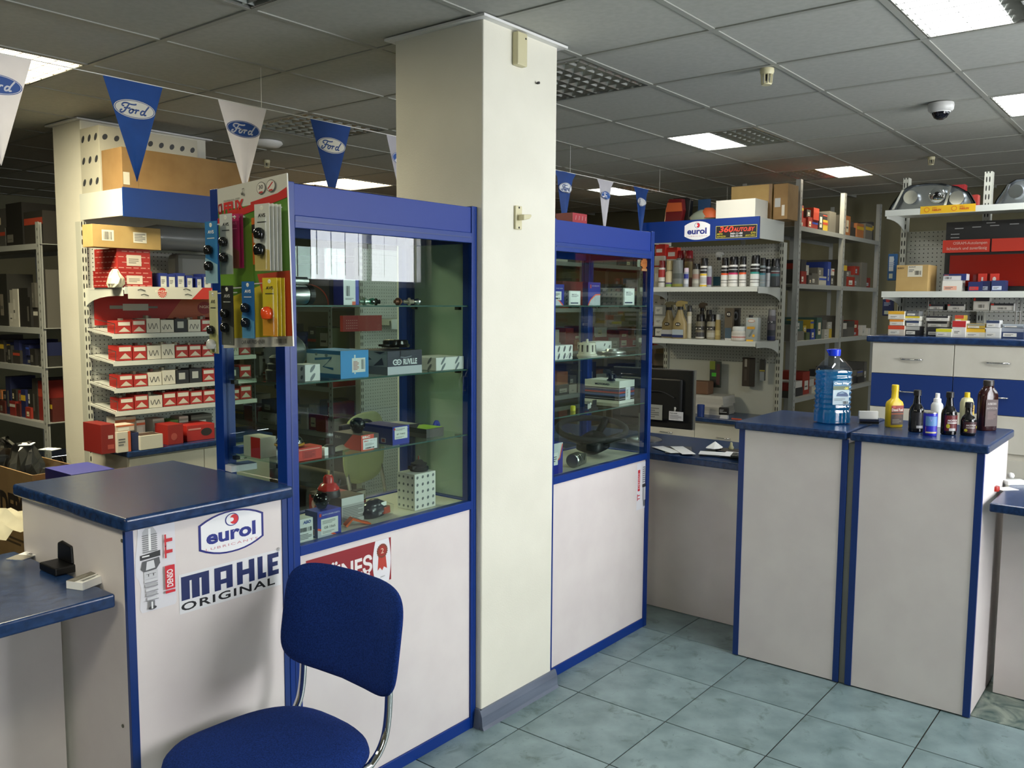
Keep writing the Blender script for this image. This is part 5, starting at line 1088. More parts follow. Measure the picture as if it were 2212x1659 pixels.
# on top of the cabinets
t = carton('flat_carton', 'dark cardboard box lying on top of the left glass cabinet', 'box', 1.86, 2.30, 2.0005, .28, .17, .028, '#4a3a26', .15)
k2('parts_box', 'red box with white dashes lying on top of the right cabinet', 1237, 1268, 461, 480, 2.42, 2.0005, .10, '#a8323a', lambda w, d, h: (lambda a: ([a.strip([(w*(.08+.11*k), h*(.2+.4*(k % 2))), (w*(.12+.11*k), h*(.45+.4*(k % 2)))], .003, '#d8b0b0') for k in range(8)], [a, left(w, d, h).rect(0, 0, d, h, '#8e2228')])[1])(front()))

# ================================================================== PENNANTS
yS, zS = 3.335, 2.50
pn_ = [(-6, 62, 1), (223, 352, 0), (470, 575, 1), (669, 757, 0), (834, 905, 1), (1198, 1245, 0), (1290, 1326, 1), (1368, 1402, 0)]
nmP = ['huge white pennant with blue oval, cut by the left picture edge', 'large blue pennant with white oval near the left', 'white pennant with blue oval over the hang board', 'blue pennant with white oval behind the left cabinet top', 'white pennant half hidden by the cream pillar', 'blue pennant just right of the cream pillar', 'small white twisted pennant over the right cabinet', 'rightmost blue pennant, lit by the lamp behind it']
sg = thing('bunting_string', 'thin white string across the room carrying the triangular pennants', 'bunting', (0, yS, zS))
f = MB(); xs = [P(-60, 100, y=yS).x, 7.2]; f.tube([(xs[0], 0, 0)] + [(xs[0]+(xs[1]-xs[0])*k/20, 0, .0) for k in range(1, 20)] + [(xs[1], 0, 0)], .0018, PAPER, 6); f.build('string', sg)
for xk in (xs[0], 1.32, 2.4, 3.6, 4.8, 6.0, 7.2): MB().tube([(xk, 0, 0), (xk, 0, ZC-zS-.004)], .001, PAPER, 5).build('hanger', sg)
pw = noisy('white_pennant_cloth', '#babac4', '#c2c2cc', 8, .8); cloth_glow(pw, .3); pb = noisy('blue_pennant_cloth', '#0a3678', '#0d3e86', 8, .7); cloth_glow(pb, .12)
for k, (a, b, c) in enumerate(pn_):
    x0 = P(a, 200 if a < 900 else 380, y=yS).x; x1 = P(b, 200 if a < 900 else 380, y=yS).x
    if k == 0: x0, x1 = P(-75, 105, y=yS).x+.0, P(68, 125, y=yS).x; x0 = x1-.235
    W = x1-x0; Hh = .385; t = thing('pennant', nmP[k], 'pennant', (x0, yS, zS), 0, 'pennants on the string')
    wav = (k >= 5); n = 9; b = MB(); vs = []; fs = []
    def fold(u, v): return (.009*math.sin(u*3.2+k)*min(1, v*2.2+.25) if wav else .004*math.sin(u*4+k)*v)
    for j in range(n+1):
        v = j/n; hwid = (1-v)*.5
        for i in range(7):
            u = -1+2*i/6; sq = (.80 if wav else 1); vs.append((W*(.5+u*hwid*(sq if v > .05 else 1)), fold(u, v)-.0, -Hh*v))
    for j in range(n):
        for i in range(6): fs.append((j*7+i, j*7+i+1, j*7+i+8, j*7+i+7))
    b.add(vs, fs, pw if c else pb); b.build('cloth', t, smooth=80)
    o = Print((0, -.0, 0), (1, 0, 0), (0, 0, 1), (0, -1, 0), lift=.0025 if not wav else .006)
    if wav:   # let the print follow the folds
        oval_script(o, W*.5, -Hh*.27, W*.30, W*.135, '#c9cdd2' if not c else '#124a92', '#12407e' if not c else '#d6d8e0', '#c9cdd2' if not c else '#124a92')
        o.mb.v = [(x, y + fold((x/W-.5)/max(.05, (1+z/Hh)*.5), -z/Hh), z) for x, y, z in o.mb.v]
    else: oval_script(o, W*.5, -Hh*.28, W*.345, W*.145, '#d6d3c4' if not c else '#1a4c98', '#12407e' if not c else '#d6d8e0', '#d6d3c4' if not c else '#1a4c98')
    o.build('printed_oval', t)

# ================================================================== PILLAR AND CEILING FITTINGS
iv = paint('#cfc8a2', .4)
q = P(1117, 108, y=2.105); t = thing('wall_sensor', 'cream sensor box high on the pillar', 'sensor', (q.x, 2.105, q.z)); MB().box(-.030, .030, -.028, 0, -.062, .060, iv).build('casing', t, bevel=.005); MB().lathe([(.004, -.0285), (.004, -.028), (0, -.0285)], BLACK, 10, (.018, 0, .04), 'y').build('led', t); MB().tube([(-.014, -.01, .06), (-.014, -.004, .12)], .0015, paint('#4a4a42'), 5).build('wire', t)
t = thing('wall_hook', 'small black screw hook in the pillar below the sensor', 'hook', tuple(P(1158, 180, y=2.105))); MB().lathe([(0, -.018), (.005, -.016), (.005, -.006), (.002, -.004), (.002, 0)], BLACK, 10, axis='y').build('screw', t)
q = P(1121, 471, y=2.105); t = thing('door_contact', 'cream bracket with lever at shoulder height on the pillar', 'sensor', (q.x-.01, 2.105, q.z)); MB().box(-.022, .018, -.010, 0, -.045, .045, iv).build('plate', t, bevel=.003)
b = MB(); b.prism([(-.01, -.012), (.028, -.004), (.040, .006), (.040, .014), (.012, .012), (-.01, .010)], 'y', -.040, -.010, iv); b.build('lever', t, bevel=.003)
for zz in (-.038, .038): MB().lathe([(.004, -.0115), (.004, -.010), (0, -.0115)], BLACK, 10, (-.002, 0, zz), 'y').build('screw', t)
q = P(2033, 222, z=ZC); q2 = q
t = thing('dome_camera', 'white ceiling dome camera with dark lens at upper right', 'camera', (q.x, q.y, ZC-.003)); MB().lathe([(0, 0), (.06, 0), (.062, -.012), (.060, -.032), (.052, -.042), (0, -.042)], paint('#c9c9c6', .35), 32).build('base', t, smooth=40); MB().lathe([(.042, -.040), (.040, -.055), (.030, -.072), (.015, -.081), (0, -.083)], paint('#14141c', .06), 32).build('dark_dome', t, smooth=60); MB().tube([(.044*math.cos(a), .044*math.sin(a), -.044) for a in [2*PI*i/28 for i in range(28)]], .003, WHITE, 6, True).build('trim_ring', t, smooth=60)
def smoke(lb, px, py, s=1.0):
    q = P(px, py, z=ZC); t = thing('smoke_detector', lb, 'smoke detector', (q.x, q.y, ZC-.003)); MB().lathe([(0, 0), (.030*s, 0), (.031*s, -.014*s), (.026*s, -.026*s), (0, -.026*s)], iv, 24).build('base', t, smooth=40)
    for k in range(10):
        a = 2*PI*k/10; MB().tube([(.024*s*math.cos(a), .024*s*math.sin(a), -.024*s), (.021*s*math.cos(a), .021*s*math.sin(a), -.066*s)], .0025*s, iv, 6).build('cage_rib', t)
    MB().lathe([(0, -.064*s), (.022*s, -.064*s), (.021*s, -.070*s), (0, -.070*s)], iv, 20).build('cap', t); MB().lathe([(0, -.026*s), (.011*s, -.026*s), (.011*s, -.05*s), (0, -.05*s)], BLACK, 14).build('sensing_core', t)
smoke('cream caged smoke detector on the ceiling right of the pillar', 1657, 147); smoke('small cream smoke detector far off above the headlamps', 2012, 338, .8)
smoke('small smoke detector far back left, below the dim lamp', 576, 345, .8)
q = P(575, 305, z=ZC); t = thing('ceiling_speaker', 'flat round white ceiling disc partly behind the white pennant', 'speaker', (q.x, q.y, ZC-.003)); MB().lathe([(0, 0), (.10, 0), (.105, -.012), (.085, -.03), (0, -.034)], WHITE, 32).build('disc', t, smooth=40)

# ================================================================== BOTTLES ON THE RIGHT COUNTER
TZ = 1.1125
def bottle(name, lb, px, py, secs, m, capsec, capm, n=28, rz=0, labf=None, extra=None, cat='bottle', group=None, z=TZ, pos=None):
    q = P(px, py, z=z) if pos is None else pos
    t = thing(name, lb, cat, (q.x, q.y, z), rz, group)
    MB().loft(secs, m, n).build('bottle_body', t, smooth=50)
    if capsec: MB().loft(capsec, capm, 24).build('cap', t, smooth=40)
    if labf: labf(t)
    if extra: extra(t)
    return t
def curved_label(t, r, z0, z1, a0, a1, items, ry=None, e=2.0, base='#dddddd', lift=.0006):
    """wrap a print round the body; items drawn in a 1 x 1 square"""
    pr = Print((0, 0, 0), (1, 0, 0), (0, 0, 1), (0, -1, 0), lift=lift, step=.0002)
    pr.sub = 10; pr.rect(0, 0, 1, 1, base)
    for it in items: it(pr)
    out = []
    for (u, yy, v) in pr.mb.v:
        a = a0+(a1-a0)*u; c, s = math.cos(a), math.sin(a); off = -yy; R1 = r+off; R2 = (ry or r)+off
        out.append((R1*math.copysign(abs(c)**(2/e), c), R2*math.copysign(abs(s)**(2/e), s), z0+(z1-z0)*v))
    pr.mb.v = out; return pr.build('printed_label', t)
RZ = math.radians(-48)   # faces the camera
# big blue jug
blueliq = glassy('blue_washer_fluid', (.05, .50, .78), 1.33, .02, boost=.02)
nt = blueliq.node_tree; om = [n for n in nt.nodes if n.type == 'OUTPUT_MATERIAL'][0]; sh0 = om.inputs[0].links[0].from_socket
tl_ = nd(nt, 'ShaderNodeBsdfTranslucent'); tl_.inputs[0].default_value = (.02, .42, .75, 1); df_ = nd(nt, 'ShaderNodeBsdfDiffuse'); df_.inputs[0].default_value = (.02, .30, .58, 1); m1 = nd(nt, 'ShaderNodeMixShader'); m1.inputs[0].default_value = .5
nt.links.new(tl_.outputs[0], m1.inputs[1]); nt.links.new(df_.outputs[0], m1.inputs[2]); m2 = nd(nt, 'ShaderNodeMixShader'); m2.inputs[0].default_value = .42
nt.links.new(sh0, m2.inputs[1]); nt.links.new(m1.outputs[0], m2.inputs[2]); nt.links.new(m2.outputs[0], om.inputs[0])
blueliq = blueliq; pet = glassy('clear_bottle_plastic', (.90, .93, .95), 1.4, .03, boost=.05)
q = P(1803, 917, z=TZ); t = thing('washer_fluid_jug', 'big clear jug of bright blue washer fluid on the right counter', 'bottle', (q.x+.05, q.y+.03, TZ), math.radians(-42)); t.scale = (1.08, 1.08, 1.07)
secs = [(0, .055, .05, 3)]; z = .006
secs.append((.006, .066, .058, 3.2))
while z < .215:
    k = (z-.006) % .021/.021; rr_ = .070 - (.0035 if .35 < k < .75 and z > .05 else 0); secs.append((z, rr_, rr_*.88, 3.0)); z += .0052
bs = secs + [(.222, .070, .0615, 2.8)]
inner = [(a, b-.002, c-.002, e) for a, b, c, e in bs if a < .232]; inner[0] = (.0015, .052, .047, 3)
MB().loft(inner, blueliq, 36).build('blue_fluid', t, smooth=60)
outer = bs + [(.235, .066, .058, 2.6), (.255, .052, .047, 2.2), (.272, .036, .034, 2), (.283, .022, .022, 2), (.292, .020, .020, 2)]
MB().loft(outer, pet, 36, capt=False).build('bottle_body', t, smooth=60)
MB().loft([(.286, .024, .024, 2), (.300, .025, .025, 2), (.312, .025, .025, 2), (.314, .022, .022, 2)], paint('#1536c8', .3), 28).build('cap', t, smooth=40); MB().tube([(-.024, 0, .310), (-.036, 0, .311), (-.028, 0, .300), (-.020, 0, .292)], .0025, paint('#1536c8', .3), 8).build('handle_loop', t)
h = Print((-.036, -.0625, .085), (1, 0, 0), (0, 0, 1), (0, -1, 0), lift=.0012); h.rect(0, 0, .072, .100, '#a9bcc4'); h.rect(0, .078, .072, .100, '#2e6a8c'); h.text('Clean Way', .003, .082, .066, .012, '#e8eef0', bold=.03, shear=.2); h.rect(0, .062, .072, .078, '#4a5a3a'); h.text('-20', .048, .064, .018, .009, '#e0d832', bold=.03); h.poly([(.014, .036), (.020, .050), (.040, .056), (.060, .050), (.068, .040), (.066, .034)], '#1a3f6c'); h.poly([(.024, .046), (.040, .053), (.052, .048)], '#7a98ac'); h.lines(.005, .016, .05, .012, 3, '#7a868c'); h.barcode(.045, .003, .022, .012); h.build('printed_label', t)
# card holder
q = P(1872, 917, z=TZ); t = thing('card_holder', 'clear holder with white business cards beside the blue jug', 'card holder', (q.x+.03, q.y, TZ), RZ-.2)
b = MB(); b.box(-.045, .045, -.02, -.018, 0, .03, CLEAR); b.box(-.045, .045, .03, .032, 0, .04, CLEAR); b.box(-.045, .045, -.02, .032, 0, .002, CLEAR); b.box(-.045, -.043, -.02, .032, 0, .035, CLEAR); b.box(.043, .045, -.02, .032, 0, .035, CLEAR); b.build('holder', t); b = MB(); b.box(-.040, .040, -.015, .0, .002, .012, BLACK); b.box(-.040, .040, -.012, .003, .012, .022, paint('#28304a')); b.build('dark_cards', t); b = MB(); b.prism([(-.041, .02), (.041, .02), (.041, .056), (-.041, .056)], 'y', .006, .022, PAPER); b.build('white_cards', t)
# yellow additive
yl = paint('#d8b81a', .35)
def lab_y(t):
    h = Print((-.030, -.0215, .012), (1, 0, 0), (0, 0, 1), (0, -1, 0)); h.rect(0, 0, .060, .085, '#3a2a20'); h.rect(0, .058, .060, .085, '#9a2a22'); h.text('Diesel Fuel', .002, .060, .054, .013, '#e8e0d0', bold=.03); h.rect(0, .046, .060, .052, '#a8552a'); h.poly([(.012, .028), (.02, .042), (.045, .044), (.055, .030)], '#5a3a24'); h.lines(.006, .006, .045, .02, 4, '#9a9080'); h.ell(.012, .079, .009, .003, '#d86a5a'); h.build('printed_label', t)
bottle('additive_bottle', 'yellow flat bottle with red and black label, first after the card holder', 1930, 922, [(0, .034, .018, 4), (.004, .037, .021, 4), (.10, .037, .021, 4), (.112, .034, .019, 3.4), (.122, .022, .014, 2.6), (.130, .0155, .0135, 2), (.165, .0145, .0135, 2)], yl, [(.160, .0155, .0155, 2), (.185, .0150, .0150, 2), (.187, .012, .012, 2)], yl, rz=RZ+.15, labf=lab_y)
blk = paint('#0c0c0d', .12); 
def lab_k(c, txt=None):
    def f(t):
        its = [lambda p: p.rect(.05, .05, .95, .95, c), lambda p: p.lines(.25, .15, .5, .35, 5, '#8c8a86'), lambda p: p.rect(.3, .05, .7, .2, '#a8a8a8')]
        if c != '#1c1c1e': its += [lambda p: p.poly([(.1, .62), (.85, .80), (.9, .95), (.2, .92)], '#b8242c'), lambda p: p.text('MOTOR', .2, .60, .6, .12, '#c9c4c0', bold=.03, shear=.2), lambda p: p.rect(.2, .48, .8, .56, '#b9b4b0'), lambda p: p.ell(.24, .33, .10, .13, '#b8b02a')]
        curved_label(t, .0305, .015, .085, math.radians(205), math.radians(335), its, base='#141416')
    return f
rib = [(0, .026, .026, 2), (.003, .030, .030, 2), (.085, .030, .030, 2), (.10, .027, .027, 2), (.112, .020, .020, 2)]
for k in range(4): rib += [(.118+.008*k, .0165-.001*k, .0165-.001*k, 2), (.122+.008*k, .0145-.001*k, .0145-.001*k, 2)]
rib += [(.158, .013, .013, 2)]
bottle('additive_bottle', 'black ribbed-neck bottle with plain dark label between yellow and blue', 1978, 932, rib, blk, [(.155, .0155, .0155, 2), (.176, .0150, .0150, 2), (.178, .013, .013, 2)], BLACK, rz=RZ, labf=lab_k('#1c1c1e'))
bottle('additive_bottle', 'black ribbed-neck bottle with red label, second black bottle of the row', 2048, 938, rib, blk, [(.155, .0155, .0155, 2), (.176, .0150, .0150, 2), (.178, .013, .013, 2)], BLACK, rz=RZ, labf=lab_k('#5c1418'))
short = [(0, .026, .026, 2), (.003, .0295, .0295, 2), (.062, .0295, .0295, 2), (.076, .024, .024, 2), (.088, .014, .014, 2), (.120, .0135, .0135, 2)]
def lab_s(t): curved_label(t, .030, .012, .060, math.radians(205), math.radians(335), [lambda p: p.rect(.05, .05, .95, .95, '#3c1a1c'), lambda p: p.text('MOTOR', .15, .6, .6, .15, '#b8b0aa', bold=.03, shear=.2), lambda p: p.rect(.15, .42, .7, .52, '#8c8480'), lambda p: p.ell(.15, .25, .09, .12, '#b8b02a'), lambda p: p.ell(.88, .5, .09, .12, '#b8b02a')], base='#141416')
bottle('additive_bottle', 'short black bottle with narrow neck, nearest the counter corner', 2090, 940, short, blk, [(.116, .0155, .0155, 2), (.136, .0150, .0150, 2), (.138, .013, .013, 2)], BLACK, rz=RZ, labf=lab_s)
t = bottle('additive_can', 'blue round can with boat picture in front of the white spray bottle', 2008, 940, [(0, .026, .026, 2), (.003, .027, .027, 2), (.092, .027, .027, 2), (.095, .026, .026, 2)], paint('#1a1fa8', .3), [(.093, .0275, .0275, 2), (.097, .0275, .0275, 2)], ALU, rz=RZ, cat='can',
   labf=lambda t: curved_label(t, .027, .010, .085, math.radians(200), math.radians(310), [lambda p: p.rect(.02, .42, .95, .95, '#5a86b8'), lambda p: p.poly([(.15, .45), (.3, .62), (.6, .62), (.8, .45)], '#3c4a2c'), lambda p: p.poly([(.3, .9), (.45, .65), (.6, .9)], '#8a8ad0'), lambda p: p.poly([(.05, .12), (.9, .2), (.9, .40), (.05, .38)], '#a8382c'), lambda p: p.rect(.05, .02, .9, .1, '#c8c08a')], base='#1a1fa8'))
wp = paint('#d2d4d2', .4)
bottle('spray_bottle', 'small white spray bottle behind the blue can', 2022, 921, [(0, .024, .024, 2), (.07, .025, .025, 2), (.095, .025, .025, 2), (.103, .021, .021, 2), (.108, .016, .016, 2)], wp, [(.106, .0165, .0165, 2), (.124, .0155, .0155, 2), (.126, .010, .010, 2), (.148, .009, .009, 2)], WHITE, rz=RZ)
bottle('additive_bottle', 'cream bottle with yellow cap behind the black bottles', 2086, 917, [(0, .028, .018, 3), (.10, .030, .019, 3), (.118, .024, .016, 2.6), (.124, .012, .012, 2)], paint('#b9b48a', .4), [(.122, .012, .012, 2), (.146, .011, .011, 2)], yl, rz=RZ+.2, labf=lambda t: Print((-.024, -.0195, .02), (1, 0, 0), (0, 0, 1), (0, -1, 0)).rect(0, 0, .048, .07, '#b89a2a').lines(.004, .03, .04, .03, 3, '#6a3a20').build('printed_label', t))
brn = paint('#2c1210', .15)
def lab_b(t): h = Print((-.030, -.0255, .02), (1, 0, 0), (0, 0, 1), (0, -1, 0)); h.rect(0, 0, .060, .115, '#38201c'); h.text('АЛЯСКА', .008, .092, .044, .010, '#a8a09a', bold=.03); h.text('АНТИГЕЛЬ', .004, .074, .052, .008, '#98908a', bold=.02); h.lines(.01, .03, .04, .035, 6, '#6a5450'); h.build('printed_label', t)
bottle('antigel_bottle', 'large brown bottle with dark cap at the back corner of the right counter', 2130, 929, [(0, .038, .024, 3.2), (.004, .041, .026, 3.2), (.150, .041, .026, 3.2), (.165, .038, .025, 2.8), (.180, .028, .020, 2.4), (.190, .020, .018, 2), (.196, .020, .020, 2)], brn, [(.194, .0215, .0215, 2), (.215, .0210, .0210, 2), (.217, .018, .018, 2)], paint('#2e2824', .4), rz=RZ+.15, labf=lab_b)

# ================================================================== STOCK ON THE SPRAY-CAN STAND (faces the customers, -X)
YR = -PI/2
def cx_(px, py, x): return P(px, py, x=x)
ZE1, ZE2 = 1.7685, 1.3855
def can(lb, pxc, pw, pyT, row, body, bands, cap, x=5.95, capf=.26, name='spray_can', cat='spray can', shape=None, text=None):
    z = ZE1 if row == 1 else ZE2
    a = cx_(pxc-pw/2, pyT, x); b = cx_(pxc+pw/2, pyT, x); r = abs(a.y-b.y)/2; h = a.z - z
    t = thing(name, lb, cat, (x, (a.y+b.y)/2, z), YR)
    hb = h*(1-capf)
    secs = shape(r, h, hb) if shape else [(0, r*.92, r*.92, 2), (.003, r, r, 2), (hb-.012, r, r, 2), (hb, r*.86, r*.86, 2)]
    MB().loft(secs, paint(body, .3), 20).build('can_body', t, smooth=50)
    if cap: MB().loft([(hb-.002, r*.90, r*.90, 2), (h-.004, r*.88, r*.88, 2), (h, r*.8, r*.8, 2)], paint(cap, .3), 20).build('cap', t, smooth=50)
    if bands:
        def its(p):
            for (y0, y1, c) in bands: p.rect(.0, y0, 1, y1, c)
        its2 = [its]
        if text: its2.append(lambda p: p.text(text[0], .28, text[1], .44, .10, text[2], bold=.04))
        curved_label(t, r, .006, hb-.016, math.radians(190), math.radians(350), its2, base=body)
    return t
def car_b(base, top): return [(0, .60, base), (.60, .70, top), (.70, 1, '#1a1a1c'), (.84, .88, '#b8b8b8'), (.16, .20, '#8a8a86'), (.30, .34, '#6d6d6a')]
can('red and white spray with dark red cap, left end of the upper can shelf', 1431, 14, 563, 1, '#c4c2bc', [(.0, .55, '#c9c7c0'), (.55, 1, '#9a2a26'), (.25, .3, '#2a2a2a')], '#6e1a1c')
can('cream bottle with green band and yellow neck, upper can shelf', 1447, 14, 563, 1, '#c7b995', [(0, .18, '#7ca05a'), (.18, .28, '#5a4a8a'), (.28, .95, '#cdbf9c')], '#a89a70', capf=.35, shape=lambda r, h, hb: [(0, r, r, 2), (hb*.8, r, r, 2), (hb*.95, r*.7, r*.7, 2), (hb, r*.6, r*.6, 2)])
can('grey-blue flask with long neck behind the red caps, upper can shelf', 1466, 22, 558, 1, '#6d7270', [(0, .1, '#8a8a3a'), (.3, .5, '#4f5654')], None, capf=0, name='flask', cat='bottle', shape=lambda r, h, hb: [(0, r, r*.6, 3), (h*.45, r, r*.6, 3), (h*.62, r*.5, r*.5, 2.4), (h*.98, r*.38, r*.38, 2), (h, r*.3, r*.3, 2)])
can('tall bottle with wide dark red cap, rear left of the upper can shelf', 1471, 17, 542, 1, '#5c3a40', [(.3, .8, '#7a5a66')], '#8e1a22', x=6.12, capf=.2)
can('amber bottle with dark red cap next to the tall one, upper can shelf', 1489, 17, 542, 1, '#5e3c2a', [(.35, .95, '#a89468')], '#8e1a22', x=6.10, capf=.2)
can('small silver tube with blue top in front of the amber bottle', 1483, 10, 579, 1, '#8f949c', [(.62, 1, '#1e2a7a'), (.2, .5, '#b9bcc2')], '#b9a9b8', x=5.86, capf=.2)
can('squat silver can with black cap, upper can shelf', 1505, 16, 570, 1, '#8b8a80', [(.5, .8, '#8a6a5e'), (.2, .4, '#a8a79c')], '#141416', capf=.22)
can('white and yellow spray can with black cap, upper can shelf', 1522, 16, 558, 1, '#d2d0ca', [(0, .08, '#d8b42a'), (.58, .68, '#d8b42a'), (.70, 1, '#161618'), (.15, .5, '#a8a8a4'), (.86, .9, '#c8c8c8')], '#101012')
can('small purple-labelled tube between spray cans, upper can shelf', 1533, 10, 575, 1, '#8d9194', [(.1, .6, '#5a2a58')], '#a9acae', capf=.1)
TRIG = lambda col: (lambda t, h: MB())
def trigger(lb, pxc, pw, pyT, row, body, bands, headc, x=6.0, text=None):
    z = ZE1 if row == 1 else ZE2; a = cx_(pxc-pw/2, pyT, x); b = cx_(pxc+pw/2, pyT, x); r = abs(a.y-b.y)/2; h = a.z-z
    t = thing('trigger_bottle', lb, 'spray bottle', (x, (a.y+b.y)/2, z), YR); m = body if not isinstance(body, str) else paint(body, .35)
    MB().loft([(0, r*.98, r*.5, 3), (.004, r, r*.52, 3), (h*.42, r*.95, r*.5, 3), (h*.60, r*.55, r*.4, 2.4), (h*.74, r*.34, r*.32, 2), (h*.78, r*.32, r*.32, 2)], m, 24).build('bottle_body', t, smooth=50)
    MB().lathe([(r*.36, h*.76), (r*.36, h*.84), (0, h*.84)], BLACK, 18).build('collar', t)
    b = MB(); b.prism([(-r*.5, h*.84), (r*.35, h*.84), (r*.42, h*.90), (r*.95, h*.91), (r*.95, h*.97), (r*.2, h), (-r*.35, h*.98), (-r*.6, h*.92)], 'y', -r*.2, r*.2, paint(headc, .4)); b.prism([(r*.45, h*.91), (r*.6, h*.91), (r*.75, h*.76), (r*.66, h*.76)], 'y', -r*.08, r*.08, paint(headc, .4)); b.build('trigger_head', t)
    p = Print((-r*.8, -r*.56, 0), (1, 0, 0), (0, 0, 1), (0, -1, 0))
    for (y0, y1, c) in bands: p.rect(0, h*y0, r*1.6, h*y1, c)
    if text: p.ell(r*.8, h*.38, r*.38, h*.045, '#141414'); p.text(text, r*.55, h*.36, r*.5, h*.035, '#d8d4c8', bold=.05)
    p.build('printed_label', t); return t
trigger('clear trigger spray bottle with white head, middle of the upper can shelf', 1553, 20, 544, 1, CLEAR, [(.05, .3, '#1a3c46')], '#c9cac8', x=6.05)
CANS = [(1567, 15, 557, '#d0cec8', '#d8562a', 'white spray can with orange band, first of the black-capped group'), (1586, 20, 555, '#d6d4ce', '#b8285a', 'wide white spray can with pink patch and black cap'), (1606, 15, 554, '#d2d0ca', '#d8562a', 'white spray can with orange band right of the pink-patched one'), (1633, 20, 552, '#cfd2ce', '#2a8a80', 'wide white and teal spray can with tall black cap'), (1649, 12, 557, '#6f7c80', '#2a6a78', 'slim teal-grey spray can behind the wide teal one')]
for (c, w, t_, bc, tc_, lb) in CANS: can(lb, c, w, t_, 1, bc, car_b(bc, tc_), '#0e0e10')
can('plain silver spray can with black cap near right end of upper shelf', 1660, 11, 560, 1, '#b9bbbc', [(.75, 1, '#26262a'), (.3, .32, '#8a8a8a')], '#0e0e10', x=6.0)
can('dark spray can with silver lettering, right end of the upper can shelf', 1676, 20, 559, 1, '#2a2e30', [(.55, .7, '#2a5a60'), (.72, .74, '#a82a2a'), (.8, .85, '#9a9c9e')], '#0e0e10', x=6.02)
def ebox(lb, pxL, pxR, pyT, z, col, bands, x=5.93, d=.06, name='parts_box'):
    a = cx_(pxL, pyT, x); b = cx_(pxR, pyT, x); w = a.y-b.y; h = a.z-z
    return carton(name, lb, 'box', x, a.y, z, w, d, h, col, YR, None, lambda w, d, h: [bands(front(), w, h)] if bands else [])
ebox('white-labelled stacked box at the far left of the upper can shelf', 1414, 1434, 553, ZE1, '#c9c6ba', lambda p, w, h: p.rect(w*.1, h*.2, w*.9, h*.45, '#e0deda').rect(0, h*.65, w, h*.7, '#a8302a'), x=6.05)
zq = cx_(1424, 553, 6.05).z
ebox('small red box on the white-labelled stack, upper can shelf', 1416, 1437, 528, zq+.0005, '#c02a22', lambda p, w, h: p.rect(w*.1, h*.3, w*.7, h*.6, '#dedad2'), x=6.05)
ebox('second pale box beside the white-labelled stack, upper can shelf', 1440, 1462, 560, ZE1, '#c4c1b4', lambda p, w, h: p.rect(w*.1, h*.5, w*.8, h*.8, '#dcdad0'), x=6.08)
zq = cx_(1450, 560, 6.08).z
ebox('second small red box, right of the first, upper can shelf', 1440, 1463, 535, zq+.0005, '#c93426', lambda p, w, h: p.rect(w*.15, h*.25, w*.8, h*.6, '#dedad2'), x=6.08)
# lower shelf
zz = ZE2
for k, (T, c) in enumerate(((706, '#26262a'), (682, '#b9b8b0'), (659, '#8f9290'))):
    ebox(('lowest dark box', 'middle white box', 'top grey box')[k] + ' of the stack at left of the lower can shelf', 1412, 1438, T, zz, c, lambda p, w, h: p.rect(w*.15, h*.15, w*.75, h*.85, '#c9c9c2').lines(w*.25, h*.4, w*.3, h*.2, 2), x=5.98, d=.12); zz = cx_(1425, T, 5.98).z+.0005
gold = '#8f7f56'
trigger('gold trigger bottle at left of the lower can shelf', 1446, 29, 651, 2, gold, [(.03, .10, '#1c2a5a'), (.10, .22, '#b9bcc0')], '#6f6a50', text='K2')
trigger('second gold trigger bottle, paler head, lower can shelf', 1470, 30, 649, 2, gold, [(.03, .10, '#1c2a5a'), (.10, .24, '#9ba6ac')], '#a8955c', x=5.90, text='K2')
can('slim cream bottle with black collar beside the gold trigger bottles', 1490, 10, 660, 2, '#b9b195', [(.6, .9, '#d0ccbc')], '#1a1a1a', capf=.18, name='slim_bottle', cat='bottle')
trigger('brown-headed trigger bottle behind the two short cans, lower can shelf', 1517, 22, 653, 2, '#4c463a', [], '#4a3c2e', x=6.12)
can('short silver can with black cap, left of a similar pair', 1514, 19, 679, 2, '#6f6a58', [(.1, .4, '#3a3a3c'), (0, .1, '#b0aea4'), (.55, .8, '#26241e')], '#0e0e10', text=('K2', .6, '#d8d4c8'), capf=.27)
can('tall black-capped can behind the short ones, lower can shelf', 1532, 12, 669, 2, '#3a3a36', [(.1, .5, '#5a5a50')], '#0e0e10', x=6.10)
can('short silver can with black cap, right one of the similar pair', 1538, 19, 679, 2, '#8a8674', [(.1, .4, '#a5a296'), (.55, .8, '#26241e')], '#0e0e10', text=('K2', .6, '#d8d4c8'), capf=.27)
can('small gold bottle with white cap right of the silver cans', 1552, 11, 679, 2, '#a08c54', [(.2, .5, '#b9a870')], '#b9b9b4', capf=.2)
ebox('brown upright pouch with round emblem, lower can shelf', 1566, 1583, 665, ZE2, '#5a5040', lambda p, w, h: p.ell(w*.5, h*.8, w*.32, h*.09, '#141414').text('K2', w*.3, h*.77, w*.4, h*.07, '#d8d4c8', bold=.05).rect(w*.1, 0, w*.9, h*.38, '#3c5262').rect(w*.1, 0, w*.9, h*.06, '#c9c9c6'), x=5.90, d=.03, name='pouch')
ebox('dark pouch with machine picture behind the brown one', 1583, 1597, 665, ZE2, '#34302c', lambda p, w, h: p.ell(w*.5, h*.75, w*.35, h*.14, '#77787a').ell(w*.5, h*.75, w*.2, h*.08, '#2a2a2a').rect(0, h*.3, w, h*.4, '#9a5a30'), x=5.98, d=.03, name='pouch')
can('wide clear-lidded jar with red print on the lower can shelf', 1597, 30, 705, 2, '#b9b6ac', [(.1, .7, '#c9c2ba'), (.35, .5, '#b06a60')], '#b9bcb8', capf=.28, x=5.86, name='jar', cat='jar')
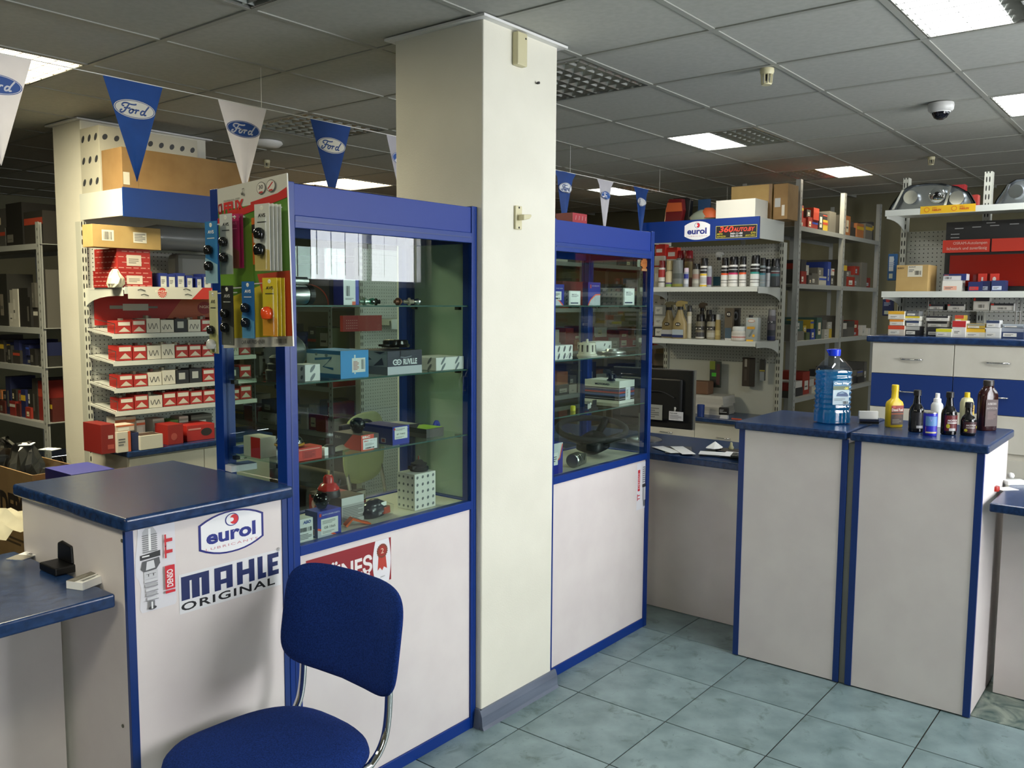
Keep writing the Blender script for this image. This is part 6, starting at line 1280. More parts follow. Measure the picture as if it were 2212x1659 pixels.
q0 = cx_(1613, 686, 5.87); q1 = cx_(1640, 686, 5.87); t = thing('oil_canister', 'flat grey canister with orange label, right part of the lower can shelf', 'canister', (5.88, (q0.y+q1.y)/2, ZE2), YR); w = q0.y-q1.y; hh = q0.z-ZE2
MB().loft([(0, w*.48, .03, 6), (.004, w*.5, .032, 6), (hh-.006, w*.5, .032, 6), (hh, w*.47, .03, 6)], paint('#9aa09c', .35), 28).build('canister_body', t, smooth=40); MB().lathe([(.014, hh-.002), (.014, hh+.018), (0, hh+.018)], BLACK, 18, (-w*.22, 0, 0)).build('cap', t)
p = Print((-w*.42, -.0325, 0), (1, 0, 0), (0, 0, 1), (0, -1, 0)); p.ell(w*.42, hh*.86, w*.26, hh*.06, '#c8642a').ell(w*.42, hh*.86, w*.23, hh*.045, '#c9cac2').rect(w*.08, hh*.52, w*.7, hh*.62, '#c8952a').rect(w*.05, 0, w*.6, hh*.07, '#d8a82a').strip([(w*.25, hh*.2), (w*.55, hh*.48)], w*.12, '#6d7674').ell(w*.62, hh*.24, w*.1, hh*.06, '#d8a22a').build('printed_label', t)
can('lone grey spray can at right end of the lower can shelf', 1668, 17, 669, 2, '#57535a', [(0, .18, '#16204a'), (.2, .45, '#2a2e36'), (.72, .86, '#2a2a2e')], '#7d7d80', capf=.18, x=6.02, text=('K2', .75, '#c9c9c9'))
# hanging packs on hooks
def hang(lb, pxL, pxR, pyT, pyB, col, parts, x=6.16):
    a = cx_(pxL, pyB, x); b = cx_(pxR, pyT, x); w = a.y-b.y; h = b.z-a.z; t = thing('hanging_pack', lb, 'packet', (x, a.y, a.z), YR)
    MB().box(0, w, 0, .02, 0, h, paint(col, .4)).build('pack', t, bevel=.003); p = front()
    for (x0, y0, x1, y1, c) in parts: p.rect(w*x0, h*y0, w*x1, h*y1, c)
    p.build('printed_label', t); f = MB(); f.tube([(w*.5, -.01, h+.004), (w*.5, -.005, h+.004), (w*.5, 6.252-x, h+.008)], .002, STEEL, 6); f.build('hook', t)
hang('green and yellow blister card hanging under the lower can shelf', 1532, 1557, 781, 836, '#3b443c', [(0, .68, .5, 1, '#8a9a3a'), (.2, .42, .75, .56, '#4cc43a'), (.1, 0, .6, .3, '#26262a'), (.62, .1, .95, .9, '#57383c')])
hang('dark brown boxed set hanging under the lower can shelf, middle of the hooks', 1602, 1630, 773, 834, '#3a302a', [(.2, .68, .4, .95, '#a9a49a'), (.2, .2, .4, .6, '#4e463e'), (.6, 0, 1, 1, '#24201e')])
hang('small black and clear pack hanging nearest the right post', 1640, 1653, 777, 822, '#4c4c48', [(0, .52, 1, 1, '#1f1f1f'), (0, .45, 1, .5, '#b0a030'), (.1, 0, .9, .42, '#8c9298')])
# on top of the blue header
ztop = 2.2465
def tbox(lb, cat, nm, pxL, pxR, pyT, x, d, col, dec=None, z=ztop):
    a = cx_(pxL, pyT, x); b = cx_(pxR, pyT, x); return carton(nm, lb, cat, x, a.y, z, a.y-b.y, d, a.z-z, col, YR, None, dec)
tbox('large plain white box on top of the blue oil-logo header', 'box', 'carton', 1547, 1632, 434, 5.83, .22, '#d6d3c6')
tbox('tall brown carton behind the white box on the same stand', 'box', 'carton', 1580, 1668, 404, 6.07, .22, CARD2, lambda w, d, h: [front().rect(w*.93, 0, w, h, '#7a5c38')])
tbox('wide taped carton right of the tall brown one', 'box', 'carton', 1672, 1703, 398, 6.07, .20, CARD, lambda w, d, h: [front().rect(w*.1, h*.35, w*.5, h*.6, '#a9a9a4').rect(w*.6, h*.1, w*.8, h*.4, '#c9c3b4')])
t = thing('tail_light', 'red and orange tail light standing on the left end of the blue header', 'car part', (5.87, cx_(1457, 450, 5.87).y, ztop), YR); w = .17; h = cx_(1457, 428, 5.87).z-ztop
b = MB(); b.prism([(-w*.5, 0), (w*.32, 0), (w*.42, h*.5), (w*.36, h*.96), (-w*.3, h*.98), (-w*.44, h*.6)], 'y', 0, .05, paint('#5a1216', .15)); b.build('red_lens', t, bevel=.006); b = MB(); b.prism([(-w*.42, h*.45), (w*.38, h*.45), (w*.34, h*.80), (-w*.34, h*.82)], 'y', -.004, .0, paint('#a8502a', .15)); b.build('amber_lens', t); b = MB(); b.prism([(-w*.5, 0), (w*.55, 0), (w*.62, h*.95), (w*.4, h*1.04), (-w*.25, h*1.03)], 'y', .05, .10, BLACK); b.build('black_backing', t, bevel=.006)
t = thing('wrapped_part', 'orange and clear wrapped bundle left of the white box on the header', 'parcel', (5.92, cx_(1520, 465, 5.92).y, ztop), YR)
MB().loft([(0, .10, .06, 2.5), (.03, .11, .07, 2.4), (.06, .08, .05, 2.2), (.085, .03, .02, 2)], paint('#7d8474', .3), 24).build('bag', t, smooth=60); MB().loft([(.02, .06, .05, 2.2, .06, -.02), (.06, .06, .045, 2.2, .05, -.01), (.095, .03, .03, 2, .04, 0)], paint('#b0522a', .5), 20).build('orange_wrap', t, smooth=60)
t = thing('calendar', 'blue folded card sticking up behind the wrapped bundle', 'card', (6.0, cx_(1508, 440, 6.0).y, ztop), YR); MB().box(0, .10, 0, .006, 0, .17, paint('#1a3c62', .5)).build('card_sheet', t); MB().box(.09, .22, .03, .12, 0, .13, paint('#4a4a46', .5)).build('dark_box', t)
# worktop of that stand
zw = .8155
t = thing('paper_stack', 'stack of papers and folders at left on the low worktop behind the desk', 'papers', (5.98, cx_(1480, 890, 5.98).y, zw), YR); b = MB(); r = random.Random(3); z = 0
for k in range(7): th = r.choice((.012, .02, .03)); dx = r.uniform(-.01, .01); b = MB(); b.box(-.0+dx, .30+dx, 0, .21, z, z+th, paint(r.choice(['#a9a79c', '#c4c2b8', '#8b867a', '#b8b6ac']), .8)); b.build('folder', t); z += th+.0003
MB().box(.02, .16, .05, .15, z, z+.10, paint('#7a5a44', .6)).build('brown_box', t, bevel=.01)
t = thing('pencil_cup', 'dark blue pencil cup in front of the paper stack', 'cup', (5.86, cx_(1514, 880, 5.86).y, zw), YR); MB().lathe([(0, 0), (.026, 0), (.028, .09), (.025, .09), (.024, .01), (0, .01)], paint('#14306e', .4), 20).build('cup', t)
t = thing('rubber_stamp', 'black self-inking stamp with white foot on the low worktop', 'stamp', (5.86, cx_(1565, 890, 5.86).y, zw), YR+.2); b = MB(); b.box(-.038, .03, -.02, .02, .03, .085, BLACK); b.build('stamp_body', t, bevel=.006); MB().prism([(-.03, 0), (.03, 0), (.024, .035), (-.024, .035)], 'y', -.018, .018, paint('#c9c9c6', .4)).build('foot', t); Print((-.03, -.0205, .05), (1, 0, 0), (0, 0, 1), (0, -1, 0)).rect(0, 0, .05, .003, '#d8d8d8').lines(0, .008, .03, .012, 2, '#a8a8a8').build('printed_label', t)
t = thing('loose_papers', 'loose white papers with a dark folder beside the stamp', 'papers', (5.84, cx_(1585, 895, 5.84).y, zw), YR-.1); MB().box(0, .26, 0, .18, 0, .004, PAPER).build('sheet', t); MB().box(.08, .2, .03, .11, .0045, .014, paint('#3a3e3a', .5)).build('dark_folder', t); MB().box(-.03, .05, .02, .03, .0045, .012, paint('#c8542a', .5)).build('orange_pen', t)

# ================================================================== DESK WITH MONITOR
zd = .8685
t = thing('computer_monitor', 'black computer monitor seen from behind on the low desk', 'monitor', (4.33, 2.17, zd), YR+.06)
a = P(1494, 800, x=4.33).z-zd; b = MB(); b.box(-.50, .0, -.0, .028, .085, a, BLACK); b.build('casing', t, bevel=.006); b = MB(); b.box(-.44, -.06, -.022, .0, .13, a-.05, paint('#0c0c0d', .4)); b.build('rear_cover', t, bevel=.01); MB().box(-.002, .004, .004, .028, .085, a, ALU).build('silver_edge', t); MB().box(-.49, -.01, .028, .030, .10, a-.015, BLACKG).build('screen', t)
b = MB(); b.tube([(-.30, -.03, .02), (-.30, -.03, .16)], .013, ALU, 14); b.build('stand_column', t); MB().lathe([(0, 0), (.10, 0), (.10, .006), (.08, .014), (.03, .02), (0, .02)], paint('#6f7173', .3, .6), 32, (-.30, .02, 0)).build('stand_base', t, smooth=50)
b = MB(); b.tube([tuple(v) for v in catmull([(-.40, -.025, .30), (-.3, -.035, .29), (-.18, -.03, .29), (-.10, -.03, .26)], 6)], .004, RUBBER, 8); b.build('cable', t)
p = Print((0, -.0245, 0), (1, 0, 0), (0, 0, 1), (0, -1, 0)); p.rect(-.13, .135, -.045, .185, '#d2d2d8'); p.text('Внимание', -.125, .172, .045, .007, '#4a4a50', bold=.02); p.lines(-.125, .142, .07, .025, 4, '#8a8a92'); p.rect(-.10, .185, -.09, .21, '#9a9a98'); p.ell(-.093, .202, .006, .008, '#c9c9c6'); p.rect(-.30, .13, -.17, .215, '#9b9d98'); p.lines(-.29, .14, .1, .06, 5, '#6a6a68'); p.build('taped_notes', t)
t = thing('papers_pile', 'fanned white papers lying beside the monitor base', 'papers', (4.02, 2.02, zd), 0); r = random.Random(4)
for k, (x, y, w, d, an, c) in enumerate(((.06, .10, .22, .14, .5, '#5a5a5c'), (.04, .12, .21, .07, 1.0, '#e2e2e2'), (.05, .05, .24, .07, .75, '#ececec'), (.10, -.06, .25, .10, -1.2, '#dedede'), (.13, -.16, .22, .14, -1.4, '#e6e6e6'))):
    b = MB(); b.T = Matrix.Translation((x, y, .002+.0025*k)) @ Matrix.Rotation(an, 4, 'Z'); b.box(-w/2+.07, w/2+.07, -d/2, d/2, 0, .0015, paint(c, .8)); b.build('sheet', t)
t = thing('calculator', 'black calculator on white paper at right on the low desk', 'calculator', (4.10, 1.80, zd+.0145), .3); MB().box(-.05, .05, -.03, .03, 0, .012, paint('#1c201e', .4)).build('calculator_body', t, bevel=.003)
for i in range(4):
    for j in range(3): MB().box(-.04+.018*i, -.027+.018*i, -.022+.014*j, -.012+.014*j, .012, .014, paint('#44484a', .5)).build('key', t)
t = thing('phone', 'dark flat phone with pale edge on the low desk behind the papers', 'phone', (4.30, 1.93, zd), YR+.1); MB().box(-.07, .07, -.035, .035, .0, .010, BLACK).build('phone_body', t, bevel=.002); MB().box(-.066, .066, -.0365, -.035, .003, .007, paint('#b9a894', .3)).build('pale_edge', t); MB().lathe([(0, .010), (.012, .010), (.014, .02), (.008, .03), (.006, .045), (0, .048)], paint('#b9b48a', .4), 14, (.0, .01, 0)).build('charm', t, smooth=50)
t = thing('paper_cone', 'crumpled white paper cone at the front edge of the low desk', 'paper', (P(1543, 965, z=zd+.02).x, P(1543, 965, z=zd+.02).y, zd+.016), 0); b = MB(); n = 22; b.add([(.055*math.cos(2*PI*i/n)*(1+.12*math.sin(5*i)), .04*math.sin(2*PI*i/n)*(1+.1*math.cos(3*i)), 0) for i in range(n)] + [(.01, .0, .032)], [(i, (i+1) % n, n) for i in range(n)] + [tuple(range(n))[::-1]], PAPER); b.build('paper_sheet', t)
# office chair behind the left cabinet
t = thing('cream_chair', 'cream plastic chair back seen through the left cabinet glass', 'chair', (3.55, 3.70, 0), .3); cr = paint('#a9a878', .5)
b = MB(); cushion(b, .46, .42, 0, [(.05, .01), (.005, .008), (0, 0), (.005, -.008), (.05, -.01)], lambda a, c, d: (a, .20+.25*a*a*4*.2+d, .78+c), cr, 3.2, 36); b.build('backrest', t, smooth=60); b = MB(); cushion(b, .46, .44, 0, [(.05, 0), (0, .01), (0, .03), (.05, .04)], lambda a, c, d: (a, c-.02, .43+d), cr, 3.2, 36); b.build('seat', t, smooth=60)
for sx in (-.19, .19):
    for sy in (-.19, .17): MB().tube([(sx, sy, .44), (sx*1.15, sy*1.15, .01)], .012, CHROME, 8).build('leg', t)
    MB().tube([(sx, .17, .44), (sx, .22, .7)], .012, CHROME, 8).build('back_support', t)
# small things on the right-edge desk
zr = .8805
t = thing('card_box', 'clear box of cards and red stamp at the far right low desk', 'card holder', tuple(P(2190, 1045, z=zr)), -.8); MB().box(-.05, .05, -.03, .03, 0, .022, CLEAR).build('box', t); MB().box(-.044, .044, -.025, .025, .0, .016, PAPER).build('cards', t)
t = thing('red_tape_roll', 'small red roll lying on the far right low desk', 'tape', tuple(P(2148, 1060, z=zr)), 0); MB().lathe([(.008, 0), (.018, 0), (.020, .010), (.018, .020), (.008, .020)], paint('#a8281c', .4), 18).build('roll', t, smooth=40)
t = thing('note_paper', 'white slip of paper between the red roll and the card box', 'paper', tuple(P(2172, 1056, z=zr)), -.7); MB().box(-.04, .04, -.03, .03, 0, .001, PAPER).build('sheet', t)
t = thing('white_knob', 'small round white knob against the counter side, far right desk', 'knob', tuple(P(2183, 1032, z=zr)), 0); MB().lathe([(0, 0), (.012, 0), (.016, .01), (.012, .02), (0, .024)], PAPER, 16).build('knob_body', t, smooth=60)
# ================================================================== HEADLAMP STAND
zs = 2.1905; xs_ = 5.34
def headlamp(lb, pxL, pxR, pyT, cut=None):
    a = cx_(pxL, pyT, xs_+.03); b = cx_(pxR, pyT, xs_+.03); w = a.y-b.y; h = a.z-zs
    t = thing('headlamp', lb, 'headlamp', (xs_+.03, a.y, zs), YR)
    out = [(0, .0), (w*.03, h*.22), (w*.16, h*.80), (w*.26, h*.97), (w*.45, h), (w*.62, h*.96), (w*.80, h*.80), (w*.93, h*.55), (w, h*.16), (w*.98, 0)]
    cen = (w*.48, h*.42)
    def ring(k, y): return [(cen[0]+(p[0]-cen[0])*k, y, cen[1]+(p[1]-cen[1])*k) for p in out]
    n = len(out)
    def shell(levels, m, nm, cap=True):
        vs = sum([ring(k, y) for k, y in levels], []); fs = []
        for j in range(len(levels)-1):
            for i in range(n): fs.append((j*n+i, j*n+(i+1) % n, (j+1)*n+(i+1) % n, (j+1)*n+i))
        if cap: fs.append(tuple(range((len(levels)-1)*n, len(levels)*n)))
        o = MB().add(vs, fs, m).build(nm, t, smooth=40); return o
    shell([(1.0, .03), (1.0, .06), (.9, .14), (.5, .2)], BLACK, 'housing')
    shell([(.97, .028), (.94, .04), (.90, .05)], paint('#8f9498', .25, .8), 'reflector_bezel')
    shell([(1.0, .03), (.985, .008), (.93, -.006), (.6, -.016)], CLEAR, 'clear_lens')
    bw = [(w*.27, h*.50, h*.26), (w*.58, h*.52, h*.30), (w*.80, h*.36, h*.26)]
    for (x, z, r) in bw: MB().lathe([(r, .012), (r*.96, .018), (r*.75, .032), (r*.35, .042), (0, .044)], CHROME, 28, (x, 0, z), 'y').build('reflector_bowl', t, smooth=60)
    MB().lathe([(h*.26, .006), (h*.28, .010), (h*.25, .022), (h*.17, .024)], CHROME, 28, (w*.58, 0, h*.52), 'y').build('chrome_ring', t, smooth=60); MB().lathe([(h*.16, .02), (h*.12, .006), (0, .0)], BLACKG, 24, (w*.58, 0, h*.52), 'y').build('projector_lens', t, smooth=60)
    b_ = MB(); b_.prism([(w*.66, 0.02*h), (w*.69, 0.02*h), (w*.745, h*.80), (w*.72, h*.84)], 'y', .0, .03, CHROME); b_.prism([(w*.06, .05*h), (w*.09, .05*h), (w*.20, h*.8), (w*.17, h*.78)], 'y', .0, .03, CHROME); b_.build('chrome_divider', t)
    return t
headlamp('long clear car headlamp on the top shelf, between the two steel posts', 1918, 2106, 401)
headlamp('second clear headlamp cut by the right picture edge, top shelf', 2147, 2330, 388)
def gbox(lb, L, R_, T, z, col, dec=None, x=5.42, d=.12, nm='parts_box', cat='box'):
    a = cx_(L, T, x); b = cx_(R_, T, x); return carton(nm, lb, cat, x, a.y, z, a.y-b.y, d, a.z-z, col, YR, None, dec)
gbox('small red box behind the long headlamp on the top shelf', 2055, 2085, 400, zs, '#8e1c20', x=5.66, d=.06); gbox('little red and orange box beside the steel post, top shelf', 2098, 2113, 421, zs, '#9a2c22', x=5.60, d=.06)
# yellow strip on the shelf edge
a = cx_(1988, 458, 5.316); b = cx_(2108, 440, 5.316); la = yA-a.y; lb_ = yA-b.y
h = Print((la, -.004, 2.158), (1, 0, 0), (0, 0, 1), (0, -1, 0)); w = lb_-la; h.rect(0, 0, w, .042, '#dcae1c')
for x in (.12, .62): 
    h.ell(w*x, .022, .014, .013, '#c8601c'); h.ell(w*x, .022, .011, .010, '#e0b41e'); h.text('SHELL', w*(x+.10), .028, w*.09, .006, '#b8401c', bold=.02); h.text('HELIX', w*(x+.10), .014, w*.17, .010, '#b8401c', bold=.04, shear=.2)
h.build('shelf_sticker', GR)
# second shelf
zt = 1.7265
gbox('plain brown carton with white label, left on the lamp-bulb shelf', 1937, 2006, 573, zt, CARD2, lambda w, d, h: [front().rect(w*.36, h*.55, w*.82, h*.97, '#c9c3ae').text('BOSCH', w*.04, h*.85, w*.2, h*.07, '#4a3a28', bold=.02).text('BOSCH', w*.4, h*.9, w*.2, h*.05, '#4a4640', bold=.02).barcode(w*.58, h*.62, w*.2, h*.16).lines(w*.4, h*.72, w*.16, h*.12, 2)], x=5.36, d=.20, nm='carton')
x = 5.52; a = cx_(2037, 630, x); b = cx_(2330, 480, x); w = a.y-b.y; hh = cx_(2100, 478, x).z-zt
t = thing('bulb_display_stand', 'big dark red and black lamp-bulb display stand on the right shelf', 'display', (x, a.y, zt), YR)
MB().box(0, w, 0, .12, 0, hh, paint('#161618', .35)).build('stand_body', t); MB().box(.03, w, -.012, 0, .03, hh*.52, paint('#7a1a12', .12)).build('red_window', t)
z0 = hh*.56; z1 = hh*.74
for (q0, q1) in ((-.01, w*.36), (w*.375, w)): MB().box(q0, q1, -.02, 0, z0, z1, paint('#b8301f', .3)).build('red_banner', t)
p = Print((0, -.0205, 0), (1, 0, 0), (0, 0, 1), (0, -1, 0)); p.text('OSRAM-Autolampen', w*.07, z0+(z1-z0)*.56, w*.27, (z1-z0)*.28, '#d8b4a8'); p.text('lichtstark und zuverlässig', w*.02, z0+(z1-z0)*.14, w*.32, (z1-z0)*.30, '#d8b4a8'); p.build('printed_label', t)
p = Print((0, -.0005, 0), (1, 0, 0), (0, 0, 1), (0, -1, 0))
for (u, v) in ((.07, .90), (.21, .91), (.04, .82), (.04, .77), (.35, .92), (.50, .93), (.32, .96)): p.rect(w*u, hh*v, w*(u+.07), hh*(v+.012), '#8e8e8c')
p.build('printed_label', t)
def d_bulb(c1, c2, top=True):
    def f(w, d, h): 
        a = front(); a.rect(0, h*.55 if top else 0, w, h, c1); a.rect(w*.08, h*.12, w*.75, h*.48, c2); a.lines(w*.15, h*.2, w*.4, h*.2, 2, '#5a5a5a'); return [a]
    return f
SM = [(2036, 2078, 606, 5.38, '#d2cfc6', '#d8a08a', 'white box with orange end, lowest left before the red display'), (2092, 2122, 609, 5.38, '#1a2456', '#c02a2a', 'dark blue bulb box second from left before the display'), (2118, 2140, 607, 5.40, '#1a2050', '#9aa0b0', 'navy bulb box third from left before the red display'), (2142, 2172, 606, 5.38, '#22305e', '#b8c0d0', 'navy and white bulb box fourth from left before the display')]
for (L, R_, T, x, c, c2, lb) in SM: gbox(lb, L, R_, T, zt, c, d_bulb(c, c2, False), x=x, d=.09)
zq = cx_(2050, 606, 5.38).z+.0006
gbox('white and navy bulb box on top of the white orange-ended one', 2038, 2088, 592, zq, '#c9c9c8', lambda w, d, h: [front().rect(0, h*.7, w, h, '#1a2456').rect(w*.78, 0, w, h, '#1a2a66').text('OSRAM', w*.04, h*.74, w*.2, h*.16, '#c86a4a', bold=.02).barcode(w*.06, h*.2, w*.3, h*.35)], x=5.38, d=.08)
zq = cx_(2105, 609, 5.38).z+.0006; gbox('small red carded bulb left of a twin, before the display', 2113, 2132, 591, 1.7265+.0, '#c2301e', lambda w, d, h: [front().rect(w*.4, h*.55, w*.6, h*.8, '#d8d0c8')], x=5.49, d=.02); gbox('small red carded bulb with white lamp drawing, right of its twin', 2139, 2158, 591, 1.7265, '#c2301e', lambda w, d, h: [front().ell(w*.5, h*.7, w*.2, h*.12, '#d8d0c8')], x=5.49, d=.02)
gbox('yellow-tagged dark box behind the carded bulbs', 2150, 2170, 578, 1.7265, '#2a2a28', lambda w, d, h: [front().rect(0, h*.72, w, h*.9, '#c8a82a')], x=5.50, d=.01) if False else None
# drawer cabinet top: wire riser and piles of small boxes
zc = 1.4755
t = thing('wire_riser', 'small wire shelf on the drawer cabinet holding four bulb boxes', 'shelf', (5.45, cx_(2002, 672, 5.45).y, zc), YR); w = cx_(2002, 672, 5.45).y-cx_(2196, 672, 5.45).y; hz = cx_(2100, 671, 5.45).z-zc
MB().box(0, w, 0, .16, hz-.004, hz, paint('#a9aba6', .4)).build('riser_top', t)
for x in (.004, w-.004): MB().tube([(x, .01, 0), (x, .01, hz+.06), (x, .15, hz+.06), (x, .15, 0)], .004, STEEL, 8).build('riser_leg', t)
RB = [(2006, 2040, 657, '#26262a', 'black and white box at left end of the wire riser'), (2047, 2083, 657, '#c9c8c2', 'white box with red tab, second on the wire riser'), (2103, 2138, 642, '#b9b8b0', 'tall pale double box, third on the wire riser'), (2140, 2190, 655, '#c4c3bc', 'long white box with barcode, right end of the wire riser')]
for (L, R_, T, c, lb) in RB: gbox(lb, L, R_, T, zc+hz+.0006, c, lambda w, d, h: [front().rect(0, h*.7, w, h, '#2a2a30').rect(w*.05, h*.1, w*.92, h*.62, '#cfcdc6').barcode(w*.3, h*.2, w*.4, h*.25).rect(w*.02, h*.74, w*.15, h*.94, '#b8342a')], x=5.47, d=.08)
PILES = [(1919, 1954, 5.24, [(703, '#c9bfae', '#c8482a'), (690, '#d6d2c4', '#d88a2a'), (672, '#d2cdbd', '#dca82a')], 'first pile from left on the drawer cabinet'),
 (1955, 1987, 5.26, [(705, '#1c1c20', '#a8a8a0'), (693, '#c9c9c0', '#2a3a5a'), (683, '#cbc8ba', '#d8c02a'), (672, '#6a6c6c', '#55585a')], 'second pile from left on the drawer cabinet'),
 (2001, 2048, 5.30, [(707, '#18181a', '#3a3a3a'), (694, '#b9b7ae', '#1a1a1c'), (682, '#c9c7c0', '#26262a')], 'third pile from left on the drawer cabinet'),
 (2022, 2056, 5.20, [(710, '#c9c9be', '#d8d02a')], 'low box before the third pile'), (2058, 2087, 5.22, [(693, '#d2cfc8', '#b8282a')], 'upright white and red box in the middle of the cabinet top'),
 (2060, 2084, 5.33, [(700, '#d0a838', '#d8b03a'), (681, '#d6b23a', '#b8402a')], 'yellow pair behind the upright white box'),
 (2084, 2130, 5.24, [(710, '#d2cdb8', '#dcae2a'), (699, '#b9983a', '#8a8a7a')], 'yellow and white pile right of the middle'), (2128, 2161, 5.24, [(708, '#cfcfc8', '#d8d8d2'), (692, '#c9c9c6', '#2e3c5a')], 'white and navy pile toward the right edge'),
 (2163, 2212, 5.28, [(708, '#2a3a5e', '#8a9098'), (700, '#7d868c', '#a9b0b4')], 'blue-grey pile cut by the right edge')]
for (L, R_, x, lv, ph) in PILES:
    z = zc
    for k, (T, c, c2) in enumerate(lv):
        pos = 'single' if len(lv) == 1 else (('lowest', 'second', 'third', 'fourth')[k] if k < len(lv)-1 else 'topmost')
        sh = 3 if k % 2 else 0
        gbox('%s bulb box, %s' % (pos, ph), L+sh, R_-sh*.6, T, z, c, (lambda c2: lambda w, d, h: [front().rect(0, h*.62, w, h, c2).rect(w*.1, h*.15, w*.7, h*.5, '#dad7cc').lines(w*.15, h*.22, w*.4, h*.18, 2, '#66665f')])(c2), x=x, d=.10); z = cx_((L+R_)/2, T, x).z+.0006
# blue packs hanging left of the stand
for (L, R_, T, B, lb, c) in ((1916, 1938, 548, 606, 'upper blue and black pack hanging left of the headlamp stand', '#1a4c7a'), (1905, 1930, 640, 682, 'lower navy pack with red badge hanging left of the headlamp stand', '#16224c')):
    x = 5.62; a = cx_(L, B, x); b = cx_(R_, T, x); w = a.y-b.y; h = b.z-a.z; t = thing('hanging_pack', lb, 'packet', (x, a.y, a.z), YR); MB().box(0, w, 0, .03, 0, h, paint(c, .4)).build('pack', t, bevel=.004)
    p = front(); p.rect(w*.15, h*.35, w*.65, h*.9, '#b0b6b8' if T < 600 else c); p.rect(w*.2, h*.08, w*.6, h*.26, '#a9b0a0'); p.ell(w*.5, h*.78, w*.2, h*.09, '#9a2a2a' if T > 600 else '#b0b6b8'); p.lines(w*.15, h*.5, w*.6, h*.2, 3, '#8a94a8'); p.build('printed_label', t); f = MB(); f.tube([(w*.5, .01, h), (w*.5, .02, h+.01), (w*.5+.0, .13, h+.015)], .002, STEEL, 6); f.tube([(w*.5, .13, h+.015), (w+.07, .135, h+.015)], .003, STEEL, 6); f.build('hook', t)

# ================================================================== LEFT PEGBOARD STAND STOCK
zl = 1.7155
def lbox(lb, L, R_, T, yf, z, col, dec=None, back=None, D=None, nm='parts_box'):
    x, w, h, d = pxbox(L, R_, T, 600, yf, z, back, D); return carton(nm, lb, 'box', x, yf, z, w, d, h, col, 0, None, dec)
def d_red(w, d, h):
    a = front(); b = left(w, d, h)
    for p, ww in ((a, w), (b, d)):
        n = max(4, int(h/.026))
        for i in range(n):
            z = h*(i+.5)/n; k = 0; x = ww*.04 + (i % 2)*.02
            while x < ww*.93: p.rect(x, z-.0025, min(x+.03, ww*.97), z+.0025, '#c98a80'); p.l -= p.st; x += .042
        p.l += p.st
    a.rect(w*.28, h*.22, w*.72, h*.72, '#c9c0b2'); a.lines(w*.34, h*.32, w*.3, h*.25, 3, '#8a8278'); return [a, b]
lbox('lower dark red patterned box on the first shelf of the left stand', 251, 329, 585, 4.66, zl, '#9a2420', lambda w, d, h: d_red(w, d, h), back=202, nm='carton')
z2 = zl + pxbox(251, 329, 585, 600, 4.66, zl, D=.2)[2] + .0006
lbox('upper dark red patterned box with pale label, first shelf of left stand', 254, 326, 538, 4.66, z2, '#a02a24', d_red, back=205, nm='carton')
z3 = z2 + pxbox(254, 326, 538, 600, 4.66, z2, D=.2)[2] + .0006
lbox('long brown carton with two labels on top of the red boxes', 203, 350, 489, 4.645, z3, CARD2, lambda w, d, h: [front().rect(w*.13, h*.3, w*.30, h*.78, '#d8d4c4').barcode(w*.15, h*.35, w*.12, h*.35).rect(w*.58, h*.28, w*.78, h*.76, '#d8d4c4').lines(w*.6, h*.34, w*.16, h*.36, 5)], D=.11, nm='carton')
t = thing('wrapped_bumper', 'long grey plastic-wrapped roll behind the boxes, first shelf of left stand', 'parcel', (2.85, 4.86, zl+.30), 0); MB().lathe([(0, -.22), (.05, -.2), (.075, -.1), (.07, .1), (.08, .3), (.05, .42), (0, .43)], paint('#77797a', .25), 20, axis='x').build('wrapped_roll', t, smooth=60); MB().box(-.02, .38, -.08, .05, -.29, -.09, paint('#6a6b68', .35)).build('grey_bundle', t, bevel=.03)
for k, (L, R_, T, c) in enumerate(((344, 362, 590, 'b'), (362, 380, 592, 'b'), (381, 400, 590, 'w'), (402, 417, 595, 'w'), (424, 436, 598, 'w'), (438, 458, 592, 'b'))):
    lbox('%s small %s parts box, first shelf of left stand' % (ORD[k], 'blue and white' if c == 'b' else 'white-faced blue'), L, R_, T, 4.68, zl, '#22307a', lambda w, d, h: [front().rect(w*.15, h*.1, w*.85, h*.8, '#c9c9c2').lines(w*.25, h*.3, w*.4, h*.3, 3)], D=.10)
t = thing('crumpled_bag', 'crumpled white plastic bag hanging at the left end of the first shelf', 'bag', (2.42, 4.66, zl), 0); r = random.Random(8); b = MB(); b.loft([(0, .03, .04, 2), (.02, .04, .05, 2), (.05, .035, .045, 2), (.08, .02, .02, 2), (.10, .008, .008, 2)], paint('#c9c5b0', .5), 18); b.v = [(x-.035+r.uniform(-.008, .008), y+r.uniform(-.01, .01), z) for x, y, z in b.v]; b.build('bag_film', t)
# on top
zt2 = 2.2465
def lp(px, py, y): return P(px, py, y=y)
def d_ovals(w, d, h):
    a = front(); ovals(a, w, h, 9, 3, '#3a3c40', .55, .9); b = left(w, d, h); ovals(b, d, h, 3, 3, '#3a3c40', .62, .9); return [a, b]
x0 = 2.41; t = carton('carton', 'large white carton with dark oval print on top of the left stand', 'box', x0, 4.83, zt2, .60, .22, .36, '#b9b6a6', 0, None, d_ovals)
t = carton('carton', 'long brown carton on top of the left stand before the oval-print one', 'box', 2.415, 4.60, zt2, .80, .22, .22, CARD, 0, None, lambda w, d, h: [front().rect(w*.005, h*.10, w*.05, h*.40, '#c9c5b4').rect(w*.11, 0, w*.113, h, '#6e5230')])
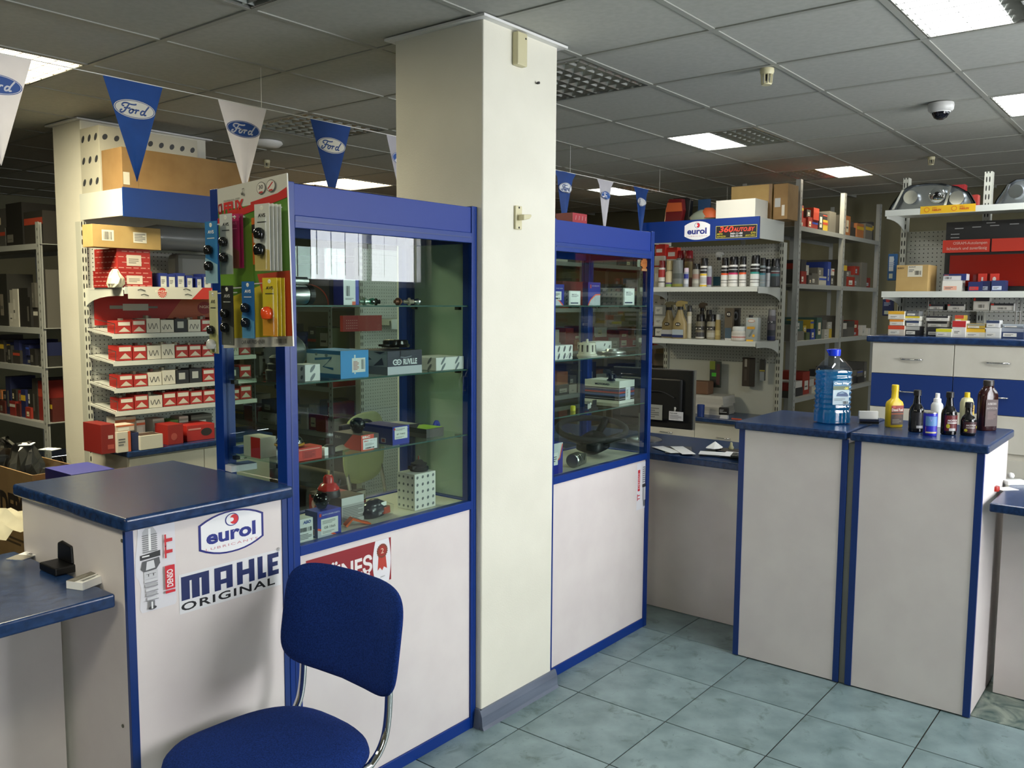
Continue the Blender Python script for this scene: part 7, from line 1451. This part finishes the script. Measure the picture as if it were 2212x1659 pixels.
# worktop of the left stand
zk = .8155
WB = [(196, 246, 917, 4.62, '#7a1c18', 'dark red carton at left end of the left stand worktop', .18), (241, 268, 933, 4.60, '#cfc8ba', 'white and orange box low at left of the worktop pile', .12), (238, 270, 918, 4.70, '#cdb8a0', 'orange-edged white box in the second layer left', .12)]
r = random.Random(21); k = 0
lbox('dark red carton at the left end of the left stand worktop', 205, 236, 918, 4.62, zk, '#7e1e1a', lambda w, d, h: [front().rect(w*.5, h*.5, w*.85, h*.62, '#c9b0a8').rect(w*.45, h*.15, w*.9, h*.3, '#a84a40')], D=.2)
ROW = [(240, 271, 'W'), (272, 292, 'K'), (293, 338, 'W2'), (350, 386, 'R'), (392, 458, 'R2')]
lbox('white box with orange end in the lowest row of the worktop pile', 240, 270, 934, 4.60, zk, '#cfcabc', lambda w, d, h: [front().rect(w*.8, 0, w, h, '#c8603a').lines(w*.1, h*.3, w*.5, h*.4, 3)], D=.12)
lbox('small dark blue box right of the orange-ended one', 272, 288, 936, 4.61, zk, '#1e2a52', None, D=.10)
lbox('flat white tray box with brown inside, middle of the worktop', 291, 341, 941, 4.59, zk, '#c9c6b8', lambda w, d, h: [topf(w, d, h).rect(w*.05, d*.1, w*.95, d*.9, '#4a3a30')], D=.12)
lbox('round-cornered red carton with emblem, right of the white tray', 352, 386, 918, 4.63, zk, '#8e201a', lambda w, d, h: [front().ell(w*.4, h*.4, w*.2, h*.18, '#a84a40')], D=.14)
lbox('long red carton with dark tool picture at right of the worktop', 394, 455, 918, 4.66, zk, '#a82620', lambda w, d, h: [front().ell(w*.7, h*.5, w*.2, h*.25, '#2a2422').rect(w*.05, h*.7, w*.5, h*.8, '#c98a80')], D=.18)
zq = zk + pxbox(240, 270, 934, 600, 4.60, zk, D=.1)[2]+.0006
for k, (L, R_, T, dy, c, lb) in enumerate(((239, 279, 919, 0, '#cdbba8', 'white and orange box, second layer left of the pile'),)): lbox(lb, L, R_, T, 4.61, zq, c, lambda w, d, h: [front().rect(0, h*.75, w, h, '#c8663c').rect(w*.1, h*.15, w*.7, h*.6, '#dcd8cc')], D=.10)
zq = zk
for k, (L, R_, T, yy, c, cc) in enumerate(((237, 262, 902, 4.80, '#cfc9ba', '#c8663c'), (262, 283, 901, 4.80, '#cbb9a4', '#d07040'), (284, 303, 909, 4.78, '#d0c9bc', '#c8603a'), (320, 345, 905, 4.80, '#b9b4a8', '#9a9488'), (358, 376, 908, 4.82, '#5a8a3a', '#4a7a30'), (378, 398, 900, 4.82, '#b9b7ac', '#8a8a80'), (404, 450, 896, 4.85, '#54524a', '#77756a'))):
    lbox('%s box in the back row of the left stand worktop, from left' % ORD[k], L, R_, T, yy, zk, c, (lambda cc: lambda w, d, h: [front().rect(0, h*.8, w, h*.9, cc).rect(w*.1, h*.45, w*.7, h*.72, '#dcd8cc')])(cc), D=.10)
t = carton('parts_box', 'red and white box leaning across the pile in the middle of the worktop', 'box', 2.76, 4.74, zk, .17, .05, .045, '#a42a22', .35, None, lambda w, d, h: [front().text('BOSCH', w*.6, h*.3, w*.3, h*.35, '#d8c8c0', bold=.03)])

# ================================================================== CLUTTER BEHIND THE LEFT COUNTER
q = P(69, 1027, y=3.6); zt3 = q.z
carton('carton', 'plain lower carton under the big lettered one, far left', 'box', q.x, 3.6, .001, .21, .75, .50, CARD, 0)
t = thing('open_carton', 'open brown carton with large black letters, left edge behind the counter', 'box', (q.x, 3.6, .502), 0); hh = zt3-.502
w, d = .21, .75; b = MB(); b.box(0, w, 0, .006, 0, hh, CARD); b.box(0, w, d-.006, d, 0, hh, CARD); b.box(0, .006, .006, d-.006, 0, hh, CARD); b.box(w-.006, w, .006, d-.006, 0, hh, CARD); b.box(0.006, w-.006, .006, d-.006, 0, .006, CARD); b.build('carton_body', t)
Print((0, d, 0), (0, -1, 0), (0, 0, 1), (-1, 0, 0)).text('DEPO', d*.58, hh*.52, d*.36, hh*.26, '#241a10', bold=.05).lines(d*.6, hh*.3, d*.3, hh*.08, 2, '#4a3820').build('printed_label', t)
MB().add([(w*.98, 0, hh), (0, 0, hh), (-.0, -.10, hh-.05), (w*.98, -.10, hh-.05)], [(0, 1, 2, 3)], CARD).build('flap', t) if False else None
r = random.Random(12)
for k, (x, y, s, c, lb) in enumerate(((.10, .56, .11, '#6e6c66', 'grey crumpled poly bag at the left in the lettered carton'), (.11, .32, .09, '#2a2a26', 'dark rubber part in clear bag in the lettered carton'), (.12, .11, .10, '#8a887c', 'clear crumpled bag with white tag in the lettered carton'))):
    t2 = thing('plastic_bag', lb, 'bag', (q.x+x, 3.6+y, zt3-.12), r.uniform(0, 3)); b = MB(); b.loft([(0, s*.8, s*.7, 2), (.06, s, s*.85, 2.2), (.12, s*.9, s*.8, 1.8), (.17, s*.5, s*.5, 2), (.20, s*.15, s*.2, 2)], SMOKE if k == 0 else (paint(c, .35) if k == 1 else CLEAR), 18); b.v = [(x_+r.uniform(-.02, .02), y_+r.uniform(-.02, .02), z_+r.uniform(-.008, .008)) for x_, y_, z_ in b.v]; b.build('bag_film', t2)
    if k: MB().box(-.03, .04, -.03, .02, .195, .198, PAPER).build('tag', t2)
    if k != 1: MB().loft([(.0, s*.5, s*.4, 2), (.06, s*.6, s*.5, 2), (.12, s*.3, s*.3, 2)], paint('#3a3934', .5), 14).build('part_inside', t2, smooth=50)
x, w, h, d_ = pxbox(123, 216, 1008, 1030, 3.45, .955, D=.2)
carton('carton', 'plain tall carton under the flat blue parts box behind the counter', 'box', x-.02, 3.30, .001, w+.20, .30, .93, CARD, 0)
carton('parts_box', 'flat blue parts box with white label just above the counter edge', 'box', x, 3.33, .932, w, .22, .055, '#1c2280', .0, None, lambda w, d, h: [front().rect(w*.68, h*.1, w*.98, h*.75, '#cfcabc').rect(w*.26, h*.3, w*.38, h*.75, '#b04a3a').text('AUTO SPARE PARTS', w*.40, h*.5, w*.26, h*.16, '#b0b4d8').rect(w*.40, h*.0, w*.98, h*.12, '#cfcabc'), left(w, d, h).rect(0, 0, d, h, '#15185a')])
t = thing('cloth', 'cream folded cloth at the back of the lower left desk', 'cloth', tuple(P(40, 1185, z=.8955)), .2); b = MB(); n = 14; vs = []; fs = []
for j in range(6):
    for i in range(n): vs.append((-.14+.30*i/(n-1), .02+.05*j, max(.001, (.10-.02*abs(j-2.5))*(1-.9*abs(i/(n-1)-.62)**1.3*1.6)+.012*math.sin(i*2.3+j))))
for j in range(5):
    for i in range(n-1): fs.append((j*n+i, j*n+i+1, (j+1)*n+i+1, (j+1)*n+i))
b.add(vs, fs, noisy('cream_cloth', '#b9b296', '#c9c3a8', 12, .9)); b.build('cloth_fold', t, smooth=60)
# card holder and cards on the lower left desk
zz = .8955; q = P(130, 1232, z=zz); t = thing('card_holder', 'black empty card holder on the lower desk against the counter side', 'card holder', tuple(q), .0); t.rotation_euler[2] = -PI/2+.0
b = MB(); b.box(-.05, .05, -.035, .035, 0, .022, BLACK); b.prism([(-.044, .022), (.044, .022), (.040, .072), (-.02, .078), (-.040, .07)], 'y', .012, .034, BLACK); b.build('holder_body', t, bevel=.004)
q = P(190, 1262, z=zz); t = thing('business_cards', 'stack of white and grey business cards nearest the counter corner', 'cards', tuple(q), .35); MB().box(-.045, .045, -.027, .027, 0, .020, PAPER).build('card_stack', t); p = Print((-.045, -.027, .020), (1, 0, 0), (0, 1, 0), (0, 0, 1)); p.rect(0, .027, .090, .054, '#6f6a60').lines(.01, .032, .05, .016, 3, '#a8a498').lines(.01, .008, .06, .012, 2, '#8a8a86').build('printed_label', t)
q = P(55, 1200, z=zz); t = thing('business_card', 'loose pair of business cards near the far edge of the lower desk', 'cards', tuple(q), .5); MB().box(-.045, .045, -.027, .027, 0, .001, PAPER).build('card', t); Print((-.045, -.027, .001), (1, 0, 0), (0, 1, 0), (0, 0, 1)).rect(0, 0, .045, .054, '#6f6a60').lines(.05, .01, .03, .02, 3).build('printed_label', t)
q = P(519, 1014, z=1.1005); t = thing('card_stack', 'blue-topped stack of cards on the left counter near the cabinet', 'cards', tuple(q), -.1); MB().box(-.045, .045, -.027, .027, 0, .020, paint('#c9cad2', .6)).build('card_stack_body', t); p = Print((-.045, -.027, .020), (1, 0, 0), (0, 1, 0), (0, 0, 1)); p.rect(0, 0, .09, .054, '#b8c0cc').rect(.02, 0, .09, .054, '#1a3c7a').build('printed_label', t)
# red desk calendar and a panel behind the left cabinet
t = thing('wall_calendar', 'red wide calendar seen through the left cabinet, left of the pegboard', 'calendar', (3.95, 4.62, 1.44), 0)
MB().box(0, .36, 0, .03, 0, .11, paint('#8e2a28', .5)).build('calendar_body', t); p = front()
for i in range(6):
    for j in range(4): p.rect(.03+.018*i, .02+.018*j, .036+.018*i, .025+.018*j, '#c9a8a0'); p.l -= p.st*.8
p.build('printed_dates', t); MB().tube([(.30, .03, .06), (.40, .10, .06), (.485, .42, .06)], .006, STEEL, 8).build('hanging_arm', t)
